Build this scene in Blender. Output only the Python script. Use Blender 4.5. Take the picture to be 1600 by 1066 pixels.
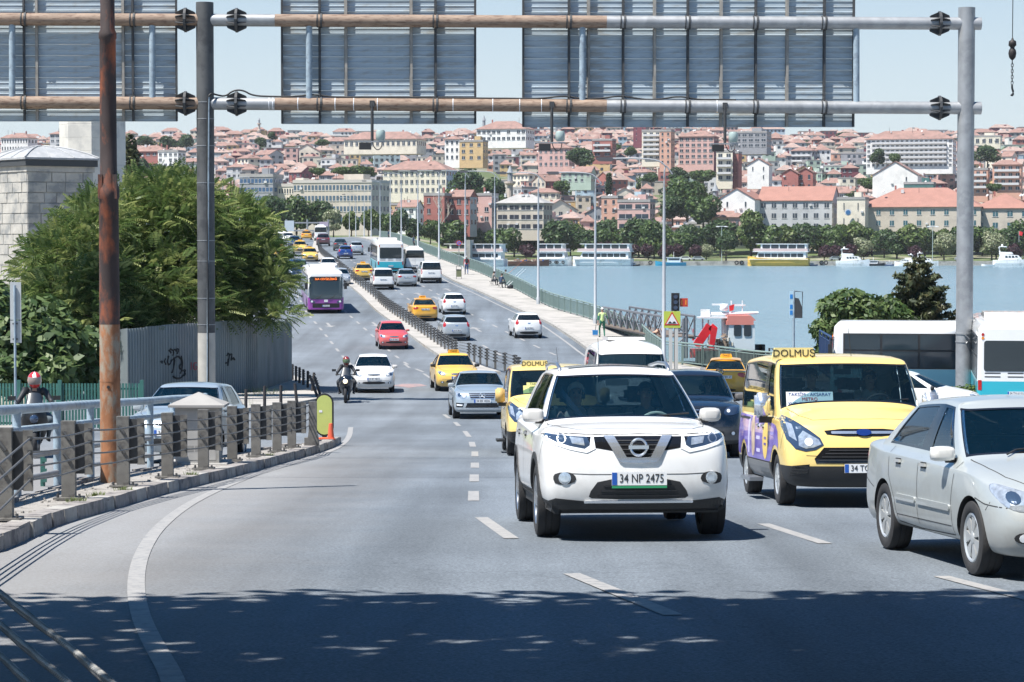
import bpy, bmesh, math, random
import numpy as np
from mathutils import Vector, Matrix, noise
from mathutils.bvhtree import BVHTree
from mathutils.geometry import delaunay_2d_cdt
for _o in list(bpy.data.objects): bpy.data.objects.remove(_o)
SC = bpy.context.scene
COL = SC.collection
R = math.radians
# ---------------------------------------------------------------- camera, sky, sun, exposure
F = 3778.0                      # focal length in pixels of a 1600 px wide frame (85 mm)
PITCH = math.atan(158 / F)
cam_d = bpy.data.cameras.new('camera'); cam = bpy.data.objects.new('camera', cam_d); COL.objects.link(cam)
cam_d.sensor_width = 36.0; cam_d.lens = 36.0 * F / 1600; cam_d.clip_start = 0.5; cam_d.clip_end = 9000
cam.location = (0, 0, 0); cam.rotation_euler = (R(90) - PITCH, 0, 0)
SC.camera = cam
SUN_V = Vector((-0.43, -0.27, 1.0)).normalized()
EL = math.asin(SUN_V.z); AZ = math.atan2(SUN_V.x, SUN_V.y)
w = bpy.data.worlds.new('World'); SC.world = w; w.use_nodes = True
wn = w.node_tree; bg = wn.nodes['Background']
sky = wn.nodes.new('ShaderNodeTexSky'); sky.sky_type = 'NISHITA'; sky.sun_disc = False
sky.sun_elevation = EL; sky.sun_rotation = AZ; sky.altitude = 0; sky.air_density = 1.0; sky.dust_density = 0.6; sky.ozone_density = 1.6
_tc = wn.nodes.new('ShaderNodeTexCoord'); _sx = wn.nodes.new('ShaderNodeSeparateXYZ'); wn.links.new(_tc.outputs['Generated'], _sx.inputs[0])
_mr = wn.nodes.new('ShaderNodeMapRange'); _mr.interpolation_type='SMOOTHSTEP'; _mr.inputs[1].default_value=-.02; _mr.inputs[2].default_value=.28; _mr.inputs[3].default_value=.9; _mr.inputs[4].default_value=0
wn.links.new(_sx.outputs[2], _mr.inputs[0])
_mx = wn.nodes.new('ShaderNodeMix'); _mx.data_type='RGBA'; _mx.inputs[7].default_value=(10.6,11.3,11.6,1)
wn.links.new(_mr.outputs[0], _mx.inputs[0]); _hs = wn.nodes.new('ShaderNodeVectorMath'); _hs.operation='MULTIPLY'; _hs.inputs[1].default_value=(.36,1.0,1.46); wn.links.new(sky.outputs[0], _hs.inputs[0]); wn.links.new(_hs.outputs[0], _mx.inputs[6]); wn.links.new(_mx.outputs[2], bg.inputs[0]); bg.inputs[1].default_value = 0.046
sun_d = bpy.data.lights.new('sun', 'SUN'); sun = bpy.data.objects.new('sun', sun_d); COL.objects.link(sun)
sun_d.energy = 5.0; sun_d.angle = R(0.53); sun_d.color = (1.0, 0.955, 0.89)
sun.rotation_euler = SUN_V.to_track_quat('Z', 'Y').to_euler(); sun.location = (0, 0, 60)
SC.view_settings.view_transform = 'Standard'; SC.view_settings.look = 'None'
SC.view_settings.gamma = 1; SC.view_settings.use_curve_mapping = False; SC.view_settings.exposure = 0.84
SC.cycles.max_bounces = 6; SC.cycles.transparent_max_bounces = 12; SC.cycles.volume_bounces = 0
SC.cycles.sample_clamp_indirect = 6
# ---------------------------------------------------------------- pixel <-> world
CP, SP = math.cos(PITCH), math.sin(PITCH)
def ray(px, py):
 u, v = px - 800.0, 533.0 - py
 return Vector((u, CP * F + SP * v, -SP * F + CP * v))
def P(px, py, Y):
 r = ray(px, py); return r * (Y / r.y)
PROF = [(-30,-.6),(-12,-1.3),(0,-1.8),(10,-2.3),(18,-2.72),(24,-2.98),(30,-3.33),(50,-4.4),(64,-5.1),(77,-5.62),(90,-5.95),(104,-6.12),(125,-6.12),(145,-5.8),(160,-5.4),(175,-5.0),(195,-4.35),(212,-3.85),(232,-3.2),(252,-2.65),(272,-2.05),(300,-1.35),(340,-.55),(378,-.05),(420,.3),(470,.5),(640,.5),(900,.5)]
_px = [p[0] for p in PROF]; _pz = [p[1] for p in PROF]
def smooth_interp(xs, ys, x):
 n = len(xs)
 if x <= xs[0]: return ys[0]
 if x >= xs[-1]: return ys[-1]
 i = 0
 while xs[i+1] < x: i += 1
 def slope(k):
  if k <= 0 or k >= n-1:
   a, b = (0,1) if k <= 0 else (n-2,n-1)
   return (ys[b]-ys[a])/(xs[b]-xs[a])
  d0=(ys[k]-ys[k-1])/(xs[k]-xs[k-1]); d1=(ys[k+1]-ys[k])/(xs[k+1]-xs[k])
  return 0 if d0*d1<0 else 2*d0*d1/(d0+d1) if d0+d1 else 0
 h = xs[i+1]-xs[i]; t=(x-xs[i])/h; m0=slope(i)*h; m1=slope(i+1)*h
 return (2*t**3-3*t*t+1)*ys[i]+(t**3-2*t*t+t)*m0+(-2*t**3+3*t*t)*ys[i+1]+(t**3-t*t)*m1
def zroad(Y): return smooth_interp(_px, _pz, Y)
def zslope(Y): return (zroad(Y+1)-zroad(Y-1))/2
def G(px, py, up=0.0):
 """point of the road surface (+up) seen at this pixel of the photograph"""
 r = ray(px, py); lo, prev = 4.0, None
 y = 4.0
 while y < 640:
  p = r*(y/r.y); e = p.z-(zroad(y)+up)
  if e <= 0: break
  lo = y; y += 1.0 if y < 60 else 2.0
 hi = y
 for _ in range(30):
  m = (lo+hi)/2; p = r*(m/r.y)
  if p.z-(zroad(m)+up) > 0: lo = m
  else: hi = m
 p = r*(hi/r.y); return Vector((p.x, p.y, zroad(hi)+up))
# ---------------------------------------------------------------- materials
_M = {}
def nodes_of(name):
 m = bpy.data.materials.new(name); m.use_nodes = True
 nt = m.node_tree; return m, nt, nt.nodes['Principled BSDF']
def mat(name, col=(.5,.5,.5), rough=.6, metal=0, spec=.5, var=.0, scale=5, bump=0, bscale=40, coat=0, emit=None, estr=1, trans=0, alpha=1, stain=None, sscale=2, smin=.5, smax=.62, sub=None, coord='Object', stretch=(1,1,1), dist=.01):
 if name in _M: return _M[name]
 m, nt, b = nodes_of(name); N = nt.nodes.new; Lk = nt.links.new
 b.inputs['Base Color'].default_value = (*col, 1); b.inputs['Roughness'].default_value = rough
 b.inputs['Metallic'].default_value = metal; b.inputs['Specular IOR Level'].default_value = spec
 b.inputs['Coat Weight'].default_value = coat; b.inputs['Coat Roughness'].default_value = .04
 b.inputs['Transmission Weight'].default_value = trans; b.inputs['Alpha'].default_value = alpha
 if emit: b.inputs['Emission Color'].default_value = (*emit, 1); b.inputs['Emission Strength'].default_value = estr
 src = None
 if var or bump or stain:
  tc = N('ShaderNodeTexCoord'); mp = N('ShaderNodeMapping'); mp.inputs['Scale'].default_value = stretch
  Lk(tc.outputs[coord], mp.inputs[0])
 if var or stain:
  nz = N('ShaderNodeTexNoise'); nz.inputs['Scale'].default_value = scale; nz.inputs['Detail'].default_value = 6
  Lk(mp.outputs[0], nz.inputs[0])
  mr = N('ShaderNodeMapRange'); mr.inputs[1].default_value=.25; mr.inputs[2].default_value=.75
  mr.inputs[3].default_value = 1-var; mr.inputs[4].default_value = 1+var; Lk(nz.outputs[0], mr.inputs[0])
  mx = N('ShaderNodeVectorMath'); mx.operation='SCALE'; mx.inputs[0].default_value = col
  Lk(mr.outputs[0], mx.inputs['Scale']); src = mx.outputs[0]
  if stain:
   n2 = N('ShaderNodeTexNoise'); n2.inputs['Scale'].default_value = sscale; n2.inputs['Detail'].default_value = 8; n2.inputs['Roughness'].default_value=.65
   Lk(mp.outputs[0], n2.inputs[0])
   m2 = N('ShaderNodeMapRange'); m2.inputs[1].default_value = smin; m2.inputs[2].default_value = smax; Lk(n2.outputs[0], m2.inputs[0])
   mm = N('ShaderNodeMix'); mm.data_type='RGBA'; Lk(m2.outputs[0], mm.inputs[0]); Lk(src, mm.inputs[6]); mm.inputs[7].default_value=(*stain,1)
   src = mm.outputs[2]
  Lk(src, b.inputs['Base Color'])
 if bump:
  nb = N('ShaderNodeTexNoise'); nb.inputs['Scale'].default_value = bscale; nb.inputs['Detail'].default_value=5; Lk(mp.outputs[0], nb.inputs[0])
  bp = N('ShaderNodeBump'); bp.inputs['Strength'].default_value = bump; bp.inputs['Distance'].default_value=dist
  Lk(nb.outputs[0], bp.inputs['Height']); Lk(bp.outputs[0], b.inputs['Normal'])
 _M[name] = m; return m
def paint(name, col, metal=0.0, rough=.3):
 if name in _M: return _M[name]
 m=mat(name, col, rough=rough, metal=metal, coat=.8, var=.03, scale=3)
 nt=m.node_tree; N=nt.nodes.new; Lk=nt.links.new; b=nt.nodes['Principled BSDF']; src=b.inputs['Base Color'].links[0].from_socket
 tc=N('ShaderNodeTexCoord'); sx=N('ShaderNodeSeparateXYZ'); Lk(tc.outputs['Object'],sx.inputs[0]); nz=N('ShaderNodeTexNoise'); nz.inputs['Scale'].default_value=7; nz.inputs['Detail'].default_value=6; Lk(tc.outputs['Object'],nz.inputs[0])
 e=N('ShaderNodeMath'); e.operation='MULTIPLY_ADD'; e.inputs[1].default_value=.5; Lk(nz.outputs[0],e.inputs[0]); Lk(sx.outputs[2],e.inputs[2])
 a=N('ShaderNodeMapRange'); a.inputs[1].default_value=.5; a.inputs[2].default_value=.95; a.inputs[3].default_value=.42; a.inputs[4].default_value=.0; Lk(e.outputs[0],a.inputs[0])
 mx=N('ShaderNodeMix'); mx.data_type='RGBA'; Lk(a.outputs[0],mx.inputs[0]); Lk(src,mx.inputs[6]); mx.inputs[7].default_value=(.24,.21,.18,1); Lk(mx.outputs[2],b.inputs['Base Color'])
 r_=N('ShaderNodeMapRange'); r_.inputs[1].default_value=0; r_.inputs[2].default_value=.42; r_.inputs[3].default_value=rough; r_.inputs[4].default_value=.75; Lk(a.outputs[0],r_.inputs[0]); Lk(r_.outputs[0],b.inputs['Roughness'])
 return m
def leafmat(name, c1, c2, c3=None, scale=1.3, trans=.25):
 if name in _M: return _M[name]
 m, nt, b = nodes_of(name); N = nt.nodes.new; Lk = nt.links.new
 tc = N('ShaderNodeTexCoord'); nz = N('ShaderNodeTexNoise'); nz.inputs['Scale'].default_value = scale; nz.inputs['Detail'].default_value=4
 Lk(tc.outputs['Object'], nz.inputs[0])
 at = N('ShaderNodeAttribute'); at.attribute_name='rnd'
 ad = N('ShaderNodeMath'); ad.operation='MULTIPLY_ADD'; ad.inputs[1].default_value=.55; Lk(at.outputs['Fac'], ad.inputs[0]);
 s = N('ShaderNodeMath'); s.operation='SUBTRACT'; s.inputs[1].default_value=.27; Lk(nz.outputs[0], s.inputs[0]); Lk(s.outputs[0], ad.inputs[2])
 cr = N('ShaderNodeValToRGB'); cr.color_ramp.elements[0].position=.2; cr.color_ramp.elements[1].position=.8
 cr.color_ramp.elements[0].color=(*c1,1); cr.color_ramp.elements[1].color=(*(c3 or c2),1)
 if c3: e = cr.color_ramp.elements.new(.55); e.color=(*c2,1)
 Lk(ad.outputs[0], cr.inputs[0]); Lk(cr.outputs[0], b.inputs['Base Color']); b.inputs['Roughness'].default_value=.5
 b.inputs['Specular IOR Level'].default_value=.35
 tr = N('ShaderNodeBsdfTranslucent'); Lk(cr.outputs[0], tr.inputs[0]); mx = N('ShaderNodeMixShader'); mx.inputs[0].default_value=trans
 Lk(b.outputs[0], mx.inputs[1]); Lk(tr.outputs[0], mx.inputs[2]); Lk(mx.outputs[0], nt.nodes['Material Output'].inputs[0])
 _M[name]=m; return m
def glassmat(name, tint=(.35,.5,.52), refl=.5, rough=.02, op=.55, dark=(.01,.02,.03)):
 if name in _M: return _M[name]
 m, nt, b = nodes_of(name); N = nt.nodes.new; Lk = nt.links.new
 nt.nodes.remove(b)
 tr = N('ShaderNodeBsdfTransparent'); tr.inputs[0].default_value=(*tint,1)
 df = N('ShaderNodeBsdfDiffuse'); df.inputs[0].default_value=(*dark,1)
 mx = N('ShaderNodeMixShader'); mx.inputs[0].default_value=op; Lk(tr.outputs[0], mx.inputs[1]); Lk(df.outputs[0], mx.inputs[2])
 gl = N('ShaderNodeBsdfGlossy'); gl.inputs['Roughness'].default_value=rough
 lw = N('ShaderNodeFresnel'); lw.inputs[0].default_value=1.5
 ml = N('ShaderNodeMath'); ml.operation='MULTIPLY_ADD'; ml.inputs[1].default_value=refl*1.6; ml.inputs[2].default_value=.02; ml.use_clamp=True; Lk(lw.outputs[0], ml.inputs[0])
 m2 = N('ShaderNodeMixShader'); Lk(ml.outputs[0], m2.inputs[0]); Lk(mx.outputs[0], m2.inputs[1]); Lk(gl.outputs[0], m2.inputs[2])
 Lk(m2.outputs[0], nt.nodes['Material Output'].inputs[0]); _M[name]=m; return m
# ---------------------------------------------------------------- mesh builder
class MB:
 def __init__(s): s.v=[]; s.f=[]; s.m=[]
 def add(s, vs, fs, m=0):
  n=len(s.v); s.v.extend([tuple(v) for v in vs]); s.f.extend([tuple(i+n for i in f) for f in fs]); s.m.extend([m]*len(fs)); return s
 def box(s, c, d, rz=0, m=0, M=None, top=None):
  hx,hy,hz=d[0]/2,d[1]/2,d[2]/2; t=top or (1,1)
  vs=[(-hx,-hy,-hz),(hx,-hy,-hz),(hx,hy,-hz),(-hx,hy,-hz),(-hx*t[0],-hy*t[1],hz),(hx*t[0],-hy*t[1],hz),(hx*t[0],hy*t[1],hz),(-hx*t[0],hy*t[1],hz)]
  q = M if M is not None else Matrix.Rotation(rz,3,'Z')
  c=Vector(c); vs=[c+q@Vector(v) for v in vs]
  return s.add(vs,[(0,3,2,1),(4,5,6,7),(0,1,5,4),(1,2,6,5),(2,3,7,6),(3,0,4,7)],m)
 def cyl(s, a, b, r, r2=None, n=10, m=0, cap=True):
  a,b=Vector(a),Vector(b); r2=r if r2 is None else r2; d=(b-a)
  if d.length<1e-6: return s
  q=d.to_track_quat('Z','Y').to_matrix(); vs=[]
  for p,rr in ((a,r),(b,r2)):
   for i in range(n): t=2*math.pi*i/n; vs.append(p+q@Vector((rr*math.cos(t),rr*math.sin(t),0)))
  fs=[(i,(i+1)%n,n+(i+1)%n,n+i) for i in range(n)]
  if cap: fs+= [tuple(range(n-1,-1,-1)), tuple(range(n,2*n))]
  return s.add(vs,fs,m)
 def tube(s, pts, r, n=6, m=0, closed=False):
  pts=[Vector(p) for p in pts]; k=len(pts); vs=[]
  rs = r if isinstance(r,(list,tuple)) else [r]*k
  for i,p in enumerate(pts):
   t=(pts[(i+1)%k]-pts[i-1]) if closed else (pts[min(i+1,k-1)]-pts[max(i-1,0)])
   q=t.to_track_quat('Z','Y').to_matrix()
   for j in range(n): a=2*math.pi*j/n; vs.append(p+q@Vector((rs[i]*math.cos(a),rs[i]*math.sin(a),0)))
  fs=[]
  for i in range(k if closed else k-1):
   for j in range(n): i2=(i+1)%k; fs.append((i*n+j,i*n+(j+1)%n,i2*n+(j+1)%n,i2*n+j))
  if not closed: fs+=[tuple(range(n-1,-1,-1)),tuple((k-1)*n+j for j in range(n))]
  return s.add(vs,fs,m)
 def lathe(s, prof, n=24, c=(0,0,0), axis='Z', m=0):
  """prof: (radius, height) pairs"""
  c=Vector(c); vs=[]; k=len(prof)
  for rr,h in prof:
   for j in range(n):
    a=2*math.pi*j/n; v=(rr*math.cos(a),rr*math.sin(a),h)
    if axis=='Y': v=(v[0],v[2],v[1])
    if axis=='X': v=(v[2],v[0],v[1])
    vs.append(c+Vector(v))
  fs=[(i*n+j,i*n+(j+1)%n,(i+1)*n+(j+1)%n,(i+1)*n+j) for i in range(k-1) for j in range(n)]
  if axis=='Y': fs=[f[::-1] for f in fs]
  return s.add(vs,fs,m)
 def prism(s, poly, z0, z1, f=None, m=0):
  """poly in 2D; f maps (u,v,h) to 3D"""
  f=f or (lambda u,v,h:(u,v,h)); n=len(poly)
  area=sum(poly[i][0]*poly[(i+1)%n][1]-poly[(i+1)%n][0]*poly[i][1] for i in range(n))
  if area<0: poly=poly[::-1]
  vs=[f(u,v,z0) for u,v in poly]+[f(u,v,z1) for u,v in poly]
  fs=[tuple(range(n-1,-1,-1)),tuple(range(n,2*n))]+[(i,(i+1)%n,n+(i+1)%n,n+i) for i in range(n)]
  return s.add(vs,fs,m)
 def quad(s,a,b,c,d,m=0): return s.add([a,b,c,d],[(0,1,2,3)],m)
 def mesh(s, name, mats, smooth=False, angle=None):
  me=bpy.data.meshes.new(name); me.from_pydata([tuple(v) for v in s.v],[],s.f)
  for mm in (mats if isinstance(mats,(list,tuple)) else [mats]): me.materials.append(mm)
  if any(s.m): me.polygons.foreach_set('material_index', s.m)
  if smooth: me.polygons.foreach_set('use_smooth',[True]*len(me.polygons))
  me.update()
  if smooth and angle: me.set_sharp_from_angle(angle=R(angle))
  return me
 def build(s, name, mats, parent=None, loc=None, smooth=False, angle=None, **kw):
  return link(name, s.mesh(name, mats, smooth, angle), parent, loc, **kw)
def link(name, data, parent=None, loc=None, rz=0, label=None, cat=None, group=None, kind=None):
 o=bpy.data.objects.new(name, data); COL.objects.link(o)
 if parent: o.parent=parent
 if loc is not None: o.location=loc
 if rz: o.rotation_euler.z=rz
 if label: o['label']=label
 if cat: o['category']=cat
 if group: o['group']=group
 if kind: o['kind']=kind
 return o
def thing(name, label, cat, loc=(0,0,0), rz=0, group=None):
 return link(name, None, None, loc, rz, label, cat, group)
def dup(src, loc=None, rz=None, label=None, group=None, swap=None, parent=None):
 """copy of a thing with all its parts; swap maps an old material to a new one"""
 o=src.copy(); COL.objects.link(o); o.parent=parent
 if parent is None:
  if loc is not None: o.location=loc
  if rz is not None: o.rotation_euler.z=rz
  if label: o['label']=label
  if group: o['group']=group
 if swap and o.type=='MESH':
  for s in o.material_slots:
   if s.material and s.material.name in swap:
    mm=s.material.name; s.link='OBJECT'; s.material=swap[mm]
 for ch in src.children: dup(ch, swap=swap, parent=o)
 return o
def np_mesh(name, co, quads, mats, rnd=None, smooth=False, nv=4, mi=None):
 me=bpy.data.meshes.new(name); co=np.asarray(co,dtype=np.float32).reshape(-1,3); fi=np.asarray(quads,dtype=np.int32).reshape(-1,nv)
 me.vertices.add(len(co)); me.vertices.foreach_set('co',co.ravel()); me.loops.add(fi.size); me.loops.foreach_set('vertex_index',fi.ravel())
 me.polygons.add(len(fi)); me.polygons.foreach_set('loop_start',np.arange(len(fi),dtype=np.int32)*nv)
 for mm in (mats if isinstance(mats,(list,tuple)) else [mats]): me.materials.append(mm)
 if mi is not None: me.polygons.foreach_set('material_index',np.asarray(mi,dtype=np.int32))
 if rnd is not None:
  a=me.attributes.new('rnd','FLOAT','FACE'); a.data.foreach_set('value',np.asarray(rnd,dtype=np.float32))
 me.update(calc_edges=True)
 if smooth: me.polygons.foreach_set('use_smooth',[True]*len(fi))
 return me
def text_mesh(txt, size, m, name='lettering', depth=.004, spacing=1.0, font=None):
 cu=bpy.data.curves.new(name,'FONT'); cu.body=txt; cu.size=size; cu.extrude=depth/2; cu.align_x='CENTER'; cu.align_y='CENTER'; cu.resolution_u=3; cu.space_character=spacing
 o=bpy.data.objects.new(name,cu); COL.objects.link(o); dg=bpy.context.evaluated_depsgraph_get()
 me=bpy.data.meshes.new_from_object(o.evaluated_get(dg)); bpy.data.objects.remove(o); bpy.data.curves.remove(cu)
 me.materials.clear(); me.materials.append(m); return me
def chaikin(poly, it=2, closed=True):
 for _ in range(it):
  q=[]; n=len(poly)
  if not closed: q.append(poly[0])
  for i in range(n if closed else n-1):
   a,b=poly[i],poly[(i+1)%n]
   q.append(tuple(.75*a[k]+.25*b[k] for k in range(len(a)))); q.append(tuple(.25*a[k]+.75*b[k] for k in range(len(a))))
  if not closed: q.append(poly[-1])
  poly=q
 return poly
def rrect(cx,cy,w,h,r=.02,n=3):
 pts=[]
 for sx,sy,a0 in ((1,1,0),(-1,1,90),(-1,-1,180),(1,-1,270)):
  for i in range(n+1):
   a=R(a0+90*i/n); pts.append((cx+sx*(w/2-r)+r*math.cos(a), cy+sy*(h/2-r)+r*math.sin(a)))
 return pts
def circ(cx,cy,r,n=20,ry=None): return [(cx+r*math.cos(2*math.pi*i/n),cy+(ry or r)*math.sin(2*math.pi*i/n)) for i in range(n)]
rnd=random.Random(7)
REG=[]
def reg(o,px): REG.append((o,px)); return o
# ---------------------------------------------------------------- materials of the setting
def asphalt_mat(name, base, spk=.62):
 m, nt, b = nodes_of(name); N=nt.nodes.new; Lk=nt.links.new
 tc=N('ShaderNodeTexCoord')
 n1=N('ShaderNodeTexNoise'); n1.inputs['Scale'].default_value=38; n1.inputs['Detail'].default_value=6; n1.inputs['Roughness'].default_value=.75; Lk(tc.outputs['Object'],n1.inputs[0])
 n2=N('ShaderNodeTexNoise'); n2.inputs['Scale'].default_value=.22; n2.inputs['Detail'].default_value=5; Lk(tc.outputs['Object'],n2.inputs[0])
 mp=N('ShaderNodeMapping'); mp.inputs['Scale'].default_value=(1.1,.05,1); mp.inputs['Rotation'].default_value=(0,0,R(-6)); Lk(tc.outputs['Object'],mp.inputs[0])
 n3=N('ShaderNodeTexNoise'); n3.inputs['Scale'].default_value=.9; n3.inputs['Detail'].default_value=5; Lk(mp.outputs[0],n3.inputs[0])
 vo=N('ShaderNodeTexVoronoi'); vo.inputs['Scale'].default_value=45; Lk(tc.outputs['Object'],vo.inputs[0])
 def mr(src,a,bb,c,d):
  x=N('ShaderNodeMapRange'); x.inputs[1].default_value=a; x.inputs[2].default_value=bb; x.inputs[3].default_value=c; x.inputs[4].default_value=d; Lk(src,x.inputs[0]); return x.outputs[0]
 def mul(a,c):
  x=N('ShaderNodeMath'); x.operation='MULTIPLY'; Lk(a,x.inputs[0]); Lk(c,x.inputs[1]); return x.outputs[0]
 f=mul(mul(mr(n1.outputs[0],.3,.7,1-spk,1+spk), mr(n2.outputs[0],.3,.7,.80,1.14)), mr(n3.outputs[0],.3,.7,.72,1.2))
 sp=mr(vo.outputs['Distance'],.05,.16,1.5,1.0); f=mul(f,sp)
 mc=N('ShaderNodeMapping'); mc.inputs['Scale'].default_value=(.35,.13,1); Lk(tc.outputs['Object'],mc.inputs[0])
 nw=N('ShaderNodeTexNoise'); nw.inputs['Scale'].default_value=1.5; nw.inputs['Detail'].default_value=4; Lk(tc.outputs['Object'],nw.inputs[0])
 mixv=N('ShaderNodeVectorMath'); mixv.operation='MULTIPLY_ADD'; Lk(nw.outputs['Color'],mixv.inputs[0]); mixv.inputs[1].default_value=(.25,.25,.25); Lk(mc.outputs[0],mixv.inputs[2])
 v2=N('ShaderNodeTexVoronoi'); v2.feature='DISTANCE_TO_EDGE'; v2.inputs['Scale'].default_value=1.0; Lk(mixv.outputs[0],v2.inputs[0])
 f=mul(f, mr(v2.outputs['Distance'],.0,.008,.86,1.0))
 sc=N('ShaderNodeVectorMath'); sc.operation='SCALE'; sc.inputs[0].default_value=base; Lk(f,sc.inputs['Scale']); Lk(sc.outputs[0],b.inputs['Base Color'])
 b.inputs['Roughness'].default_value=.82; b.inputs['Specular IOR Level'].default_value=.35
 bp=N('ShaderNodeBump'); bp.inputs['Strength'].default_value=.5; bp.inputs['Distance'].default_value=.006; Lk(n1.outputs[0],bp.inputs['Height']); Lk(bp.outputs[0],b.inputs['Normal'])
 return m
M_ASPH=asphalt_mat('asphalt',(.143,.165,.189))
def dusty(m):
 nt=m.node_tree; N=nt.nodes.new; Lk=nt.links.new; b=nt.nodes['Principled BSDF']; src=b.inputs['Base Color'].links[0].from_socket
 tc=N('ShaderNodeTexCoord'); sx=N('ShaderNodeSeparateXYZ'); Lk(tc.outputs['Object'],sx.inputs[0]); nz=N('ShaderNodeTexNoise'); nz.inputs['Scale'].default_value=.9; nz.inputs['Detail'].default_value=7; Lk(tc.outputs['Object'],nz.inputs[0])
 e=N('ShaderNodeMath'); e.operation='MULTIPLY_ADD'; e.inputs[1].default_value=1.4; Lk(nz.outputs[0],e.inputs[0]); Lk(sx.outputs[0],e.inputs[2])
 a=N('ShaderNodeMapRange'); a.inputs[1].default_value=-3.2; a.inputs[2].default_value=-.7; a.inputs[3].default_value=.42; a.inputs[4].default_value=0; Lk(e.outputs[0],a.inputs[0])
 y=N('ShaderNodeMapRange'); y.inputs[1].default_value=40; y.inputs[2].default_value=60; y.inputs[3].default_value=1; y.inputs[4].default_value=.15; Lk(sx.outputs[1],y.inputs[0])
 f=N('ShaderNodeMath'); f.operation='MULTIPLY'; Lk(a.outputs[0],f.inputs[0]); Lk(y.outputs[0],f.inputs[1])
 mx=N('ShaderNodeMix'); mx.data_type='RGBA'; mx.blend_type='MIX'; Lk(f.outputs[0],mx.inputs[0]); Lk(src,mx.inputs[6]); mx.inputs[7].default_value=(.335,.305,.275,1); Lk(mx.outputs[2],b.inputs['Base Color'])
M_ASPHN=asphalt_mat('asphalt_near',(.143,.165,.189)); dusty(M_ASPHN)
M_EARTH=mat('dusty_earth',(.30,.27,.23),.95,var=.25,scale=.6,bump=.4,bscale=6,stain=(.16,.17,.09),sscale=.3)
M_PAVE=mat('pale_pavement',(.37,.35,.325),.9,var=.12,scale=.9,bump=.2,bscale=30,stain=(.27,.26,.24),sscale=.5)
M_GRAVEL=mat('pale_gravel',(.33,.31,.285),.95,var=.3,scale=28,bump=.8,bscale=45,dist=.03,stain=(.22,.205,.185),sscale=3)
M_KERB=mat('concrete_kerb',(.36,.345,.32),.9,var=.18,scale=4,bump=.4,bscale=40,stain=(.2,.19,.18),sscale=3)
M_KERB2=mat('worn_kerb_face',(.27,.25,.235),.9,var=.25,scale=9,bump=.5,bscale=40,stain=(.13,.12,.12),sscale=4)
M_LINE=mat('road_paint',(.30,.295,.29),.8,var=.1,scale=14,stain=(.2,.205,.21),sscale=11,smin=.47,smax=.68)
M_LINE2=mat('worn_red_paint',(.36,.22,.20),.8,var=.2,scale=6,stain=(.18,.19,.21),sscale=5,smin=.45,smax=.6)
M_CONC=mat('concrete',(.38,.37,.35),.9,var=.15,scale=1.5,bump=.3,bscale=20)
def interp_pts(pts):
 pts=sorted(pts,key=lambda p:p[0]); xs=[p[0] for p in pts]; ys=[p[1] for p in pts]
 return lambda Y: smooth_interp(xs,ys,Y)
def path_from_px(pxs, extra=(), up=0):
 return interp_pts([(g.y,g.x) for g in (G(x,y,up) for x,y in pxs)]+list(extra))
XM=path_from_px([(790,590),(745,576),(700,553),(653,521),(606,488),(581,465),(550,440),(527,420),(500,397)],[(378,-30.3),(430,-36),(640,-58)])   # median barrier
XK=path_from_px([(940,562),(900,535),(861,509),(829,494),(755,460),(703,437)],[(250,-9.1),(300,-14.4),(378,-22.3),(430,-27.3),(640,-48.5)])      # right kerb
XP=path_from_px([(1000,537),(933,507),(861,484),(798,452),(751,430)],[(250,-5.9),(290,-10.6),(378,-18.9),(430,-23.6),(640,-44)])                    # parapet
def XL(Y): return XM(Y)-10.6
def strip(name, m, Ys, xl, xr, up=0, nx=2, zf=None, z0=None):
 mb=MB(); zf=zf or zroad; rows=[]
 vs=[];
 for Y in Ys:
  for i in range(nx):
   x=xl(Y)+(xr(Y)-xl(Y))*i/(nx-1); vs.append((x,Y,zf(Y)+up))
 fs=[(r*nx+i,r*nx+i+1,(r+1)*nx+i+1,(r+1)*nx+i) for r in range(len(Ys)-1) for i in range(nx-1)]
 mb.add(vs,fs); return mb
def frange(a,b,s):
 o=[];
 while a<b-1e-6: o.append(a); a+=s
 return o+[b]
WATER_Z=-8.0
def quayY(X):
 pts=[(-400,232),(-60,232),(-40,230),(-30,200),(-12,176),(4,156),(6,145),(8.2,121),(10.8,109),(13.5,106),(16,120),(24,130),(150,140),(400,150)]
 for (a,b),(c,d) in zip(pts,pts[1:]):
  if X<=c: return b+(d-b)*(X-a)/(c-a)
 return 150
def zland(Y): return min(zroad(Y), -6.12) if Y>104 else zroad(Y)
XS=[-400,-250,-150,-100,-75]+frange(-60,30,2)+[36,45,60,90,150,250,400]
vs=[];nr=130
for X in XS:
 q=quayY(X)
 for i in range(nr+1):
  Y=-60+(q+60)*i/nr; vs.append((X,Y,zland(Y)-.02))
 vs.append((X,q+.05,WATER_Z-2))
nn=nr+2; mb=MB(); mb.add(vs,[(a*nn+i,(a+1)*nn+i,(a+1)*nn+i+1,a*nn+i+1) for a in range(len(XS)-1) for i in range(nn-1)])
mb.build('ground',M_EARTH,kind='structure')
mb=MB(); mb.add([(-1200,-500,-.7),(1200,-500,-.7),(1200,-60,-.62),(-1200,-60,-.62)],[(0,1,2,3)]);
mb.add([(-1200,-60,-.62),(-400,-60,-.62),(-400,232,-6.2),(-1200,232,-6.2)],[(0,1,2,3)]); mb.add([(400,-60,-.62),(1200,-60,-.62),(1200,150,-6.2),(400,150,-6.2)],[(0,1,2,3)])
mb.build('outer_ground',M_EARTH,kind='structure')
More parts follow.
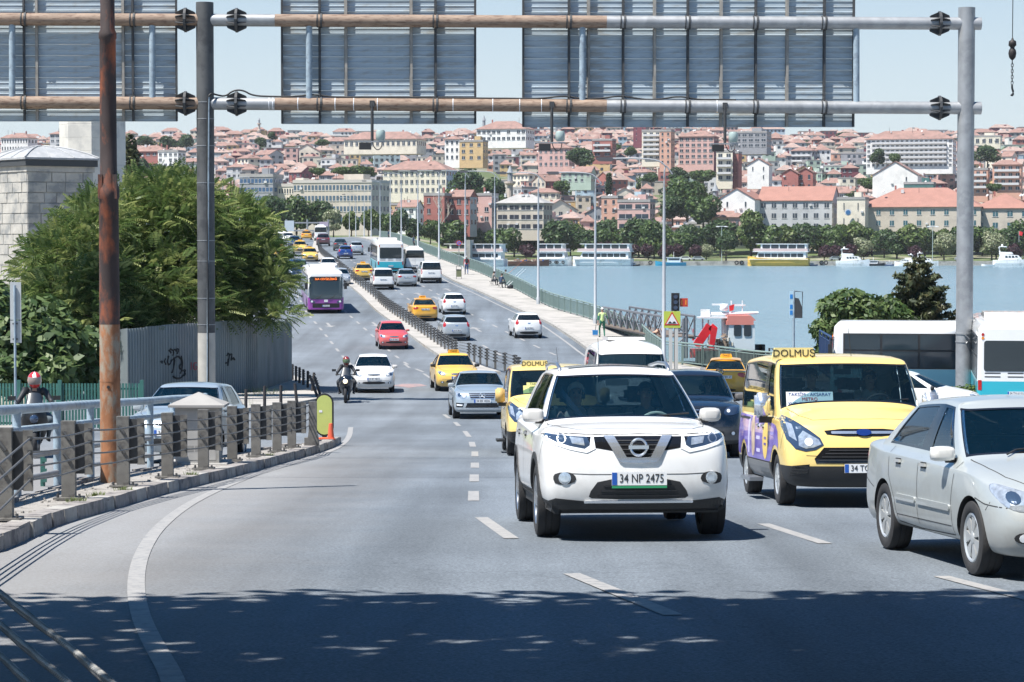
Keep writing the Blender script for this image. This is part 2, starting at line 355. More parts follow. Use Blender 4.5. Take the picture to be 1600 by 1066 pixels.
def water_mat():
 m,nt,b=nodes_of('harbour_water'); N=nt.nodes.new; Lk=nt.links.new
 b.inputs['Base Color'].default_value=(.17,.26,.30,1); b.inputs['Roughness'].default_value=.2; b.inputs['IOR'].default_value=1.33
 tc=N('ShaderNodeTexCoord'); mp=N('ShaderNodeMapping'); mp.inputs['Scale'].default_value=(1,.55,1); Lk(tc.outputs['Object'],mp.inputs[0])
 n1=N('ShaderNodeTexNoise'); n1.inputs['Scale'].default_value=.55; n1.inputs['Detail'].default_value=8; n1.inputs['Roughness'].default_value=.62; Lk(mp.outputs[0],n1.inputs[0])
 n2=N('ShaderNodeTexNoise'); n2.inputs['Scale'].default_value=.02; n2.inputs['Detail'].default_value=3; Lk(mp.outputs[0],n2.inputs[0])
 mr=N('ShaderNodeMapRange'); mr.inputs[1].default_value=.35; mr.inputs[2].default_value=.65; mr.inputs[3].default_value=.55; mr.inputs[4].default_value=1.; Lk(n2.outputs[0],mr.inputs[0])
 bp=N('ShaderNodeBump'); bp.inputs['Distance'].default_value=1.1; Lk(mr.outputs[0],bp.inputs['Strength']); Lk(n1.outputs[0],bp.inputs['Height']); Lk(bp.outputs[0],b.inputs['Normal'])
 return m
mb=MB(); mb.add([(-1200,90,WATER_Z),(1200,90,WATER_Z),(1200,800,WATER_Z),(-1200,800,WATER_Z)],[(0,1,2,3)]); mb.build('water',water_mat(),kind='structure')
def rl(Y): return -17.5 if Y<96 else (-17.5+(XL(105)+17.5)*(Y-96)/9 if Y<105 else XL(Y))
def rr_(Y): return 34 if Y<100 else (34+(XK(112)-34)*min(1,(Y-100)/8) if Y<112 else XK(Y))
Ys=frange(-55,60,1.5)+frange(61.5,160,2)
strip('road',M_ASPH,Ys,rl,rr_,0,12).build('road',M_ASPHN,kind='structure')
YB=frange(140,440,4)+frange(460,640,20)
def deck_edge_r(Y): return XP(Y)+.35
def deck_edge_l(Y): return XL(Y)-3.2
mb=MB(); n=len(YB); vs=[]
for Y in YB:
 z=zroad(Y)-.012
 vs+=[(deck_edge_l(Y),Y,z),(deck_edge_r(Y),Y,z),(deck_edge_r(Y),Y,z-1.5),(deck_edge_l(Y),Y,z-1.5)]
fs=[(r*4+i,r*4+(i+1)%4,(r+1)*4+(i+1)%4,(r+1)*4+i) for r in range(n-1) for i in range(4)]+[(3,2,1,0),((n-1)*4,(n-1)*4+1,(n-1)*4+2,(n-1)*4+3)]
mb.add(vs,fs); deck=mb.build('bridge',M_CONC,label='long road bridge across the water carrying both carriageways',cat='bridge')
pr=None
for k,Y in enumerate(frange(178,618,40)):
 c=(deck_edge_l(Y)+deck_edge_r(Y))/2; wd=deck_edge_r(Y)-deck_edge_l(Y)
 if pr is None:
  pr=MB().box((0,0,-4.2),(wd-4,2.2,8)).build('pier',M_CONC,deck,(c,Y,zroad(Y)-1.6),rz=R(6));
 else:
  q=pr.copy(); COL.objects.link(q); q.location=(c,Y,zroad(Y)-1.6)
strip('bridge_road',M_ASPH,frange(160,440,4)+frange(460,640,20),XL,XK,0,6).build('road',M_ASPH,kind='structure')
def raised(name, Ys, xl, xr, h, mtop, mside, kind='structure', zf=None, nx=2):
 mb=strip(name,None,Ys,xl,xr,h,nx,zf); zf=zf or zroad
 for side,flip in ((xl,False),(xr,True)):
  for a,b in zip(Ys,Ys[1:]):
   q=[(side(a),a,zf(a)+h),(side(a),a,zf(a)-.3),(side(b),b,zf(b)-.3),(side(b),b,zf(b)+h)]
   mb.add(q if flip else q[::-1],[(0,1,2,3)],1)
 a=Ys[0]; mb.add([(xl(a),a,zf(a)-.3),(xr(a),a,zf(a)-.3),(xr(a),a,zf(a)+h),(xl(a),a,zf(a)+h)],[(0,1,2,3)],1)
 return mb.build(name,[mtop,mside],kind=kind)
fy=frange(106,440,4)+frange(460,640,20)
def walk_r(Y): return XP(Y)+.3 if Y>118 else XP(118)+.3+(118-Y)*.2
def walk_l(Y): return XK(Y)+.32 if Y>112 else XK(112)+.32+(112-Y)*.55
raised('pavement',fy,walk_l,walk_r,.15,M_PAVE,M_KERB)
raised('kerb',fy,lambda Y:walk_l(Y)-.30,walk_l,.148,M_KERB,M_KERB)
raised('pavement',frange(128,440,4)+frange(460,640,20),lambda Y:XL(Y)-3.1,lambda Y:XL(Y)-.02,.15,M_PAVE,M_KERB)
raised('median_kerb',frange(110,440,4)+frange(460,640,20),lambda Y:XM(Y)-.75,lambda Y:XM(Y)+.25,.14,M_PAVE,M_KERB)
# ---------------- traffic island between the carriageway and the side street
isl_r=[(-3.6,8),(-4.6,14),(-5.35,19)]+[ (g.x,g.y) for g in (G(x,y) for x,y in [(0,862),(31,849),(93,818),(169,798),(253,772),(350,749),(411,732),(472,715),(520,700),(533,692)])]
isl_l=[(-5.6,8),(-6.6,14),(-7.2,19)]+[(g.x,g.y) for g in (G(x,y,.15) for x,y in [(-40,812),(20,777),(90,760),(163,744),(253,729),(310,718),(366,708),(420,700),(480,692),(520,687)])]
IH=.16
def tri_fill(outline, up, name, m, side_m=None, kind='structure', zf=None, low=-.25, step=None):
 zf=zf or zroad; pts=[Vector(p) for p in outline]; n=len(pts)
 inner=[]
 xs=[p.x for p in pts]; ys=[p.y for p in pts]
 if step:
  y=min(ys)
  while y<max(ys):
   x=min(xs)
   while x<max(xs): inner.append(Vector((x,y))); x+=step
   y+=step
 res=delaunay_2d_cdt(pts+inner,[(i,(i+1)%n) for i in range(n)],[],1,1e-5)
 mb=MB(); mb.add([(v.x,v.y,zf(v.y)+up) for v in res[0]],[tuple(f) for f in res[2]],0)
 if side_m:
  for i in range(n):
   a,b=pts[i],pts[(i+1)%n]; mb.add([(a.x,a.y,zf(a.y)+up),(a.x,a.y,zf(a.y)+low),(b.x,b.y,zf(b.y)+low),(b.x,b.y,zf(b.y)+up)],[(0,1,2,3)],1)
 return mb.build(name,[m,side_m or m],kind=kind)
isl_out=isl_r+isl_l[::-1]
ISLE=tri_fill(isl_out,IH-.02,'traffic_island',M_GRAVEL,M_KERB2)
def resample(pts, step):
 out=[Vector(pts[0])]; acc=0
 for a,b in zip(pts,pts[1:]):
  a,b=Vector(a),Vector(b); L=(b-a).length; d=step-acc
  while d<=L: out.append(a+(b-a)*d/L); d+=step
  acc=(acc+L)%step
 return out
kp=resample(chaikin(isl_r,2,closed=False),.78)
for i,(a,b) in enumerate(zip(kp,kp[1:])):
 t=(b-a).normalized(); nrm=Vector((-t.y,t.x)); g=.012; j=rnd.uniform(-.012,.012)
 mbk=MB(); vs=[]
 for p in (a+t*g,b-t*g):
  for off,up in ((-.03+j,-.12),(-.01+j,IH+j*.4),(.21,IH+.004),(.21,-.12)):
   q=p+nrm*off; vs.append((q.x,q.y,zroad(q.y)+up))
 mbk.add(vs,[(0,4,5,1),(1,5,6,2),(2,6,7,3),(3,7,4,0),(0,1,2,3),(7,6,5,4)]); mbk.build('kerbstone',M_KERB2 if i%3 else M_KERB,ISLE)
bp_=resample(chaikin(isl_l,1,closed=False),.62)
for i,(a,b) in enumerate(zip(bp_,bp_[1:])):
 if a.y<24: continue
 t=(b-a).normalized(); nrm=Vector((-t.y,t.x)); j=rnd.uniform(-.04,.04); h=IH+rnd.uniform(-.03,.05)
 mbk=MB(); vs=[]
 for p in (a+t*.02,b-t*.02):
  for off,up in ((.06+j,-.1),(.05+j,h),(-.12,h),(-.12,-.1)):
   q=p+nrm*off; vs.append((q.x,q.y,zroad(q.y)+up))
 mbk.add(vs,[(0,1,5,4),(1,2,6,5),(2,3,7,6),(3,0,4,7),(3,2,1,0),(4,5,6,7)]); mbk.build('kerbstone',M_KERB2,ISLE)
# ---------------- painted markings
def ribbon(pts, w, m, name='road_marking', up=.006, step=.5):
 ps=resample([(p[0],p[1]) for p in pts],step) if step else [Vector((p[0],p[1])) for p in pts]
 vs=[]
 for i,p in enumerate(ps):
  t=(ps[min(i+1,len(ps)-1)]-ps[max(i-1,0)]).normalized(); nn=Vector((-t.y,t.x))
  for s in (-1,1): q=p+nn*s*w/2; vs.append((q.x,q.y,zroad(q.y)+up))
 mb=MB(); mb.add(vs,[(2*i+1,2*i,2*i+2,2*i+3) for i in range(len(ps)-1)]); return mb
ed=[G(x,y) for x,y in [(548,668),(546,683),(532,698),(500,712),(400,741),(345,763),(290,790),(250,822),(222,862),(211,905),(216,955),(238,1005),(275,1066)]]
ribbon(chaikin([(p.x,p.y) for p in ed]+[(ed[-1].x+.35,ed[-1].y-2.2),(ed[-1].x+1.0,ed[-1].y-6)],3,closed=False),.14,M_LINE,step=.3).build('road_marking',M_LINE,kind='structure')
def dash(a,b,w):
 ga,gb=G(*a),G(*b); ribbon([(ga.x,ga.y),(gb.x,gb.y)],w,M_LINE,step=None).build('road_marking',M_LINE,kind='structure')
for a,b,w_ in [((740,783),(740,768),.15),((741,753),(741,742),.15),((742,731.5),(742,723.5),.15),((742,713.5),(742,706),.14),((739,698.5),(737,691),.14),((733,683),(726,674),.13),((717,666),(711,660),.13),((702,654),(694,648),.12),
             ((799,842),(752,809),.15),((1052,962),(893,897),.15),((1290,850),(1193,819),.14),((1640,945),(1470,901),.14),((674,592),(662,584),.13),((640,575),(632,569),.13),((614,570),(620,574),.13)]: dash(a,b,w_)
for off in (-2.95,-5.75,-8.5):
 for Y in frange(112,370,6.5):
  if off==-8.5 and Y<150: continue
  ribbon([(XM(Y)+off,Y),(XM(Y+2.6)+off,Y+2.6)],.15,M_LINE,step=None).build('road_marking',M_LINE,kind='structure')
for off in (2.7,5.6):
 for Y in frange(128,370,6.5):
  if XM(Y)+off<XK(Y)-1: ribbon([(XM(Y)+off,Y),(XM(Y+2.6)+off,Y+2.6)],.15,M_LINE,step=None).build('road_marking',M_LINE,kind='structure')
ribbon([(XK(Y)-.55,Y) for Y in frange(116,420,4)],.14,M_LINE,step=None).build('road_marking',M_LINE,kind='structure')
def arrow(X,Y,rev=False,turn=0):
 """direction arrow painted on the lane, pointing to +Y (or back when rev)"""
 h=math.atan2(XM(Y+5)-XM(Y-5),10); s=-1 if rev else 1
 sh=[(-.09,-2.2),(.09,-2.2),(.09,.8),(.42,.8),(0,2.2),(-.42,.8),(-.09,.8)]
 mb=MB();
 def tr(u,v): v*=s; x=X+u*math.cos(h)+v*math.sin(h); y=Y-u*math.sin(h)+v*math.cos(h); return (x,y,zroad(y)+.007)
 vs=[tr(u,v) for u,v in sh]; mb.add(vs,[(0,1,2,6)[::s],(3,4,5)[::s]] ); mb.build('road_marking',M_LINE,kind='structure')
for px,py,rv in [(514,508,1),(586,507,1),(676,515,0),(745,515,0),(681,466,0),(654,460,0),(700,453,0),(481,455,1)]: g=G(px,py); arrow(g.x,g.y,rv)
g0=[G(x,y) for x,y in [(612,603),(640,606),(668,603),(655,600),(630,600)]]
mb=MB(); mb.add([(p.x,p.y,zroad(p.y)+.006) for p in g0],[(0,1,2,3,4)]); mb.build('road_marking',M_LINE2,kind='structure')
mb=MB()
for i in range(420):
 t=rnd.random(); k=min(int(t*(len(isl_r)-1)),len(isl_r)-2); f=t*(len(isl_r)-1)-k
 a=Vector(isl_r[k]).lerp(Vector(isl_r[k+1]),f); b=Vector(isl_l[min(k,len(isl_l)-2)]).lerp(Vector(isl_l[min(k+1,len(isl_l)-1)]),f); p=a.lerp(b,rnd.uniform(.12,.95)); s=rnd.uniform(.012,.04)
 mb.box((p.x,p.y,zroad(p.y)+IH+s*.2-.02),(s,s*1.3,s*.8),rnd.uniform(0,3),top=(.6,.7))
mb.build('loose_stones',M_GRAVEL,kind='stuff')
def grass_tuft(p,n,h,r):
 mb=MB()
 for i in range(n):
  a=rnd.uniform(0,6.28); d=rnd.uniform(0,r); b=Vector((p[0]+d*math.cos(a),p[1]+d*math.sin(a),p[2])); l=Vector((math.cos(a)*.4,math.sin(a)*.4,1))*h*rnd.uniform(.5,1)
  mb.add([b+Vector((-.006,0,0)),b+Vector((.006,0,0)),b+l],[(0,1,2)])
 return mb
M_GRASSB=mat('grass_blades',(.13,.17,.05),.7,var=.2)
mb=MB()
for px,py in [(193,766),(120,783),(150,774),(300,742),(420,712)]:
 g=G(px,py,IH); t=grass_tuft((g.x,g.y,g.z-.01),60,.07,.12); mb.add(t.v,t.f)
mb.build('grass_tufts',M_GRASSB,kind='stuff')
# ---------------------------------------------------------------- vehicle materials
M_BLK=mat('black_plastic',(.022,.023,.025),.55,var=.15,scale=8)
M_TYRE=mat('tyre_rubber',(.028,.028,.03),.85,var=.2,scale=12,bump=.2,bscale=60)
M_TRIM=mat('gloss_black',(.012,.012,.014),.12,coat=.5)
M_CHROME=mat('chrome',(.80,.82,.85),.2,metal=.8)
M_RIM=mat('alloy',(.55,.57,.6),.28,metal=.9)
M_CAP=mat('silver_wheel_cover',(.55,.57,.58),.35,metal=.5,coat=.3)
M_RIMD=mat('dark_alloy',(.07,.075,.08),.35,metal=.7)
M_WS=glassmat('windscreen_glass',(.66,.86,.92),.42,op=.10,dark=(.012,.06,.10))
M_SG=glassmat('side_glass',(.32,.46,.48),.6,op=.35,dark=(.012,.025,.03))
M_SGD=glassmat('dark_side_glass',(.12,.16,.18),.7,op=.7,dark=(.008,.012,.016))
M_LENS=mat('headlamp_lens',(.55,.60,.66),.08,metal=.55,coat=1,var=.35,scale=22)
M_LENSD=mat('dark_lens',(.05,.08,.14),.06,metal=.3,coat=1)
M_LENSW=mat('bright_lens',(.85,.87,.9),.15,coat=1)
M_RED=mat('tail_lamp_red',(.42,.02,.02),.15,coat=1,var=.25,scale=25)
M_ORG=mat('indicator_orange',(.75,.25,.03),.2,coat=1)
M_SEAM=mat('panel_gap',(.03,.03,.032),.8)
M_PLATE=mat('plate_white',(.78,.79,.8),.4)
M_PBLUE=mat('plate_blue',(.02,.10,.42),.4)
M_INT=mat('cabin_lining',(.045,.05,.055),.8)
M_SEAT=mat('seat_cloth',(.04,.045,.05),.9)
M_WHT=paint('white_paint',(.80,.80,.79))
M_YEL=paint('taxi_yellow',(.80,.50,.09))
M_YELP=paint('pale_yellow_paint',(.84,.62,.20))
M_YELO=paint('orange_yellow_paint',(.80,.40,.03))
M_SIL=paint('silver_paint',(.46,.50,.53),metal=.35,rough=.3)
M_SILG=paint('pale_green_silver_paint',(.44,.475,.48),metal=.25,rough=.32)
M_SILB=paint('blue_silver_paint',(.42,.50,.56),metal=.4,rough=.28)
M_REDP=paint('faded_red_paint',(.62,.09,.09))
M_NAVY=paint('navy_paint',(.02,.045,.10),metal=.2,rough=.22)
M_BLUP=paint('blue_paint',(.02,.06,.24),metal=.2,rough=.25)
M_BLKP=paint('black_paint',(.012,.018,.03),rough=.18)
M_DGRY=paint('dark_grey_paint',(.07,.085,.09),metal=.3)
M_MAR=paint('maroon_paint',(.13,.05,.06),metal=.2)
M_INK=mat('black_ink',(.02,.02,.02),.6)
M_INKB=mat('blue_ink',(.03,.06,.25),.6)
M_INKR=mat('red_ink',(.55,.04,.04),.6)
def wheel_meshes(r, wd, style='spoke', n=5, rim=None, rr=None):
 rr=rr or r*.66
 t=MB(); hw=wd/2; t.lathe([(rr,-hw*.86),(rr+.012,-hw*.98),(r*.86,-hw),(r*.965,-hw*.92),(r,-hw*.68),(r,-hw*.3),(r*.985,-hw*.28),(r*.985,-hw*.2),(r,-hw*.18),(r,hw*.18),(r*.985,hw*.2),(r*.985,hw*.28),(r,hw*.3),(r,hw*.68),(r*.965,hw*.92),(r*.86,hw),(rr+.012,hw*.98),(rr,hw*.86)],40,axis='Y')
 tm=t.mesh('tyre',M_TYRE,True,50)
 m=MB(); y=hw
 m.lathe([(rr*1.01,-y*.8),(rr*1.01,y*.86),(rr*.97,y*.93),(rr*.93,y*.86),(rr*.9,y*.2)],36,axis='Y')
 m.lathe([(rr*.9,y*.15),(0.001,y*.12)],36,axis='Y',m=1)
 if style=='spoke':
  for k in range(n):
   a=2*math.pi*k/n
   for da,w0,w1 in ((-.12,.028,.036),(.12,.028,.036)):
    c,s=math.cos(a+da),math.sin(a+da); tx,tz=-s,c; c0,s0=math.cos(a+da*.5),math.sin(a+da*.5)
    p0=Vector((c0*rr*.15,y*.72,s0*rr*.15)); p1=Vector((c*rr*.94,y*.86,s*rr*.94)); t3=Vector((tx,0,tz)); dn=Vector((0,-.03,0))
    vs=[p0-t3*w0,p0+t3*w0,p1+t3*w1,p1-t3*w1]; vs+= [v+dn for v in vs]
    m.add(vs,[(0,1,2,3),(7,6,5,4),(0,4,5,1),(1,5,6,2),(2,6,7,3),(3,7,4,0)])
 else:  # cover with fat petals and slots
  for k in range(n):
   a=2*math.pi*k/n; ang=math.pi/n*.72; pts=[]
   for f,g in ((.16,.9),(.5,1.02),(.82,.95),(.95,.72)): pts.append((f,a+ang*g))
   pts+= [(f,2*a-b) for f,b in pts[::-1]]
   m.prism([(f*rr*math.cos(b),f*rr*math.sin(b)) for f,b in pts], y*.62, y*.84, f=lambda u,v,h:(u,h,v))
  m.lathe([(rr*.99,y*.8),(rr*.92,y*.92),(rr*.86,y*.8)],36,axis='Y')
 m.lathe([(rr*.26,y*.5),(rr*.25,y*.86),(rr*.12,y*.94),(0.001,y*.95)],20,axis='Y')
 rm=m.mesh('rim',[rim or M_RIM,M_TRIM],True,35)
 return tm,rm
def shell(s):
 """closed car body surface from closed rings; returns evaluated mesh with material slots"""
 g=s.get; W,H,wb=s['W'],s['H'],s['wb']; w=W/2; xf=wb/2+s['ohf']; xr=-wb/2-s['ohr']; zb=g('zb',.2)
 T=g('ft',[0,.38,.68,.90]); tr=g('tr',T)
 zhf,zsh,zcl,ztl=g('zhf',.72),g('belt0',.9),g('zc',1.0),g('ztl',.95)
 belt1=g('belt1',zsh+.05)
 xc=g('xc'); xcs=xc-g('ccurv',.22); xrf=g('xrf'); xrr=g('xrr'); xd=g('xd'); xds=xd+g('rcurv',.12)
 def belt(x):
  t=(x-(wb/2+.1))/((-wb/2)-(wb/2+.1)); t=max(0,min(1,t)); return zsh+(belt1-zsh)*t
 lows=[wb/2+.02, xcs+.02, g('xa'), s['xb']+.05, s['xb']-.05, g('xe'), g('xg'), -wb/2-.02]
 nS=len(lows)
 def ring(zf,zs,zr,of,orr,wf,nrf=g('nrf',.16),nrr=g('nrr',.12),xs=None,cz=.35):
  xs=xs or lows; zsf=zs if callable(zs) else (lambda x:zs); out=[]
  for t in T: out.append((xf-of-nrf*t**2.6, t*w*wf, zf+(zsf(xs[0])-zf)*(t**4)*.25))
  out.append((xf-of-nrf-g('fc',.17), w*wf*.975, zf+(zsf(xs[0])-zf)*cz))
  for x in xs: out.append((x, w*wf, zsf(x)))
  out.append((xr+orr+nrr+g('rc',.16), w*wf*.975, zr+(zsf(xs[-1])-zr)*cz))
  for t in tr[::-1]: out.append((xr+orr+nrr*t**2.6, t*w*wf, zr+(zsf(xs[-1])-zr)*(t**4)*.25))
  return out
 rings=[]
 zsill=g('zsill',zb+.03)
 bz=g('bumpz',(.30,.46,.58)); bo=g('bumpo',(.06,.0,.02)); ro=g('bumpr',(.06,.0,.02));
 rings.append(ring(zb+.02,zsill,zb+.04,.16,.16,.80))
 rings.append(ring(zb,zsill-.02,zb+.02,.09,.10,.93))
 rings.append(ring(bz[0],zsill+.08,bz[0]+.02,bo[0],ro[0],.985))
 rings.append(ring(bz[1],bz[1],bz[1],bo[1],ro[1],1.0))
 rings.append(ring(bz[2],bz[2]+.04,bz[2]+.05,bo[2],ro[2],1.0))
 mz=(zhf+bz[2])/2; rings.append(ring(mz,lambda x:(belt(x)+bz[2])/2,(ztl+bz[2])/2,g('of5',.04),g('or5',.03),.995))
 rings.append(ring(zhf,lambda x:belt(x)-.05,ztl,g('ofh',.10),g('orh',.05),.972,cz=.5))
 iS=len(rings)-1
 wg=g('wg',.91)
 xsG=[xcs-.04-g('ap',.10)*.3, xcs-g('ap',.16)-.02, g('xa'), s['xb']+.05, s['xb']-.05, g('xe'), g('xq',g('xg')+.1), xds+.10]
 xsG=g('xsG',xsG)
 G_=[]
 for t in T: G_.append((xc-(xc-xcs)*t**2, t*w*wg, zcl+(belt(xcs)-zcl)*t**3*.6))
 G_.append((xcs-.0, w*wg*.985, zcl+(belt(xcs)-zcl)*.8))
 for x in xsG: G_.append((x,w*wg*g('wgs',1.02),belt(x)))
 zd=g('zd',belt1)
 G_.append((xds, w*wg*.965, (zd+belt(xds))/2))
 for t in tr[::-1]: G_.append((xd+(xds-xd)*t**2, t*w*wg, zd))
 wr=g('wr',.72); zrf,zrr=g('zrf',H-.06),g('zrr',H-.07); hc=g('hcurv',.10); rh=g('rhc',.06)
 zre=lambda x: smooth_interp([xrr,(xrf+xrr)/2+g('rpk',.1),xrf],[zrr-.0,H-g('redge',.055),zrf],max(xrr,min(xrf,x)))
 xsR=g('xsR',[xrf-hc-.08, xrf-hc-.22, (g('xa')+xrf-hc-.22)/2-.1, s['xb']+.03, s['xb']-.07, g('xe')+.02, g('xqr',g('xg')+.25), xrr+rh+.08])
 R_=[]
 for t in T: R_.append((xrf-hc*t**2, t*w*wr, zrf-g('hdrop',.02)*t**2))
 R_.append((xrf-hc-.03, w*wr*.985, zre(xrf-hc)-.015))
 for x in xsR: R_.append((x,w*wr*1.0,zre(x)-.02))
 R_.append((xrr+rh+.02, w*wr*.98, zrr-.015))
 for t in tr[::-1]: R_.append((xrr+rh*t**2, t*w*wr, zrr))
 S=rings[iS]
 nh=len(G_)
 def lerp(A,B,f,bul=0): return [tuple(a[k]+(b[k]-a[k])*f+(bul if k==2 else 0) for k in range(3)) for a,b in zip(A,B)]
 hb=g('hbulge',.045); rb=g('rbulge',.02)
 def mid(f,bf):
  L=lerp(S,G_,f); out=[]
  for i,p in enumerate(L):
   if i<5: b=hb*bf*(1-.3*(i/4)**2)
   elif i>=nh-5: b=rb*bf
   else: b=0
   out.append((p[0],p[1],p[2]+b))
  return out
 rings+= [mid(.07,.55),mid(.4,1.0),mid(.8,.55)]
 iG=len(rings); rings.append(G_)
 Mr=lerp(G_,R_,.5); sb=g('sbulge',.022)
 Mr=[(p[0]+(g('wbulge',.02) if i<5 else 0)-(g('bbulge',.02) if i>=nh-5 else 0),p[1]+(sb if 4<=i<nh-4 else 0),p[2]) for i,p in enumerate(Mr)]
 rings.append(Mr); iR=len(rings); rings.append(R_)
 E=[(p[0]-(.05 if i<5 else 0)+(.05 if i>=nh-5 else 0),p[1]*.94,p[2]+g('rlift',.03)*(1 if 4<i<nh-5 else .7)) for i,p in enumerate(R_)]
 rings.append(E)
 n=2*nh-2
 V=[];Fc=[];Mi=[]
 for rg in rings:
  V+=rg; V+=[(p[0],-p[1],p[2]) for p in rg[-2:0:-1]]
 seg_front=set(range(0,4))|set(range(n-4,n)); seg_back=set(range(nh-5,nh+3))
 def sseg(i): # side segment number or None
  if 4<=i<nh-5: return i-4
  j=n-1-i
  if 4<=j<nh-5: return j-4
  return None
 gs=g('glass',{2,3,5,6}); lowm=g('lowm',6)
 for k in range(len(rings)-1):
  for i in range(n):
   m=0
   if k<2 or (k<g('cladk',2)): m=lowm
   if k<2: m=6
   if iG<=k<iR:
    sg=sseg(i)
    if i in seg_front: m=2
    elif i in seg_back: m=4 if g('rglass',True) else 0
    elif sg in gs: m=3
    elif sg==g('bseg',4): m=5
   Fc.append((k*n+i,k*n+(i+1)%n,(k+1)*n+(i+1)%n,(k+1)*n+i)); Mi.append(m)
 def cap(base,crown,flip,m):
  rgL=[base+i for i in range(n)]
  rows=[]; rows.append([base+(n-(-j) if j<0 else j) if j!=0 else base for j in range(4,-5,-1)])
  for r_ in range(nS):
   l=base+5+r_; rt=base+n-(5+r_); a=Vector(V[l]); b=Vector(V[rt]); row=[l]
   for c in range(1,8):
    t=c/8; p=a.lerp(b,t); q=1-(2*t-1)**2; tt=2*t-1; ys=math.copysign(abs(tt)**.9,tt)
    p.z+=crown*q; V.append(tuple(p)); row.append(len(V)-1)
   row.append(rt); rows.append(row)
  e=nh-1
  rows.append([base+e-j for j in range(4,-5,-1)])
  for a,b in zip(rows,rows[1:]):
   for c in range(8):
    f=(a[c],a[c+1],b[c+1],b[c]); Fc.append(f if not flip else f[::-1]); Mi.append(m)
 cap((len(rings)-1)*n,g('crown',.045),True,0); cap(0,0,False,1)
 me=bpy.data.meshes.new('shell'); me.from_pydata(V,[],Fc)
 mats=[s['paint'],M_BLK,s.get('wsg',M_WS),s.get('sideg',M_SG),s.get('rearg',M_SGD),M_TRIM,s.get('lower',M_BLK)]
 for m in mats: me.materials.append(m)
 me.polygons.foreach_set('material_index',Mi); me.update()
 bm=bmesh.new(); bm.from_mesh(me); bmesh.ops.recalc_face_normals(bm,faces=bm.faces)
 cl=bm.edges.layers.float.new('crease_edge')
 if g('crease',{6:.35,12:.35,3:.15}):
  bm.verts.ensure_lookup_table()
  for k,val in g('crease',{6:.35,12:.35,3:.15}).items():
   kk=k if k>=0 else len(rings)+k
   for i in range(n):
    e=bm.edges.get((bm.verts[kk*n+i],bm.verts[kk*n+(i+1)%n]))
    if e: e[cl]=val
 bm.to_mesh(me); bm.free()
 o=bpy.data.objects.new('shell',me); COL.objects.link(o)
 md=o.modifiers.new('s','SUBSURF'); md.levels=2; md.render_levels=2
 cut=None
 if s.get('arch',True):
  c=MB(); ar=s['wr_']+g('gap',.045)
  for xx in (wb/2,-wb/2)+tuple(s.get('axles',())):
   for sy in (1,-1):
    c.cyl((xx,sy*(w-.30),s['wr_']),(xx,sy*(w+.35),s['wr_']),ar,n=36,m=1)
  cm=c.mesh('cut',[M_BLK,M_BLK]); cut=bpy.data.objects.new('cut',cm); COL.objects.link(cut)
  b=o.modifiers.new('b','BOOLEAN'); b.object=cut; b.operation='DIFFERENCE'; b.solver='EXACT'
 dg=bpy.context.evaluated_depsgraph_get(); dg.update()
 out=bpy.data.meshes.new_from_object(o.evaluated_get(dg))
 bpy.data.objects.remove(o)
 if cut: bpy.data.objects.remove(cut)
 return out
def split_shell(me, root, s):
 bm=bmesh.new(); bm.from_mesh(me); bvh=BVHTree.FromBMesh(bm)
 for mi,th in ((2,s.get('frit',.035)),(3,s.get('wframe',.02)),(4,.03)):
  fc=[f for f in bm.faces if f.material_index==mi]
  if fc:
   r_=bmesh.ops.inset_region(bm,faces=fc,thickness=th,use_even_offset=True,use_boundary=True)
   for f in r_['faces']: f.material_index=5
 bm.to_mesh(me)
 def sub(idxs,name,shrink=0):
  b2=bmesh.new(); b2.from_mesh(me); bmesh.ops.delete(b2,geom=[f for f in b2.faces if f.material_index not in idxs],context='FACES')
  if not b2.faces: b2.free(); return []
  seen=set(); isl=[]
  b2.faces.ensure_lookup_table()
  for f in b2.faces:
   if f.index in seen: continue
   st=[f]; seen.add(f.index); comp=[]
   while st:
    q=st.pop(); comp.append(q)
    for e in q.edges:
     for h in e.link_faces:
      if h.index not in seen: seen.add(h.index); st.append(h)
   isl.append(comp)
  res=[]
  for comp in isl:
   vs={}; V=[];Fl=[]
   for f in comp:
    t=[]
    for v in f.verts:
     if v.index not in vs: vs[v.index]=len(V); V.append(v.co-v.normal*shrink)
     t.append(vs[v.index])
    Fl.append(tuple(t))
   m=bpy.data.meshes.new(name); m.from_pydata(V,[],Fl); m.materials.append(me.materials[comp[0].material_index]); m.polygons.foreach_set('use_smooth',[True]*len(Fl)); m.update()
   res.append(link(name,m,root))
  b2.free(); return res
 sub({2},'windscreen',.006); sub({3},'side_window',.006); sub({4},'rear_window',.006)
 bmesh.ops.delete(bm,geom=[f for f in bm.faces if f.material_index in (2,3,4)],context='FACES')
 for f in bm.faces: f.smooth=True
 m=bpy.data.meshes.new('body'); bm.to_mesh(m); bm.free()
 for mm in me.materials: m.materials.append(mm)
 m.set_sharp_from_angle(angle=R(38))
 link('body',m,root); bpy.data.meshes.remove(me)
 return bvh
DIRS={'front':(Vector((-1,0,0)),lambda u,v:Vector((4+2.5,u,v))),'rear':(Vector((1,0,0)),lambda u,v:Vector((-9,u,v))),
      'left':(Vector((0,-1,0)),lambda u,v:Vector((u,4,v))),'right':(Vector((0,1,0)),lambda u,v:Vector((u,-4,v))),'top':(Vector((0,0,-1)),lambda u,v:Vector((u,v,6)))}
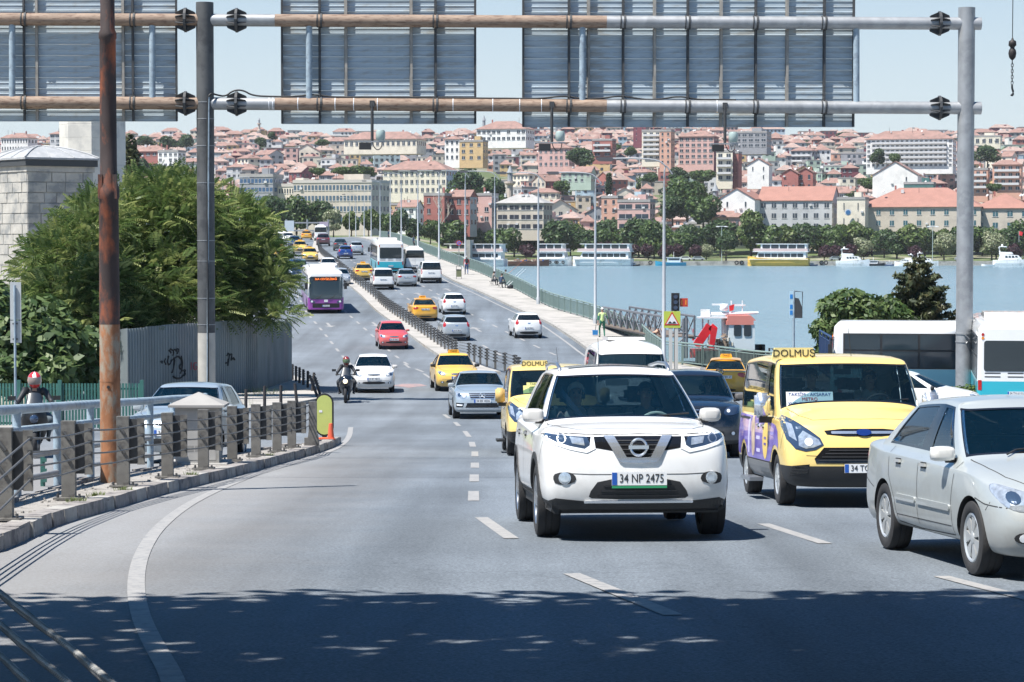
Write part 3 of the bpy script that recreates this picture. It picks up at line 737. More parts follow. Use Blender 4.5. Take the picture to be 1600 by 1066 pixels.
def patch(bvh, poly, view, m, name, root, off=.004, grid=.05, skirt=.012, build=True, mi=None):
 grid=max(.018,grid*.6)
 d,org=DIRS[view]; pts=[Vector((p[0],p[1])) for p in poly]; n=len(pts)
 out=[]
 for i in range(n):
  a,b=pts[i],pts[(i+1)%n]; k=max(1,int((b-a).length/grid))
  for j in range(k): out.append(a.lerp(b,j/k))
 xs=[p.x for p in out]; ys=[p.y for p in out]; inner=[]
 x=min(xs)+grid/2
 while x<max(xs):
  y=min(ys)+grid/2
  while y<max(ys): inner.append(Vector((x,y))); y+=grid
  x+=grid
 no=len(out); res=delaunay_2d_cdt(out+inner,[(i,(i+1)%no) for i in range(no)],[],1,1e-6)
 V=[];ok=[]; last=None
 for v in res[0]:
  hit=bvh.ray_cast(org(v.x,v.y),d)
  if hit[0] is None: V.append(None); continue
  nn_=hit[1] if hit[1].dot(d)<0 else -hit[1]
  V.append(hit[0]+(nn_*.7-d*.3)*off)
 known=[p for p in V if p is not None]
 if not known: return None
 for i,v in enumerate(res[0]):
  if V[i] is None:
   nr=min(range(len(V)),key=lambda j:(res[0][j]-v).length_squared if V[j] is not None else 1e9)
   o_=org(v.x,v.y); q=V[nr]; V[i]=Vector((q.x,o_.y,o_.z)) if view in('front','rear') else Vector((o_.x,q.y,o_.z)) if view in ('left','right') else Vector((o_.x,o_.y,q.z))
 mb=MB(); fl=view in ('rear','left'); nv=len(V)
 fs=[tuple(f)[::-1] if view in('rear','left') else tuple(f) for f in res[2]]
 mb.add(V,fs)
 if skirt:
  mb.v+= [tuple(v+d*(skirt+off)) for v in V]
  be={}
  for f in fs:
   for a,b in zip(f,f[1:]+f[:1]): be[(a,b)]=1
  for (a,b) in be:
   if (b,a) not in be: mb.f.append((b,a,a+nv,b+nv)); mb.m.append(0)
 if not build: return mb
 return mb.build(name,m,root,smooth=False)
def line_on(bvh, pts, view, w, m, name, root, off=.002, step=.05, build=True):
 d,org=DIRS[view]; P2=[Vector((p[0],p[1])) for p in pts]; rs=[P2[0]]
 for a,b in zip(P2,P2[1:]):
  k=max(1,int((b-a).length/step)); rs+=[a.lerp(b,j/k) for j in range(1,k+1)]
 V=[]
 for i,p in enumerate(rs):
  t=(rs[min(i+1,len(rs)-1)]-rs[max(0,i-1)]).normalized(); nn=Vector((-t.y,t.x))*w/2
  pr=[]
  for s in (-1,1):
   h=bvh.ray_cast(org(*(p+nn*s)),d); pr.append(None if h[0] is None else h[0]-d*off)
  V.append(pr)
 mb=MB();
 for a,b in zip(V,V[1:]):
  if None in a or None in b: continue
  f=[a[0],a[1],b[1],b[0]]; mb.add(f if view in('left','front') else f[::-1],[(0,1,2,3)])
 if not mb.v or not build: return mb
 return mb.build(name,m,root)
def surf(bvh,u,v,view):
 d,org=DIRS[view]; h=bvh.ray_cast(org(u,v),d); return h[0]
def plate(root, x, z, txt='34', w=.52, facing=1, y=0, tilt=0, full=False, hgt=.112):
 rt=MB().box((0,0,0),(.012,w,hgt),m=0).build('number_plate',M_PLATE,root,(x,y,z))
 f=facing
 MB().box((f*.008,-f*(w/2-.025)*-1*-1,0),(.004,.048,hgt-.008)).build('blue_band',M_PBLUE,rt)
 if full or txt:
  me=text_mesh(txt,hgt*.92,M_INK,depth=.002); me.transform(Matrix.Rotation(R(90),4,'X')); me.transform(Matrix.Rotation(R(90)*f,4,'Z'))
  wd=max(v.co.y for v in me.vertices)-min(v.co.y for v in me.vertices)
  me.transform(Matrix.Diagonal((1,(w-.11)/wd if txt and len(txt)>5 else .9,1,1)))
  link('lettering',me,rt,(f*.009,f*.022,0))
 return rt
def mirror(root, x, y, z, m, sc=1, tall=1.0, sides=(1,-1)):
 for s in sides:
  bm=bmesh.new(); bmesh.ops.create_cube(bm,size=1)
  for v in bm.verts:
   v.co=Vector((v.co.x*.13*sc,v.co.y*.24*sc,v.co.z*.155*sc*tall))
   if v.co.x>0: v.co.y*=.82; v.co.z*=.8
  bmesh.ops.subdivide_edges(bm,edges=bm.edges,cuts=3,use_grid_fill=True)
  for v in bm.verts:
   c=Vector((v.co.x/(.065*sc),v.co.y/(.12*sc),v.co.z/(.0775*sc*tall))); L=max(abs(c.x),abs(c.y),abs(c.z)); k=(abs(c.x)**3.4+abs(c.y)**3.4+abs(c.z)**3.4)**(1/3.4)
   if L>.01: v.co*= L/k
  me=bpy.data.meshes.new('mirror'); bm.to_mesh(me); bm.free(); me.materials.append(m); me.polygons.foreach_set('use_smooth',[True]*len(me.polygons))
  o=link('mirror',me,root,(x,s*(y+.035*sc),z))
  MB().cyl((0,-s*.17*sc,-.06*sc*tall),(0,-s*.02,-.06*sc*tall),.022*sc,n=8).build('mirror_stalk',M_BLK,o)
  MB().box((-.062*sc,0,0),(.006,.19*sc,.115*sc*tall)).build('mirror_glass',M_CHROME,o)
def seats(root, xs, y0=.37, z=.55, W=None, m=None, h=.62):
 for x in xs:
  for s in (1,-1):
   bm=bmesh.new()
   for c,d in (((x-.02,s*y0,z+h*.5),(.14,.46,h)),((x+.24,s*y0,z+.05),(.5,.46,.14)),((x-.05,s*y0,z+h+.13),(.09,.24,.17))):
    r=bmesh.ops.create_cube(bm,size=1)['verts']
    for v in r: v.co=Vector((c[0]+v.co.x*d[0]+(-.16*(v.co.z+.5) if d[2]>.3 else (-.16 if d[2]==.17 else 0)),c[1]+v.co.y*d[1]*(.8 if (v.co.z>0 and d[2]>.3) else 1),c[2]+v.co.z*d[2]))
   bmesh.ops.bevel(bm,geom=bm.edges[:],offset=.04,segments=2,affect='EDGES')
   me=bpy.data.meshes.new('seat'); bm.to_mesh(me); bm.free(); me.materials.append(m or M_SEAT); me.polygons.foreach_set('use_smooth',[True]*len(me.polygons))
   link('seat',me,root)
def steering(root,x,y,z,m=None,r=.19):
 pts=[Vector((0,r*math.cos(a*.3142),r*math.sin(a*.3142))) for a in range(20)]
 mb=MB(); mb.tube(pts,.014,6,closed=True); mb.box((0,0,0),(.04,.12,.1)); mb.box((0,0,-.02),(.02,2*r-.02,.03)); mb.box((0,0,-.09),(.02,.03,.16))
 o=mb.build('steering_wheel',m or M_BLK,root,(x,y,z),smooth=True,angle=40); o.rotation_euler=(0,R(25),0); return o
def wheels(root,s):
 tm,rm=s['wheel']; w=s['W']/2; y=w-s.get('wy',.13)
 for x in (s['wb']/2,-s['wb']/2)+tuple(s.get('axles',())):
  for sd in (1,-1):
   o=link('wheel',tm,root,(x,sd*y,s['wr_']),rz=0 if sd>0 else math.pi); link('rim',rm,o)
WH_SUV=wheel_meshes(.355,.235,'spoke',5,M_RIM,.245)
WH_SED=wheel_meshes(.315,.205,'cover',7,M_CAP,.21)
WH_ALLOY=wheel_meshes(.32,.22,'spoke',6,M_RIM,.225)
WH_STEEL=wheel_meshes(.33,.21,'cover',9,M_CAP,.205)
WH_SML=wheel_meshes(.29,.18,'cover',6,M_CAP,.19)
def base_car(s,label,cat='car',group=None,name='parked_car'):
 root=thing(name,label,cat,group=group)
 bvh=split_shell(shell(s),root,s); wheels(root,s); shutlines(bvh,root,s); return root,bvh
def seams(bvh,root,s,doors,zlow,ztop=None):
 """dark door gaps on both sides"""
 for view in ('left','right'):
  mb=MB()
  for pl in doors:
   q=line_on(bvh,pl,view,.009,M_SEAM,'x',root,build=False); mb.add(q.v,q.f)
  mb.build('door_gap',M_SEAM,root)
def shutlines(b,r,s):
 w=s['W']/2; xf=s['wb']/2+s['ohf']; xc=s['xc']-s.get('ccurv',.22); zl=s.get('zhf',.72); bz=s.get('bumpz',(.3,.46,.58))[2]; mb=MB()
 for q in (1,-1):
  for view,pl in (('top',[(xf-.34,q*.60*w),(xf-.55,q*.74*w),(s['wb']/2,q*.80*w),(xc+.05,q*.83*w)]),('top',[(xf-.34,q*.60*w),(xf-.30,0)])):
   t=line_on(b,pl,view,.009,M_SEAM,'x',r,build=False); mb.add(t.v,t.f)
 for view in('left','right'):
  t=line_on(b,[(xf-.42,zl-.06),(s['wb']/2+s['wr_']+.03,bz+.02)],view,.008,M_SEAM,'x',r,build=False); mb.add(t.v,t.f)
  t=line_on(b,[(-s['wb']/2-s['wr_']-.03,bz+.02),(-s['wb']/2-s['ohr']+.25,bz+.10)],view,.008,M_SEAM,'x',r,build=False); mb.add(t.v,t.f)
 for zz in (bz-.05,): t=line_on(b,[(-.72*w,zz-.01),(-.5*w,zz-.02),(.5*w,zz-.02),(.72*w,zz-.01)],'front',.007,M_SEAM,'x',r,build=False); mb.add(t.v,t.f)
 mb.build('body_gap',M_SEAM,r)
def handles(bvh,root,xs,z,m):
 for sd,view in ((1,'left'),(-1,'right')):
  for x in xs:
   p=surf(bvh,x,z,view)
   if p is None: continue
   mb=MB(); mb.box((0,0,0),(.17,.028,.028),top=(.9,.6)); mb.box((0,-sd*.012,-.005),(.12,.02,.055),m=1); mb.build('door_handle',[m,M_BLK],root,(x,p.y+sd*.016,z))
def both(f):
 for s in (1,-1): f(s)
def mir(poly,s): return [(p[0]*s,p[1]) for p in poly]
# ---------------------------------------------------------------- people
M_SKIN=mat('skin',(.50,.30,.21),.55,var=.06,scale=30)
M_HAIR=mat('dark_hair',(.025,.02,.018),.7)
def skin_body(name, joints, edges, root, mats, segmat, parent=None, levels=2):
 """joints: name->(pos, radius or (rx,ry)); one continuous skinned surface"""
 keys=list(joints); idx={k:i for i,k in enumerate(keys)}
 me=bpy.data.meshes.new(name); me.from_pydata([joints[k][0] for k in keys],[(idx[a],idx[b]) for a,b in edges],[]); me.update()
 o=bpy.data.objects.new(name,me); COL.objects.link(o)
 o.modifiers.new('k','SKIN');
 if not me.skin_vertices:
  bm=bmesh.new(); bm.from_mesh(me); bm.verts.layers.skin.verify(); bm.to_mesh(me); bm.free()
 sv=me.skin_vertices[0].data
 for k in keys:
  r=joints[k][1]; sv[idx[k]].radius=(r,r) if not isinstance(r,tuple) else r; sv[idx[k]].use_root=(k==root)
 m=o.modifiers[0]; m.use_smooth_shade=True; m.branch_smoothing=.3
 s=o.modifiers.new('s','SUBSURF'); s.levels=levels; s.render_levels=levels
 dg=bpy.context.evaluated_depsgraph_get(); dg.update(); out=bpy.data.meshes.new_from_object(o.evaluated_get(dg))
 bpy.data.objects.remove(o)
 out.materials.clear()
 for mm in mats: out.materials.append(mm)
 segs=[(Vector(joints[a][0]),Vector(joints[b][0]),segmat(a,b)) for a,b in edges]
 mi=[]
 for p in out.polygons:
  c=p.center; best=(1e9,0)
  for a,b,k in segs:
   ab=b-a; t=max(0,min(1,(c-a).dot(ab)/max(ab.length_squared,1e-9))); dd=(c-(a+ab*t)).length
   if dd<best[0]: best=(dd,k)
  mi.append(best[1])
 out.polygons.foreach_set('material_index',mi); out.polygons.foreach_set('use_smooth',[True]*len(mi))
 return link(name,out,parent)
def limb2(a,b,L1,L2,bend):
 """two-bone joint position between a and b bulging to bend"""
 a,b,bend=Vector(a),Vector(b),Vector(bend); d=b-a; D=min(d.length,(L1+L2)*.995); u=d.normalized()
 x=(L1*L1-L2*L2+D*D)/(2*D); h=math.sqrt(max(0,L1*L1-x*x)); n=(bend-u*bend.dot(u)).normalized()
 return a+u*x+n*h, a+u*D
def person(label, loc, rz, pose, top, legs, shoes=None, hair=M_HAIR, sleeves=None, H=1.72, name='person', helmet=None, cap=None, hat=False, group=None, vest=None, short=False, gloves=None, levels=2, fingers=True, bulk=1.0):
 """pose: dict of hip, chest lean, hands, feet positions in metres for a 1.72 m figure facing +x"""
 rt=thing(name,label,'person',loc,rz,group); k=H/1.72
 V_=lambda *a: Vector(a)*k
 hip=V_(*pose.get('hip',(0,0,.92))); up=Vector(pose.get('spine',(0,0,1))).normalized(); fw=Vector((1,0,0)); fw=(fw-up*fw.dot(up)).normalized(); lf=up.cross(fw).normalized()
 J={}; E=[]
 J['pelvis']=(hip,(.155*k,.115*k)); J['belly']=(hip+up*.17*k,(.145*k,.105*k)); J['chest']=(hip+up*.36*k,(.165*k,.115*k)); J['collar']=(hip+up*.49*k,(.10*k,.08*k))
 J['neck']=(hip+up*.545*k,.055*k); hd=Vector(pose.get('head',up)).normalized()
 J['jaw']=(J['neck'][0]+hd*.065*k+fw*.018*k,.062*k); J['skull']=(J['jaw'][0]+hd*.085*k,(.082*k,.088*k)); J['crown']=(J['skull'][0]+hd*.06*k,.062*k)
 E+=[('pelvis','belly'),('belly','chest'),('chest','collar'),('collar','neck'),('neck','jaw'),('jaw','skull'),('skull','crown')]
 def hand(s,w,dirv,side):
  d=Vector(dirv).normalized(); J['palm'+s]=(w+d*.06*k,(.036*k,.02*k)); E.append(('wrist'+s,'palm'+s))
  if fingers:
   ac=side; cu=Vector((0,0,-1)) if abs(d.z)<.8 else fw
   for i,(o_,L) in enumerate(((-.03,.062),(-.01,.075),(.011,.07),(.031,.055))):
    a=w+d*.10*k+ac*o_*k; J[f'f{i}{s}']=(a,.0105*k); J[f'g{i}{s}']=(a+(d*.7+cu*.45)*L*.6*k,.0095*k); J[f'h{i}{s}']=(a+(d*.6+cu*.9)*L*k,.008*k)
    E.extend([('palm'+s,f'f{i}{s}'),(f'f{i}{s}',f'g{i}{s}'),(f'g{i}{s}',f'h{i}{s}')])
   a=w+d*.05*k-ac*.04*k; J['t'+s]=(a,.012*k); J['u'+s]=(a+(d-ac*.4+cu*.3).normalized()*.05*k,.0095*k); E.extend([('palm'+s,'t'+s),('t'+s,'u'+s)])
 for s,sg in (('L',1),('R',-1)):
  sh=hip+up*.46*k+lf*sg*.19*k; J['sh'+s]=(sh,(.062*k,.066*k)); E.append(('chest','sh'+s) if False else ('collar','sh'+s))
  hp=pose.get('hand'+s); hp=Vector(hp)*k if hp else sh-Vector((0,0,.56*k))+lf*sg*.06*k+fw*.05*k
  el,wr=limb2(sh,hp,.29*k,.26*k,Vector(pose.get('elb'+s,(-.6,sg*.6,-.5))))
  J['el'+s]=(el,.043*k); J['wrist'+s]=(wr,.029*k); mid_=sh.lerp(el,.4); J['ua'+s]=(mid_,.052*k); J['fa'+s]=(el.lerp(wr,.35),.042*k)
  E+=[('sh'+s,'ua'+s),('ua'+s,'el'+s),('el'+s,'fa'+s),('fa'+s,'wrist'+s)]; hand(s,wr,(wr-el),lf*sg)
  hj=hip+lf*sg*.095*k-up*.03*k; J['hj'+s]=(hj,(.095*k,.10*k)); E.append(('pelvis','hj'+s))
  ft=pose.get('foot'+s); ft=Vector(ft)*k if ft else Vector((hip.x,sg*.11*k,.08*k))
  kn,an=limb2(hj,ft,.43*k,.43*k,Vector(pose.get('knee'+s,(1,sg*.15,0))))
  J['th'+s]=(hj.lerp(kn,.45),.078*k); J['kn'+s]=(kn,.056*k); J['ca'+s]=(kn.lerp(an,.35),.057*k); J['an'+s]=(an,.038*k)
  td=Vector(pose.get('toe'+s,(1,sg*.15,0))).normalized(); J['heel'+s]=(an+Vector((0,0,-.045*k))-td*.02*k,.04*k); J['toe'+s]=(an+td*.17*k+Vector((0,0,-.052*k)),(.042*k,.026*k))
  E+=[('hj'+s,'th'+s),('th'+s,'kn'+s),('kn'+s,'ca'+s),('ca'+s,'an'+s),('an'+s,'heel'+s),('heel'+s,'toe'+s)]
 mats=[M_SKIN,top,legs,shoes or M_BLK,sleeves or top,hair,gloves or M_SKIN]
 def sm(a,b):
  q=a+'|'+b
  if any(x in q for x in ('jaw','skull','crown','neck')): return 0
  if any(x in q for x in ('palm','f0','f1','f2','f3','g0','h0','g1','g2','g3','tL','tR','uL','uR')): return 6
  if 'fa' in q and ('wrist' in q or 'el' in q): return 0 if short else 4
  if 'ua' in q or ('sh' in q and 'collar' in q): return 4 if 'el' in q else 1
  if 'heel' in q: return 3
  if any(x in q for x in ('th','kn','ca','an','hj')) : return 2
  return 1
 if bulk!=1:
  for kk in list(J):
   if any(x in kk for x in ('sh','ua','fa','el','belly','chest','collar','th','ca','kn','pelvis')):
    r_=J[kk][1]; J[kk]=(J[kk][0],tuple(v*bulk for v in r_) if isinstance(r_,tuple) else r_*bulk)
 body=skin_body('body',J,E,'pelvis',mats,sm,rt,levels)
 sk=J['skull'][0]; q=Matrix([fw,lf,hd]).transposed() if True else None
 fwd=(fw-hd*fw.dot(hd)).normalized(); fl_=hd.cross(fwd)
 def hp(a,b,c): return sk+fwd*a*k+fl_*b*k+hd*c*k
 if helmet:
  mb=MB(); pts=[]; n=20; rows=12
  for i in range(rows+1):
   t=math.pi*i/rows*.86
   for j in range(n): a=2*math.pi*j/n; pts.append(hp(.160*math.sin(t)*math.cos(a)+.005,.138*math.sin(t)*math.sin(a),.005+.165*math.cos(t)))
  mi=[]
  for i in range(rows):
   for j in range(n):
    a=2*math.pi*(j+.5)/n; front=math.cos(a)>.45; m=0
    if front and 5<=i<=8: m=1
    if len(helmet)>2 and abs(math.sin(a))<.25 and i<5 : m=2
    mb.add([],[]) ; mb.f.append((i*n+j,i*n+(j+1)%n,(i+1)*n+(j+1)%n,(i+1)*n+j)); mb.m.append(m)
  mb.v=[tuple(p) for p in pts]; mb.build('helmet',list(helmet),body,smooth=True)
 elif cap:
  mb=MB(); n=16; pts=[];
  for i in range(6):
   t=math.pi*i/5*.5
   for j in range(n): a=2*math.pi*j/n; pts.append(hp(.108*math.sin(t)*math.cos(a)-.005,.098*math.sin(t)*math.sin(a),.03+.10*math.cos(t)))
  mb.v=[tuple(p) for p in pts]
  for i in range(5):
   for j in range(n): mb.f.append((i*n+j,i*n+(j+1)%n,(i+1)*n+(j+1)%n,(i+1)*n+j)); mb.m.append(0)
  mb.prism([(.08,-.07),(.08,.07),(.15,.05),(.165,0),(.15,-.05)],.028,.036,f=lambda u,v,h:hp(u,v,h))
  mb.build('cap',cap,body,smooth=True,angle=50)
 else:
  mb=MB(); n=18; pts=[]; rows=7
  for i in range(rows+1):
   t=math.pi*i/rows*.62
   for j in range(n):
    a=2*math.pi*j/n; f=math.cos(a); tt=t*(1-.42*max(0,f)); rx=.112+.006*math.sin(5*a)
    pts.append(hp(rx*math.sin(tt)*math.cos(a)-.012,.098*math.sin(tt)*math.sin(a),.015+.108*math.cos(tt)))
  mb.v=[tuple(p) for p in pts]
  for i in range(rows):
   for j in range(n): mb.f.append((i*n+j,i*n+(j+1)%n,(i+1)*n+(j+1)%n,(i+1)*n+j)); mb.m.append(0)
  mb.build('hair',hair,body,smooth=True)
 if not helmet or True:
  mb=MB()
  for sg in (1,-1):
   c=hp(.076,sg*.031,.0); mb.lathe([(.001,-.004),(.011,-.002),(.011,.002),(.001,.006)],8,c=c,axis='X',m=0)
   mb.box(hp(.080,sg*.031,.02),(.01,.034,.007),m=1)
   mb.lathe([(.001,-.01),(.018,-.006),(.018,.006),(.001,.01)],8,c=hp(-.005,sg*.083,-.01),axis='Y',m=2)
  mb.prism([(0,.012),(0,-.028),(.026,-.024)],-.011,.011,f=lambda u,v,h:hp(.078+u,h,v-.005),m=2)
  mb.box(hp(.072,0,-.058),(.012,.042,.009),m=3)
  if not helmet: mb.build('face',[M_INK,M_HAIR,M_SKIN,mat('lips',(.35,.12,.1),.5)],body)
 if vest:
  pass
 return rt,body,J
# ---------------------------------------------------------------- the vehicles themselves
def emblem_ring(root,x,y,z,r=.08):
 mb=MB(); mb.tube([(0,r*math.cos(a*.2618),r*math.sin(a*.2618)) for a in range(24)],.013,6,closed=True); mb.box((.004,0,0),(.02,r*2.5,.034))
 o=mb.build('emblem',M_CHROME,root,(x,y,z),smooth=True,angle=40)
 return o
def front_set(bvh,root,s,lamp,grille,intake,fog=None,bars=3,lampm=None,platez=.5,platetxt='34 KL 218',plate_x=None,chrome=True,inner=True,full=False):
 both(lambda q: patch(bvh,mir(chaikin(lamp,2),q),'front',lampm or M_LENS,'headlight',root,.005,.06))
 if inner:
  cx=sum(p[0] for p in lamp)/len(lamp); cz=sum(p[1] for p in lamp)/len(lamp)
  def f(q):
   patch(bvh,circ(q*(cx+.03),cz,.052,12),'front',M_LENSD,'lamp_reflector',root,.009,.03,.002)
   patch(bvh,circ(q*(cx-.09),cz-.01,.035,10),'front',M_LENSW,'lamp_bulb',root,.009,.03,.002)
  both(f)
 if grille:
  patch(bvh,chaikin(grille,1),'front',M_TRIM,'grille',root,.004,.07)
  z0=min(p[1] for p in grille); z1=max(p[1] for p in grille); wx=max(p[0] for p in grille)
  for k in range(bars):
   z=z0+(z1-z0)*(k+1)/(bars+1); patch(bvh,rrect(0,z,wx*1.7,.014,.004,1),'front',M_CHROME if chrome else M_BLK,'grille_bar',root,.012,.08)
 if intake: patch(bvh,chaikin(intake,1),'front',M_BLK,'lower_intake',root,.003,.08)
 if fog: both(lambda q: (patch(bvh,circ(q*fog[0],fog[1],.07,12,.045),'front',M_BLK,'fog_lamp_surround',root,.004,.05), patch(bvh,circ(q*fog[0],fog[1],.035,10),'front',M_LENSW,'fog_lamp',root,.008,.04)))
 p=surf(bvh,0,platez,'front'); plate(root,(p.x if p else 2)+.012,platez,platetxt,facing=1,full=full)
def rear_set(bvh,root,s,lamp,platez,platetxt,bumper=None,lampm=None,handle=None):
 both(lambda q: patch(bvh,mir(chaikin(lamp,2),q),'rear',lampm or M_RED,'tail_light',root,.006,.06))
 p=surf(bvh,0,platez,'rear'); plate(root,(p.x if p else -2)-.012,platez,platetxt,facing=-1)
 if bumper: patch(bvh,chaikin(bumper,1),'rear',M_BLK,'rear_bumper_insert',root,.004,.08)
def wipers(root,x,z,w=.6,m=None):
 mb=MB()
 for y0 in (-.45,.12): mb.tube([(x+.03,y0,z),(x-.03,y0+.1,z+.035),(x-.10,y0+w*.9,z+.07)],.009,5)
 mb.build('wiper',M_BLK,root)
SPECS={}
def make_suv():
 s=dict(paint=M_WHT,W=1.90,H=1.70,wb=2.705,ohf=.92,ohr=.98,zb=.27,zsill=.36,nrf=.13,fc=.15,bumpz=(.34,.52,.70),bumpo=(.035,.0,.015),zhf=1.0,ofh=.11,of5=.035,belt0=1.02,belt1=1.13,zc=1.12,
      xc=1.23,ccurv=.34,xrf=.30,xrr=-1.95,xd=-2.17,xa=.40,xb=-.22,xe=-1.05,xg=-1.45,ztl=1.05,zd=1.18,wg=.875,wr=.665,zrf=1.60,zrr=1.60,redge=.06,hcurv=.14,hbulge=.05,wr_=.355,wy=.125,wheel=WH_SUV,cladk=2,gap=.05,
      of_=0,lower=M_BLK,rlift=.035,crown=.04)
 r,b=base_car(s,'white sport utility vehicle with silver roof rails, nearest vehicle in the middle of the road','car',name='sport_utility_vehicle')
 for view in ('left','right'):
  for xw in (s['wb']/2,-s['wb']/2):
   mb=MB(); N_=22; R0,R1=.405,.47
   pts=[(a,1) for a in range(N_+1)]
   for k in range(N_):
    a0=math.pi*(k/N_)*1.16-.25; a1=math.pi*((k+1)/N_)*1.16-.25
    q=[]
    for rr,aa in ((R0,a0),(R1,a0),(R1,a1),(R0,a1)):
     u=xw+rr*math.cos(aa); v=.355+rr*math.sin(aa); h=surf(b,u,max(.22,v),view); q.append(h)
    if None in q: continue
    sg=1 if view=='left' else -1; o_=[p+Vector((0,sg*.012,0)) for p in q]; mb.add(o_ if sg<0 else o_[::-1],[(0,1,2,3)]);
    ii=[Vector((p.x,p.y-sg*.03,p.z)) for p in q]; mb.add([o_[0],o_[3],ii[3],ii[0]],[(0,1,2,3)]); mb.add([o_[1],o_[2],ii[2],ii[1]],[(0,1,2,3)])
   mb.build('arch_cladding',M_BLK,r)
 patch(b,[(-.80,.25),(-.885,.30),(-.885,.37),(-.80,.405),(-.5,.375),(.5,.375),(.80,.405),(.885,.37),(.885,.30),(.80,.25)],'front',M_BLK,'lower_bumper',r,.006,.06)
 patch(b,rrect(0,.372,1.06,.022,.008),'front',M_CHROME,'bumper_strip',r,.02,.06)
 both(lambda q: patch(b,mir(chaikin([(.47,.985),(.62,.99),(.80,1.005),(.895,1.02),(.895,.96),(.80,.91),(.66,.865),(.50,.835),(.42,.87)],1),q),'front',M_LENSD,'headlight',r,.004,.04))
 def hl(q):
  patch(b,mir([(.415,.87),(.50,.832),(.66,.862),(.80,.905),(.89,.965),(.89,.99),(.79,.935),(.66,.895),(.52,.868),(.47,.90),(.455,.99),(.43,.985)],q),'front',M_LENSW,'running_light',r,.008,.03,.004)
  patch(b,circ(q*.74,.965,.045,16),'front',M_CHROME,'lamp_ring',r,.008,.02,.002); patch(b,circ(q*.74,.965,.034,16),'front',M_LENSD,'lamp_reflector',r,.011,.02,.002)
  patch(b,mir([(.52,.90),(.64,.92),(.66,.985),(.53,.97)],q),'front',M_LENS,'lamp_reflector',r,.008,.03,.002)
 both(hl)
 both(lambda q: patch(b,mir([(.50,.985),(.33,.985),(.245,.85),(.42,.88),(.47,.93)],q),'front',M_TRIM,'grille',r,.004,.04))
 patch(b,[(-.24,.99),(.24,.99),(.13,.79),(-.13,.79)],'front',M_TRIM,'grille',r,.004,.04)
 for k in range(4):
  z=.82+.042*k; wx=.15+.9*(z-.79)*.6; patch(b,rrect(0,z,2*wx,.01,.003,1),'front',M_BLK,'grille_bar',r,.01,.05)
 both(lambda q: patch(b,mir([(.335,.99),(.235,.99),(.115,.785),(0,.785),(0,.735),(.165,.74),(.20,.765)],q),'front',M_CHROME,'chrome_grille_frame',r,.022,.03,.03))
 p=surf(b,0,.885,'front'); emblem_ring(r,p.x+.03,0,.885,.078)
 patch(b,chaikin([(-.37,.60),(.37,.60),(.50,.43),(.44,.395),(-.44,.395),(-.50,.43)],1),'front',M_BLK,'lower_intake',r,.005,.05)
 for k in range(3): patch(b,rrect(0,.43+.045*k,.8-.06*k,.012,.004,1),'front',M_TRIM,'grille_bar',r,.012,.06)
 def fog(q):
  patch(b,mir(chaikin([(.60,.60),(.66,.655),(.80,.645),(.83,.60),(.80,.53),(.63,.545)],1),q),'front',M_BLK,'fog_lamp_surround',r,.005,.04)
  patch(b,circ(q*.715,.595,.058,18),'front',M_CHROME,'lamp_ring',r,.012,.03,.004); patch(b,circ(q*.715,.595,.043,18),'front',M_LENS,'fog_lamp',r,.016,.03,.004)
 both(fog)
 p=surf(b,0,.59,'front'); pl=plate(r,p.x+.03,.59,'34 NP 2475',w=.535,full=True,hgt=.125)
 MB().box((.002,0,-.078),(.012,.535,.022)).build('plate_holder_strip',mat('green_strip',(.03,.28,.12),.5),pl)
 line_on(b,[(-.80,1.00+.02),(-.4,1.005),(0,1.01),(.4,1.005),(.80,1.02)],'front',.010,M_SEAM,'hood_gap',r)
 seams(b,r,s,[[(.98,1.02),(.90,.7),(.93,.36),(.2,.33),(-.20,.34),(-.20,1.1)],[(-.20,.34),(-.95,.34),(-.93,.55),(-1.08,.80),(-1.12,1.14)]],.3)
 handles(b,r,[-.02,-.95],.98,M_CHROME)
 for view in('left','right'): patch(b,[(.86,.27),(.86,.40),(-.86,.40),(-.86,.27)],view,M_BLK,'sill_cladding',r,.012,.1)
 mirror(r,.80,.88,1.17,M_WHT,1.0)
 for sgn in (1,-1):
  mb=MB(); mb.tube([(.10,sgn*.575,1.60),(.0,sgn*.58,1.655),(-.2,sgn*.585,1.69),(-.9,sgn*.59,1.705),(-1.6,sgn*.58,1.68),(-1.78,sgn*.57,1.62)],[.012,.02,.02,.02,.02,.012],8); mb.build('roof_rail',M_RIM,r,smooth=True)
 patch(b,[(.05,-.48),(.05,.48),(-.75,.46),(-.75,-.46)],'top',M_TRIM,'sunroof',r,.006,.08)
 mb=MB(); mb.tube([(.1,.2,1.66),(-.0,.2,1.66)],.01,5)
 MB().cyl((-1.55,.0,1.68),(-1.62,.0,1.98),.006,.003,n=5).build('antenna',M_BLK,r)
 wipers(r,1.12,1.12)
 seats(r,[-.25,-1.15],.38,.62,m=M_SEAT); steering(r,.52,.38,1.02,m=mat('pale_wheel_rim',(.45,.42,.36),.5))
 MB().box((.78,0,.93),(.55,1.42,.22),top=(.6,.95)).build('dashboard',M_INT,r)
 MB().box((-.6,0,.42),(3.1,1.5,.10)).build('cabin_floor',M_INT,r)
 MB().box((.35,0,1.50),(.03,.24,.07)).build('rear_view_mirror',M_BLK,r)
 return r,b
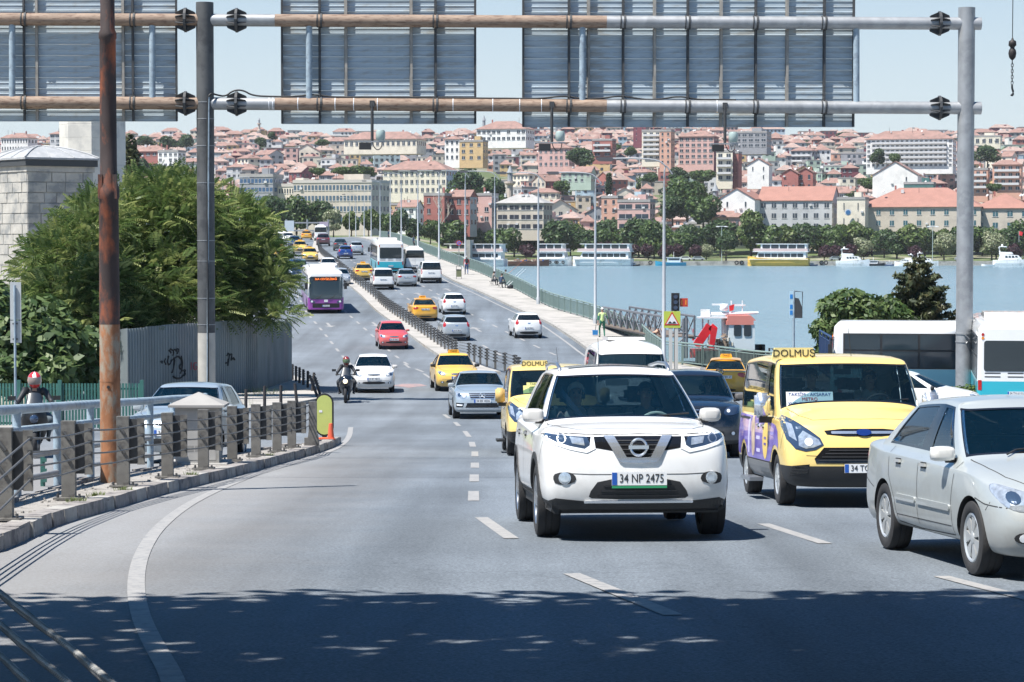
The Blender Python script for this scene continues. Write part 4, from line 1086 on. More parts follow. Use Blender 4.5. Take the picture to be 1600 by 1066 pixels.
def make_minibus(purple=True):
 s=dict(paint=M_YELP,W=1.99,H=1.98,wb=2.93,ohf=.88,ohr=1.05,zb=.24,zsill=.33,nrf=.16,fc=.13,bumpz=(.36,.52,.72),bumpo=(.04,.0,.03),bumpr=(.04,0,.0),zhf=1.04,ofh=.17,of5=.08,belt0=1.14,belt1=1.16,zc=1.29,
      xc=1.58,ccurv=.28,xrf=.88,xrr=-2.38,xd=-2.46,rcurv=.06,rc=.08,nrr=.05,xa=1.0,xb=.20,xe=-1.0,xg=-1.25,ztl=1.05,zd=1.17,wg=.92,wr=.85,zrf=1.85,zrr=1.88,redge=.05,hcurv=.10,rhc=.03,hbulge=.03,wr_=.335,wy=.13,wheel=WH_STEEL,gap=.05,
      lower=M_BLK,cladk=3,rlift=.05,crown=.03,sbulge=.02,sideg=glassmat('bus_side_glass',(.16,.22,.24),.9,op=.6),xqr=-1.2,xq=-1.2,glass={2,3,5,6,7},wsg=glassmat('bus_windscreen',(.62,.80,.86),.35,op=.12,dark=(.02,.05,.07)))
 s['xsG']=[1.22,1.08,.84,.25,.15,-.95,-1.9,-2.2]; s['xsR']=[.66,.52,.44,.25,.15,-.95,-1.9,-2.2]; s['xa']=.85
 r,b=base_car(s,'','minibus',name='shared_taxi_minibus')
 both(lambda q: patch(b,mir([(.50,.79),(.60,.73),(.72,.71),(.84,.74),(.93,.86),(.955,1.02),(.95,1.14),(.90,1.16),(.80,1.08),(.65,.97),(.54,.88)],q),'front',M_LENSD,'headlight',r,.006,.05))
 def hl(q):
  patch(b,mir([(.53,.80),(.62,.76),(.72,.745),(.80,.78),(.80,.9),(.74,.97),(.66,.92),(.56,.86)],q),'front',M_LENS,'lamp_reflector',r,.010,.03,.003)
  patch(b,circ(q*.68,.83,.05,14),'front',M_LENSW,'lamp_bulb',r,.014,.03,.003); patch(b,mir([(.82,.84),(.90,.9),(.92,1.08),(.86,1.05)],q),'front',M_LENS,'lamp_reflector',r,.010,.03,.003)
 both(hl)
 patch(b,chaikin([(-.50,.995),(.50,.995),(.44,.90),(-.44,.90)],1),'front',M_TRIM,'grille',r,.005,.06)
 patch(b,rrect(0,.945,.80,.032,.012),'front',M_CHROME,'grille_bar',r,.018,.05)
 patch(b,circ(0,.945,.095,18,.042),'front',mat('blue_oval',(.01,.03,.16),.15,coat=1),'emblem',r,.028,.04,.02)
 patch(b,[(-.50,.76),(.50,.76),(.62,.62),(.60,.56),(-.60,.56),(-.62,.62)],'front',M_TRIM,'lower_intake',r,.005,.06)
 for k in range(4): patch(b,rrect(0,.60+.042*k,1.15-.09*k,.012,.004,1),'front',M_BLK,'grille_bar',r,.012,.06)
 def fog(q):
  patch(b,mir([(.68,.55),(.88,.53),(.90,.41),(.70,.44)],q),'front',M_TRIM,'fog_lamp_surround',r,.004,.05)
  for k in range(3): patch(b,mir(rrect(.79,.45+.035*k,.18,.01,.003,1),q),'front',M_BLK,'grille_bar',r,.010,.05)
 both(fog)
 p=surf(b,0,.50,'front'); plate(r,p.x+.03,.50,'34 TCD 14',w=.52,full=True)
 seams(b,r,s,[[(1.22,1.15),(1.10,.85),(1.10,.62)],[(.20,1.75),(.20,.40)],[(-.95,1.72),(-.95,.42)]],.3)
 for view in('left','right'):
  patch(b,[(.98,.30),(.98,.52),(-.98,.52),(-.98,.30)],view,mat('grey_plastic',(.17,.175,.18),.5),'sill_cladding',r,.012,.1)
  line_on(b,[(-.9,1.08),(-2.1,1.08)],view,.03,M_BLK,'door_rail',r,.006)
 handles(b,r,[.38,-.05],1.00,M_CHROME)
 for sgn in(1,-1):
  bm=bmesh.new(); bmesh.ops.create_cube(bm,size=1); bmesh.ops.scale(bm,vec=(.14,.20,.33),verts=bm.verts); bmesh.ops.bevel(bm,geom=bm.edges[:],offset=.035,segments=3,affect='EDGES')
  me=bpy.data.meshes.new('mirror'); bm.to_mesh(me); bm.free(); me.polygons.foreach_set('use_smooth',[True]*len(me.polygons)); me.materials.append(M_CHROME if purple else M_YEL)
  o=link('mirror',me,r,(1.02,sgn*1.09,1.28)); MB().box((0,-sgn*.07,-.19),(.08,.22,.08)).box((.02,-sgn*.16,-.26),(.14,.06,.16)).build('mirror_stalk',M_BLK,o)
 wipers(r,1.40,1.29,.7)
 seats(r,[.12,-.85,-1.75],.48,.80,m=M_SEAT); steering(r,.86,.45,1.25)
 MB().box((1.10,0,1.12),(.72,1.6,.26),top=(.7,.95)).build('dashboard',M_INT,r); MB().box((-.6,0,.45),(3.7,1.7,.10)).build('cabin_floor',M_INT,r)
 MB().box((.72,0,1.72),(.03,.22,.07)).build('rear_view_mirror',M_BLK,r)
 for sgn in (1,-1): MB().box((0,0,0),(.9,.18,.05)).build('side_step',M_RIM if purple else M_BLK,r,(.0-.35,sgn*1.04,.27))
 sg=MB(); sg.prism([(-.29,0),(.29,0),(.25,.155),(-.25,.155)],-.05,.05,f=lambda u,v,h:(h,u,v)); so=sg.build('taxi_sign',mat('sign_cream',(.80,.66,.28),.4),r,(.62,-.62 if purple else -.35,1.885))
 me=text_mesh('DOLMUŞ',.135,M_INK,depth=.006); me.transform(Matrix.Rotation(R(90),4,'X')); me.transform(Matrix.Rotation(R(90),4,'Z')); link('lettering',me,so,(.052,0,.078))
 MB().cyl((.55,.15,1.93),(.60,.10,2.33),.005,.003,n=5).build('antenna',M_BLK,r)
 if purple:
  c=MB().box((0,0,0),(.006,.60,.20)).build('destination_card',M_PLATE,r,(1.30,-.52,1.36)); c.rotation_euler.y=R(-14)
  for t,z,mm,sz in (('TAKSİM - AKSARAY',.062,M_INKB,.062),('METRO',0,M_INKR,.062),('YUSUFPAŞA-HASEKİ',-.062,M_INKB,.062)):
   me=text_mesh(t,sz,mm,depth=.002); me.transform(Matrix.Rotation(R(90),4,'X')); me.transform(Matrix.Rotation(R(90),4,'Z')); link('lettering',me,c,(.006,0,z))
 else:
  c=MB().box((0,0,0),(.006,.52,.20)).box((0,0,.13),(.006,.38,.07)).build('destination_card',mat('yellow_card',(.72,.68,.25),.6),r,(1.30,-.36,1.40)); c.rotation_euler.y=R(-14)
  for t,z,sz in (('TAKSİM',.13,.07),('VEZNECİLER',.055,.05),('SARAÇHANE',0,.05),('YUSUFPAŞA',-.055,.05)):
   me=text_mesh(t,sz,M_INK,depth=.002); me.transform(Matrix.Rotation(R(90),4,'X')); me.transform(Matrix.Rotation(R(90),4,'Z')); link('lettering',me,c,(.006,0,z))
 if purple:
  m,nt,bs=nodes_of('purple_wrap'); N=nt.nodes.new; Lk=nt.links.new
  tc=N('ShaderNodeTexCoord'); nz=N('ShaderNodeTexNoise'); nz.inputs['Scale'].default_value=1.6; nz.inputs['Detail'].default_value=3; Lk(tc.outputs['Object'],nz.inputs[0])
  cr=N('ShaderNodeValToRGB'); cr.color_ramp.elements[0].position=.38; cr.color_ramp.elements[0].color=(.11,.06,.42,1); cr.color_ramp.elements[1].position=.62; cr.color_ramp.elements[1].color=(.27,.19,.62,1)
  e=cr.color_ramp.elements.new(.5); e.color=(.17,.11,.52,1)
  Lk(nz.outputs[0],cr.inputs[0]); Lk(cr.outputs[0],bs.inputs['Base Color']); bs.inputs['Roughness'].default_value=.3; bs.inputs['Coat Weight'].default_value=.5
  M_BLOB=mat('wrap_figure',(.55,.42,.32),.4,var=.5,scale=5); M_DISC=mat('wrap_disc',(.82,.58,.16),.4); M_WL=mat('wrap_print',(.62,.58,.8),.4)
  for view in('left','right'):
   def arc(cx,rad,a0,a1,n=10): return [(cx+rad*math.cos(R(a0+(a1-a0)*i/n)),.335+rad*math.sin(R(a0+(a1-a0)*i/n))) for i in range(n+1)]
   wb2=s['wb']/2
   poly=[(-2.35,1.14),(-2.38,.60),(-2.05,.56)]+arc(-wb2,.44,150,30)+[(-.95,.54),(.95,.54)]+arc(wb2,.44,150,62)+[(1.66,.66),(1.68,.80),(1.60,.95),(1.45,1.02),(1.30,1.04),(1.1,1.05),(.9,1.06),(.8,1.07),(.3,1.10)]
   patch(b,poly,view,m,'printed_wrap',r,.003,.07,.0)
   patch(b,circ(.62,.82,.24,24,.26),view,M_DISC,'wrap_print',r,.006,.06,.0)
   patch(b,chaikin([(-.75,1.10),(-.55,1.14),(-.40,1.02),(-.32,.80),(-.38,.58),(-.62,.56),(-.66,.8)],1),view,M_BLOB,'wrap_print',r,.006,.06,.0)
   patch(b,[(-1.0,1.1),(-.85,1.1),(-.85,.60),(-1.0,.60)],view,M_WL,'wrap_print',r,.006,.08,.0)
   for k in range(3): patch(b,rrect(-.05+.02*k,1.0-.17*k,.34,.05,.01,1),view,M_WL,'wrap_print',r,.006,.08,.0)
   for k in range(2): patch(b,rrect(.62,.84-.08*k,.2,.03,.01,1),view,m,'wrap_print',r,.009,.08,.0)
 return r,b
def make_saloon():
 s=dict(paint=M_SILG,W=1.72,H=1.47,wb=2.60,ohf=.83,ohr=.98,zb=.18,zsill=.26,nrf=.24,fc=.20,bumpz=(.27,.43,.55),bumpo=(.04,.0,.03),zhf=.70,ofh=.14,of5=.06,belt0=.90,belt1=.97,zc=.98,wframe=.028,
      xc=1.16,ccurv=.30,xrf=.22,xrr=-1.22,xd=-1.78,rcurv=.16,xa=.42,xb=-.22,xe=-.98,xg=-1.28,ztl=.98,orh=.06,zd=1.02,wg=.88,wr=.645,zrf=1.39,zrr=1.38,redge=.035,hcurv=.12,rhc=.10,hbulge=.06,wr_=.315,wy=.115,wheel=WH_SED,gap=.04,lower=M_SILG,rbulge=.03,
      rlift=.03,crown=.035,sideg=glassmat('clear_side_glass',(.62,.74,.74),1.0,op=.12))
 s['xsG']=[.82,.73,.34,-.19,-.25,-.92,-1.46,-1.66]; s['xsR']=[.06,.01,-.10,-.23,-.30,-.82,-1.10,-1.20]
 s['glass']={2,3,5,6}
 r,b=base_car(s,'pale silver saloon car cut by the right edge of the picture, nearest car of the right lane','car',name='saloon_car')
 front_set(b,r,s,[(.42,.62),(.60,.56),(.74,.60),(.80,.72),(.78,.80),(.66,.76),(.48,.70)],[(-.36,.69),(.36,.69),(.30,.60),(-.30,.60)],[(-.40,.45),(.40,.45),(.46,.32),(-.46,.32)],fog=(.62,.36),platez=.50,platetxt='34 FG 614')
 rear_set(b,r,s,[(.50,.98),(.76,.95),(.80,.80),(.62,.78),(.50,.84)],.72,'34 FG 614')
 seams(b,r,s,[[(.86,.93),(.80,.6),(.84,.30),(-.18,.28),(-.22,.92)],[(-.18,.28),(-.84,.30),(-.92,.5),(-1.12,.72),(-1.16,.98)]],.3)
 line_on(b,[(1.9,.60),(1.62,.62),(1.42,.66)],'left',.009,M_SEAM,'bumper_gap',r); line_on(b,[(1.9,.60),(1.62,.62),(1.42,.66)],'right',.009,M_SEAM,'bumper_gap',r)
 for view in('left','right'):
  for x0,x1 in ((.78,-.16),(-.24,-.86)): patch(b,rrect((x0+x1)/2,.53,x0-x1,.055,.02),view,M_SILG,'side_moulding',r,.016,.08)
  line_on(b,[(.80,.375),(-.86,.365)],view,.008,M_SEAM,'sill_gap',r)
 handles(b,r,[-.04,-.82],.86,M_SILG)
 mirror(r,.66,.845,.99,mat('white_mirror_cap',(.72,.71,.68),.3,coat=1),1.0,.95); wipers(r,1.05,1.0)
 seats(r,[-.22,-1.0],.36,.42,m=M_SEAT); steering(r,.42,.36,.84); MB().box((.70,0,.80),(.45,1.3,.20),top=(.6,.95)).build('dashboard',M_INT,r); MB().box((-.3,0,.30),(2.4,1.4,.08)).build('cabin_floor',M_INT,r)
 MB().box((.18,0,1.30),(.03,.22,.06)).build('rear_view_mirror',M_BLK,r)
 return r,b
def make_sedan(paintm=None,wheel=None):
 p=paintm or M_YEL
 s=dict(paint=p,W=1.75,H=1.48,wb=2.62,ohf=.86,ohr=1.02,zb=.19,zsill=.26,nrf=.20,fc=.20,bumpz=(.27,.44,.56),zhf=.76,ofh=.12,belt0=.92,belt1=.99,zc=1.0,xc=1.10,ccurv=.30,xrf=.20,xrr=-1.05,xd=-1.72,rcurv=.14,
      xa=.40,xb=-.22,xe=-.95,xg=-1.25,ztl=.99,zd=1.03,wg=.88,wr=.66,zrf=1.40,zrr=1.38,redge=.035,rhc=.10,hbulge=.05,wr_=.315,wy=.11,wheel=wheel or WH_SED,lower=p,rbulge=.03,rlift=.03,crown=.035,rearg=M_SG)
 s['xsG']=[.74,.62,.32,-.17,-.27,-.90,-1.28,-1.58]; s['xsR']=[.0,-.08,-.10,-.21,-.33,-.80,-.95,-1.08]
 return s
def dress_cabin(r,xs=(-.25,),z=.42,y=.36,sw=(.42,.84)):
 seats(r,xs,y,z); steering(r,sw[0],y,sw[1]); MB().box((sw[0]+.28,0,sw[1]-.05),(.42,1.25,.18),top=(.6,.95)).build('dashboard',M_INT,r)
 MB().box((-.35,0,z-.12),(2.3,1.35,.08)).build('cabin_floor',M_INT,r)
def proto_sedan():
 s=make_sedan(M_YEL)
 r,b=base_car(s,'','taxi',name='taxi')
 front_set(b,r,s,[(.46,.66),(.60,.64),(.76,.70),(.80,.80),(.72,.83),(.56,.78)],[(-.30,.74),(.30,.74),(.22,.66),(-.22,.66)],[(-.42,.50),(.42,.50),(.50,.33),(-.50,.33)],fog=(.62,.38),bars=2,platez=.56,platetxt='34 TBR 37')
 rear_set(b,r,s,[(.46,.95),(.62,.97),(.79,.92),(.80,.80),(.66,.78),(.48,.84)],.80,'34 TBR 37',bumper=[(-.4,.36),(.4,.36),(.4,.27),(-.4,.27)])
 seams(b,r,s,[[(.82,.93),(.78,.6),(.80,.30),(-.18,.28),(-.22,.92)],[(-.18,.28),(-.84,.30),(-.92,.5),(-1.12,.72)]],.3); handles(b,r,[-.04,-.82],.87,M_YEL)
 mirror(r,.66,.86,1.0,M_BLK,.95); dress_cabin(r)
 MB().prism([(-.24,0),(.24,0),(.20,.13),(-.20,.13)],-.05,.05,f=lambda u,v,h:(h,u,v)).build('taxi_sign',mat('taxi_sign_orange',(.82,.42,.04),.4),r,(-.1,0,1.475))
 me=text_mesh('TAKSİ',.10,M_INK,depth=.004); me.transform(Matrix.Rotation(R(90),4,'X'))
 so=[o for o in r.children if o.name.startswith('taxi_sign')][0]
 a=me.copy(); a.transform(Matrix.Rotation(R(90),4,'Z')); link('lettering',a,so,(.053,0,.066)); me.transform(Matrix.Rotation(R(-90),4,'Z')); link('lettering',me,so,(-.053,0,.066))
 return r
def proto_plain_sedan(taxi):
 r=dup(taxi)
 for ch in list(r.children):
  if ch.name.startswith('taxi_sign'):
   for q in list(ch.children): bpy.data.objects.remove(q)
   bpy.data.objects.remove(ch)
 r.name='saloon_car'; r['category']='car'; return r
def proto_luxury():
 s=make_sedan(M_SILB,WH_ALLOY); s.update(W=1.77,H=1.45,wb=2.76,ohf=.82,ohr=1.0,zhf=.80,nrf=.16,bumpo=(.0,.0,.02),xc=1.12,zc=1.02)
 r,b=base_car(s,'','car',name='saloon_car')
 both(lambda q: patch(b,mir(chaikin([(.48,.66),(.62,.64),(.78,.68),(.83,.78),(.78,.85),(.66,.80),(.47,.77)],1),q),'front',M_LENS,'headlight',r,.005,.05))
 both(lambda q: (patch(b,circ(q*.70,.745,.055,14),'front',M_LENSD,'lamp_reflector',r,.009,.03,.002), patch(b,circ(q*.56,.715,.045,12),'front',M_LENSW,'lamp_bulb',r,.009,.03,.002)))
 patch(b,[(-.42,.80),(.42,.80),(.36,.64),(-.36,.64)],'front',M_TRIM,'grille',r,.004,.06)
 for z,wx in ((.80,.84),(.748,.80),(.695,.76),(.64,.72)): patch(b,rrect(0,z,wx,.02,.005,1),'front',M_CHROME,'grille_bar',r,.014,.06)
 p=surf(b,0,.72,'front'); em=MB(); em.tube([(0,.088*math.cos(a*.2618),.088*math.sin(a*.2618)) for a in range(24)],.010,6,closed=True)
 for k in range(3):
  a=R(90+120*k); c=Vector((0,math.cos(a),math.sin(a))); t=Vector((0,-math.sin(a),math.cos(a))); em.add([t*.018,c*.085,-t*.018,Vector((.014,0,0))],[(0,1,3),(1,2,3)])
 em.build('emblem',M_CHROME,r,(p.x+.03,0,.72));
 patch(b,[(-.46,.50),(.46,.50),(.52,.36),(-.52,.36)],'front',M_TRIM,'lower_intake',r,.004,.06)
 both(lambda q:(patch(b,mir([(.56,.49),(.80,.51),(.80,.37),(.60,.37)],q),'front',M_TRIM,'fog_lamp_surround',r,.004,.05),patch(b,mir([(.60,.45),(.78,.465),(.78,.42),(.62,.41)],q),'front',M_LENSW,'running_light',r,.01,.05)))
 patch(b,rrect(0,.31,1.5,.022,.008),'front',M_CHROME,'bumper_strip',r,.012,.08)
 p=surf(b,0,.56,'front'); plate(r,p.x+.02,.56,'34 EK 4036',full=True)
 rear_set(b,r,s,[(.46,.95),(.62,.97),(.79,.92),(.80,.80),(.66,.78),(.48,.84)],.80,'34 EK 4036')
 seams(b,r,s,[[(.82,.95),(.78,.6),(.80,.30),(-.18,.28),(-.22,.95)],[(-.18,.28),(-.84,.30),(-.92,.5),(-1.12,.72)]],.3); handles(b,r,[-.04,-.82],.88,M_CHROME)
 mirror(r,.68,.86,1.02,M_SILB,.95); dress_cabin(r,(-.25,-1.0)); return r
def proto_hatch():
 s=dict(paint=M_WHT,W=1.68,H=1.48,wb=2.47,ohf=.78,ohr=.62,zb=.19,zsill=.26,nrf=.20,fc=.20,bumpz=(.27,.44,.56),zhf=.78,ofh=.12,belt0=.93,belt1=1.02,zc=1.01,xc=1.08,ccurv=.30,xrf=.25,xrr=-1.42,xd=-1.72,rcurv=.14,
      xa=.40,xb=-.20,xe=-.85,xg=-1.2,ztl=.98,orh=.08,zd=1.05,wg=.88,wr=.67,zrf=1.40,zrr=1.40,redge=.035,rhc=.08,hbulge=.05,wr_=.30,wy=.11,wheel=WH_SML,lower=M_WHT,rlift=.03,crown=.035)
 s['xsG']=[.74,.62,.32,-.15,-.25,-.88,-1.15,-1.42]; s['xsR']=[.05,-.03,-.06,-.18,-.28,-.86,-1.08,-1.30]
 r,b=base_car(s,'','car',name='hatchback')
 front_set(b,r,s,[(.44,.68),(.58,.64),(.74,.70),(.79,.80),(.72,.84),(.54,.79)],[(-.28,.76),(.28,.76),(.22,.68),(-.22,.68)],[(-.42,.46),(.42,.46),(.46,.35),(-.46,.35)],fog=(.62,.40),bars=2,platez=.56,platetxt='34 BT 8810')
 rear_set(b,r,s,[(.62,1.12),(.72,1.08),(.79,.92),(.76,.80),(.64,.84),(.60,.95)],.62,'34 BT 8810',bumper=[(-.58,.42),(.58,.42),(.52,.26),(-.52,.26)])
 seams(b,r,s,[[(.80,.95),(.76,.6),(.78,.30),(-.16,.28),(-.20,.95)],[(-.16,.28),(-.78,.30),(-.86,.5),(-1.0,.72)]],.3); handles(b,r,[-.02,-.78],.87,M_WHT)
 patch(b,[(-.10,.94),(.10,.94),(.06,.86),(-.06,.86)],'rear',M_CHROME,'boot_badge',r,.006,.05)
 mirror(r,.66,.83,1.0,M_WHT,.92); dress_cabin(r); return r
def proto_mpv():
 s=dict(paint=M_WHT,W=1.80,H=1.80,wb=2.75,ohf=.85,ohr=.78,zb=.2,zsill=.28,nrf=.18,fc=.2,bumpz=(.3,.46,.6),zhf=.92,ofh=.14,belt0=1.04,belt1=1.08,zc=1.18,xc=1.22,ccurv=.3,xrf=.45,xrr=-2.0,xd=-2.10,rcurv=.06,rc=.08,nrr=.05,
      xa=.5,xb=-.10,xe=-1.0,xg=-1.5,ztl=1.0,zd=1.06,wg=.90,wr=.80,zrf=1.68,zrr=1.72,redge=.05,rhc=.03,hbulge=.05,wr_=.32,wy=.11,wheel=WH_STEEL,lower=M_BLK,cladk=3,rlift=.04,crown=.04)
 s['xsG']=[.86,.74,.5,-.05,-.15,-1.0,-1.5,-1.9]; s['xsR']=[.22,.12,.06,-.08,-.18,-1.0,-1.5,-1.88]
 r,b=base_car(s,'','van',name='van')
 front_set(b,r,s,[(.46,.74),(.62,.70),(.80,.78),(.85,.96),(.78,1.0),(.58,.90)],[(-.36,.88),(.36,.88),(.30,.76),(-.30,.76)],[(-.46,.52),(.46,.52),(.5,.36),(-.5,.36)],fog=(.66,.42),platez=.60,platetxt='34 HV 527')
 rear_set(b,r,s,[(.76,1.22),(.86,1.20),(.87,.74),(.77,.76)],.86,'34 HV 527')
 seams(b,r,s,[[(.90,1.05),(.84,.7),(.86,.33),(-.06,.3),(-.10,1.6)],[(-.06,.3),(-.90,.33),(-1.0,.6),(-1.0,1.6)]],.3); handles(b,r,[.06,-.9],.98,M_BLK)
 mirror(r,.80,.90,1.18,M_WHT,1.0,1.2); dress_cabin(r,(-.1,),z=.6,y=.4,sw=(.6,1.08))
 return r
def proto_highvan():
 s=dict(paint=M_WHT,W=1.96,H=2.62,wb=3.6,ohf=1.0,ohr=1.3,zb=.24,zsill=.33,nrf=.22,fc=.22,bumpz=(.36,.52,.7),zhf=1.05,ofh=.2,of5=.1,belt0=1.22,belt1=1.25,zc=1.42,xc=1.85,ccurv=.3,xrf=1.15,xrr=-3.0,xd=-3.05,rcurv=.04,rc=.06,nrr=.04,
      xa=1.3,xb=.55,xe=-1.2,xg=-1.8,ztl=1.1,zd=1.36,wg=.93,wr=.86,zrf=2.05,zrr=2.18,redge=.42,hcurv=.12,rhc=.03,hbulge=.07,wr_=.34,wy=.14,wheel=WH_STEEL,lower=M_BLK,cladk=3,rlift=.12,crown=.16,sbulge=.03)
 s['xsG']=[1.50,1.38,1.0,.60,.50,-1.2,-1.9,-2.8]; s['xsR']=[.92,.80,.72,.60,.50,-1.2,-1.9,-2.85]; s['zrf']=2.10; s['redge']=.36
 r,b=base_car(s,'','van',name='high_roof_van')
 front_set(b,r,s,[(.56,.86),(.70,.82),(.88,.92),(.92,1.14),(.84,1.2),(.66,1.02)],[(-.5,1.04),(.5,1.04),(.42,.88),(-.42,.88)],[(-.55,.6),(.55,.6),(.6,.42),(-.6,.42)],platez=.66,platetxt='34 ZR 906')
 rear_set(b,r,s,[(.86,1.25),(.94,1.25),(.94,.82),(.86,.82)],.72,'34 ZR 906')
 seams(b,r,s,[[(1.5,1.2),(1.2,.8),(1.2,.4)],[(.55,2.0),(.55,.36)],[(-1.2,2.0),(-1.2,.36)]],.3); line_on(b,[(0,2.2),(0,.7)],'rear',.012,M_SEAM,'door_gap',r)
 handles(b,r,[.7],1.1,M_BLK)
 mirror(r,1.40,1.0,1.45,M_BLK,1.1,1.9); dress_cabin(r,(.5,),z=.85,y=.48,sw=(1.18,1.3))
 mb=MB(); mb.prism([(-.95,0),(.75,0),(.62,.07),(-.80,.11)],-.48,.48,f=lambda u,v,h:(u,h,v)); so=mb.build('roof_air_unit',M_WHT,r,(-.75,0,min(surf(b,-1.5,.4,'top').z,surf(b,-.1,.4,'top').z)+.02))
 mb=MB()
 for k in range(16): mb.box((-.2,-.42+.056*k,.085),(.5,.022,.03),m=0)
 mb.build('vent_slats',M_BLK,so)
 return r
def proto_offroad(paintm):
 s=dict(paint=paintm,W=1.86,H=1.73,wb=2.75,ohf=.88,ohr=.95,zb=.24,zsill=.32,nrf=.18,fc=.18,bumpz=(.32,.5,.66),zhf=.98,ofh=.10,belt0=1.06,belt1=1.12,zc=1.16,xc=1.2,ccurv=.3,xrf=.35,xrr=-1.95,xd=-2.15,xa=.45,xb=-.2,xe=-1.05,xg=-1.5,ztl=1.0,zd=1.12,
      wg=.89,wr=.70,zrf=1.62,zrr=1.63,wr_=.35,wy=.12,wheel=WH_SUV,lower=M_BLK,cladk=2)
 r,b=base_car(s,'','car',name='off_road_car')
 front_set(b,r,s,[(.50,.84),(.66,.82),(.84,.88),(.86,1.0),(.78,1.03),(.56,.98)],[(-.44,1.0),(.44,1.0),(.34,.72),(-.34,.72)],[(-.5,.56),(.5,.56),(.56,.38),(-.56,.38)],fog=(.70,.48),bars=3,platez=.52,platetxt='34 DV 071',lampm=M_LENSD)
 rear_set(b,r,s,[(.66,1.12),(.80,1.10),(.84,.90),(.68,.90)],.92,'34 DV 071',bumper=[(-.6,.5),(.6,.5),(.6,.3),(-.6,.3)])
 seams(b,r,s,[[(.90,1.05),(.84,.7),(.86,.36),(-.16,.33),(-.2,1.1)],[(-.16,.33),(-.9,.36),(-.98,.6),(-1.15,.85)]],.3); handles(b,r,[-.02,-.9],.98,M_CHROME)
 mirror(r,.82,.92,1.17,paintm,1.05); dress_cabin(r,(-.2,-1.0),z=.58,y=.39,sw=(.5,1.0));
 for sgn in (1,-1): MB().tube([(.1,sgn*.66,1.63),(0,sgn*.67,1.69),(-1.5,sgn*.67,1.72),(-1.7,sgn*.65,1.64)],.016,6).build('roof_rail',M_BLK,r,smooth=True)
 return r
def proto_bus(name,L,W,H,lower,upper,trimc,style):
 """x forward; style: 'city' purple front, 'coach' turquoise"""
 r=thing(name,'','bus'); w=W/2; zb=.30
 outline=[]; n=6; rc_=.22
 bm=bmesh.new()
 prof=[(zb,.985),(zb+.12,1),(1.15,1),(2.55,.985),(H-.22,.965),(H-.07,.90),(H,.74)]
 rings=[]
 for z,k in prof:
  ww=w*k; lf=L/2-(0.02 if z<1.2 else .02+(z-1.2)*.09) ; lb=-L/2+(0 if z<1.2 else (z-1.2)*.02)
  if z>=H-.08: lf-= .12; lb+=.10
  if z>=H-.001: lf-=.10; lb+=.1
  ring=[]
  for cx,cy,a0 in ((lf-rc_,ww-rc_,90),(lb+rc_*.6,ww-rc_*.6,180)):
   rr=rc_ if cx>0 else rc_*.6
   for i in range(n+1):
    a=R(a0-90*i/n) if cx>0 else R(a0-90*i/n)
  pts=[]
  def arc(cx,cy,rr,a0,a1):
   for i in range(n+1):
    a=R(a0+(a1-a0)*i/n); pts.append((cx+rr*math.cos(a),cy+rr*math.sin(a)*1.0))
  arc(lf-rc_,ww-rc_,rc_,0,90); arc(lb+rc_*.6,ww-rc_*.6,rc_*.6,90,180); arc(lb+rc_*.6,-ww+rc_*.6,rc_*.6,180,270); arc(lf-rc_,-ww+rc_,rc_,270,360)
  rings.append([bm.verts.new((x,y,z)) for x,y in pts])
 N_=len(rings[0])
 for a,b in zip(rings,rings[1:]):
  for i in range(N_):
   f=bm.faces.new((a[i],a[(i+1)%N_],b[(i+1)%N_],b[i])); f.material_index=0 if a is rings[0] or a is rings[1] else 1
 f=bm.faces.new(rings[-1]); f.material_index=1; f=bm.faces.new(rings[0][::-1]); f.material_index=2
 me=bpy.data.meshes.new('shell'); bmesh.ops.triangulate(bm,faces=[f for f in bm.faces if len(f.verts)>4]); bm.to_mesh(me); bm.free()
 for m in (lower,upper,M_BLK): me.materials.append(m)
 o=bpy.data.objects.new('sh',me); COL.objects.link(o)
 c=MB(); axl=[L/2-2.5,-L/2+3.2]
 for xx in axl:
  for sy in (1,-1): c.cyl((xx,sy*(w-.4),.48),(xx,sy*(w+.3),.48),.56,n=28,m=2)
 cm=c.mesh('c',[M_BLK]*3); co=bpy.data.objects.new('c',cm); COL.objects.link(co); b_=o.modifiers.new('b','BOOLEAN'); b_.object=co; b_.solver='EXACT'
 dg=bpy.context.evaluated_depsgraph_get(); dg.update(); out=bpy.data.meshes.new_from_object(o.evaluated_get(dg)); bpy.data.objects.remove(o); bpy.data.objects.remove(co)
 bm=bmesh.new(); bm.from_mesh(out); bvh=BVHTree.FromBMesh(bm)
 for f in bm.faces: f.smooth=True
 bm.to_mesh(out); bm.free(); out.set_sharp_from_angle(angle=R(30)); link('body',out,r)
 gl=mat('bus_glass',(.02,.035,.045),.07,coat=.6,spec=.8)
 for view in('left','right'):
  x0=L/2-.55; k=int((L-1.1)/1.35); wd=(L-1.1)/k
  patch(bvh,[(x0+.02,1.18),(x0+.02,2.62),(x0-wd*k-.02,2.62),(x0-wd*k-.02,1.18)],view,M_BLK,'window_band',r,.004,.5)
  for i in range(k):
   cx=x0-wd*(i+.5); patch(bvh,rrect(cx,1.56,wd-.09,.66,.04,2),view,gl,'window',r,.012,.5); patch(bvh,rrect(cx,2.26,wd-.09,.60,.04,2),view,gl,'window',r,.014,.5)
  if style=='coach':
   patch(bvh,[(x0,1.165),(x0,1.10),(-L/2+.3,1.10),(-L/2+.3,1.165)],view,mat('pale_turquoise_band',(.35,.66,.70),.35,coat=.5),'side_band',r,.004,.5)
 wsz=(1.02,2.60) if style=='city' else (1.15,2.45)
 patch(bvh,rrect(0,(wsz[0]+wsz[1])/2,w*1.84,wsz[1]-wsz[0],.14,4),'front',mat('bus_windscreen_dark',(.025,.045,.06),.06,coat=.6,spec=.8),'windscreen',r,.010,.3)
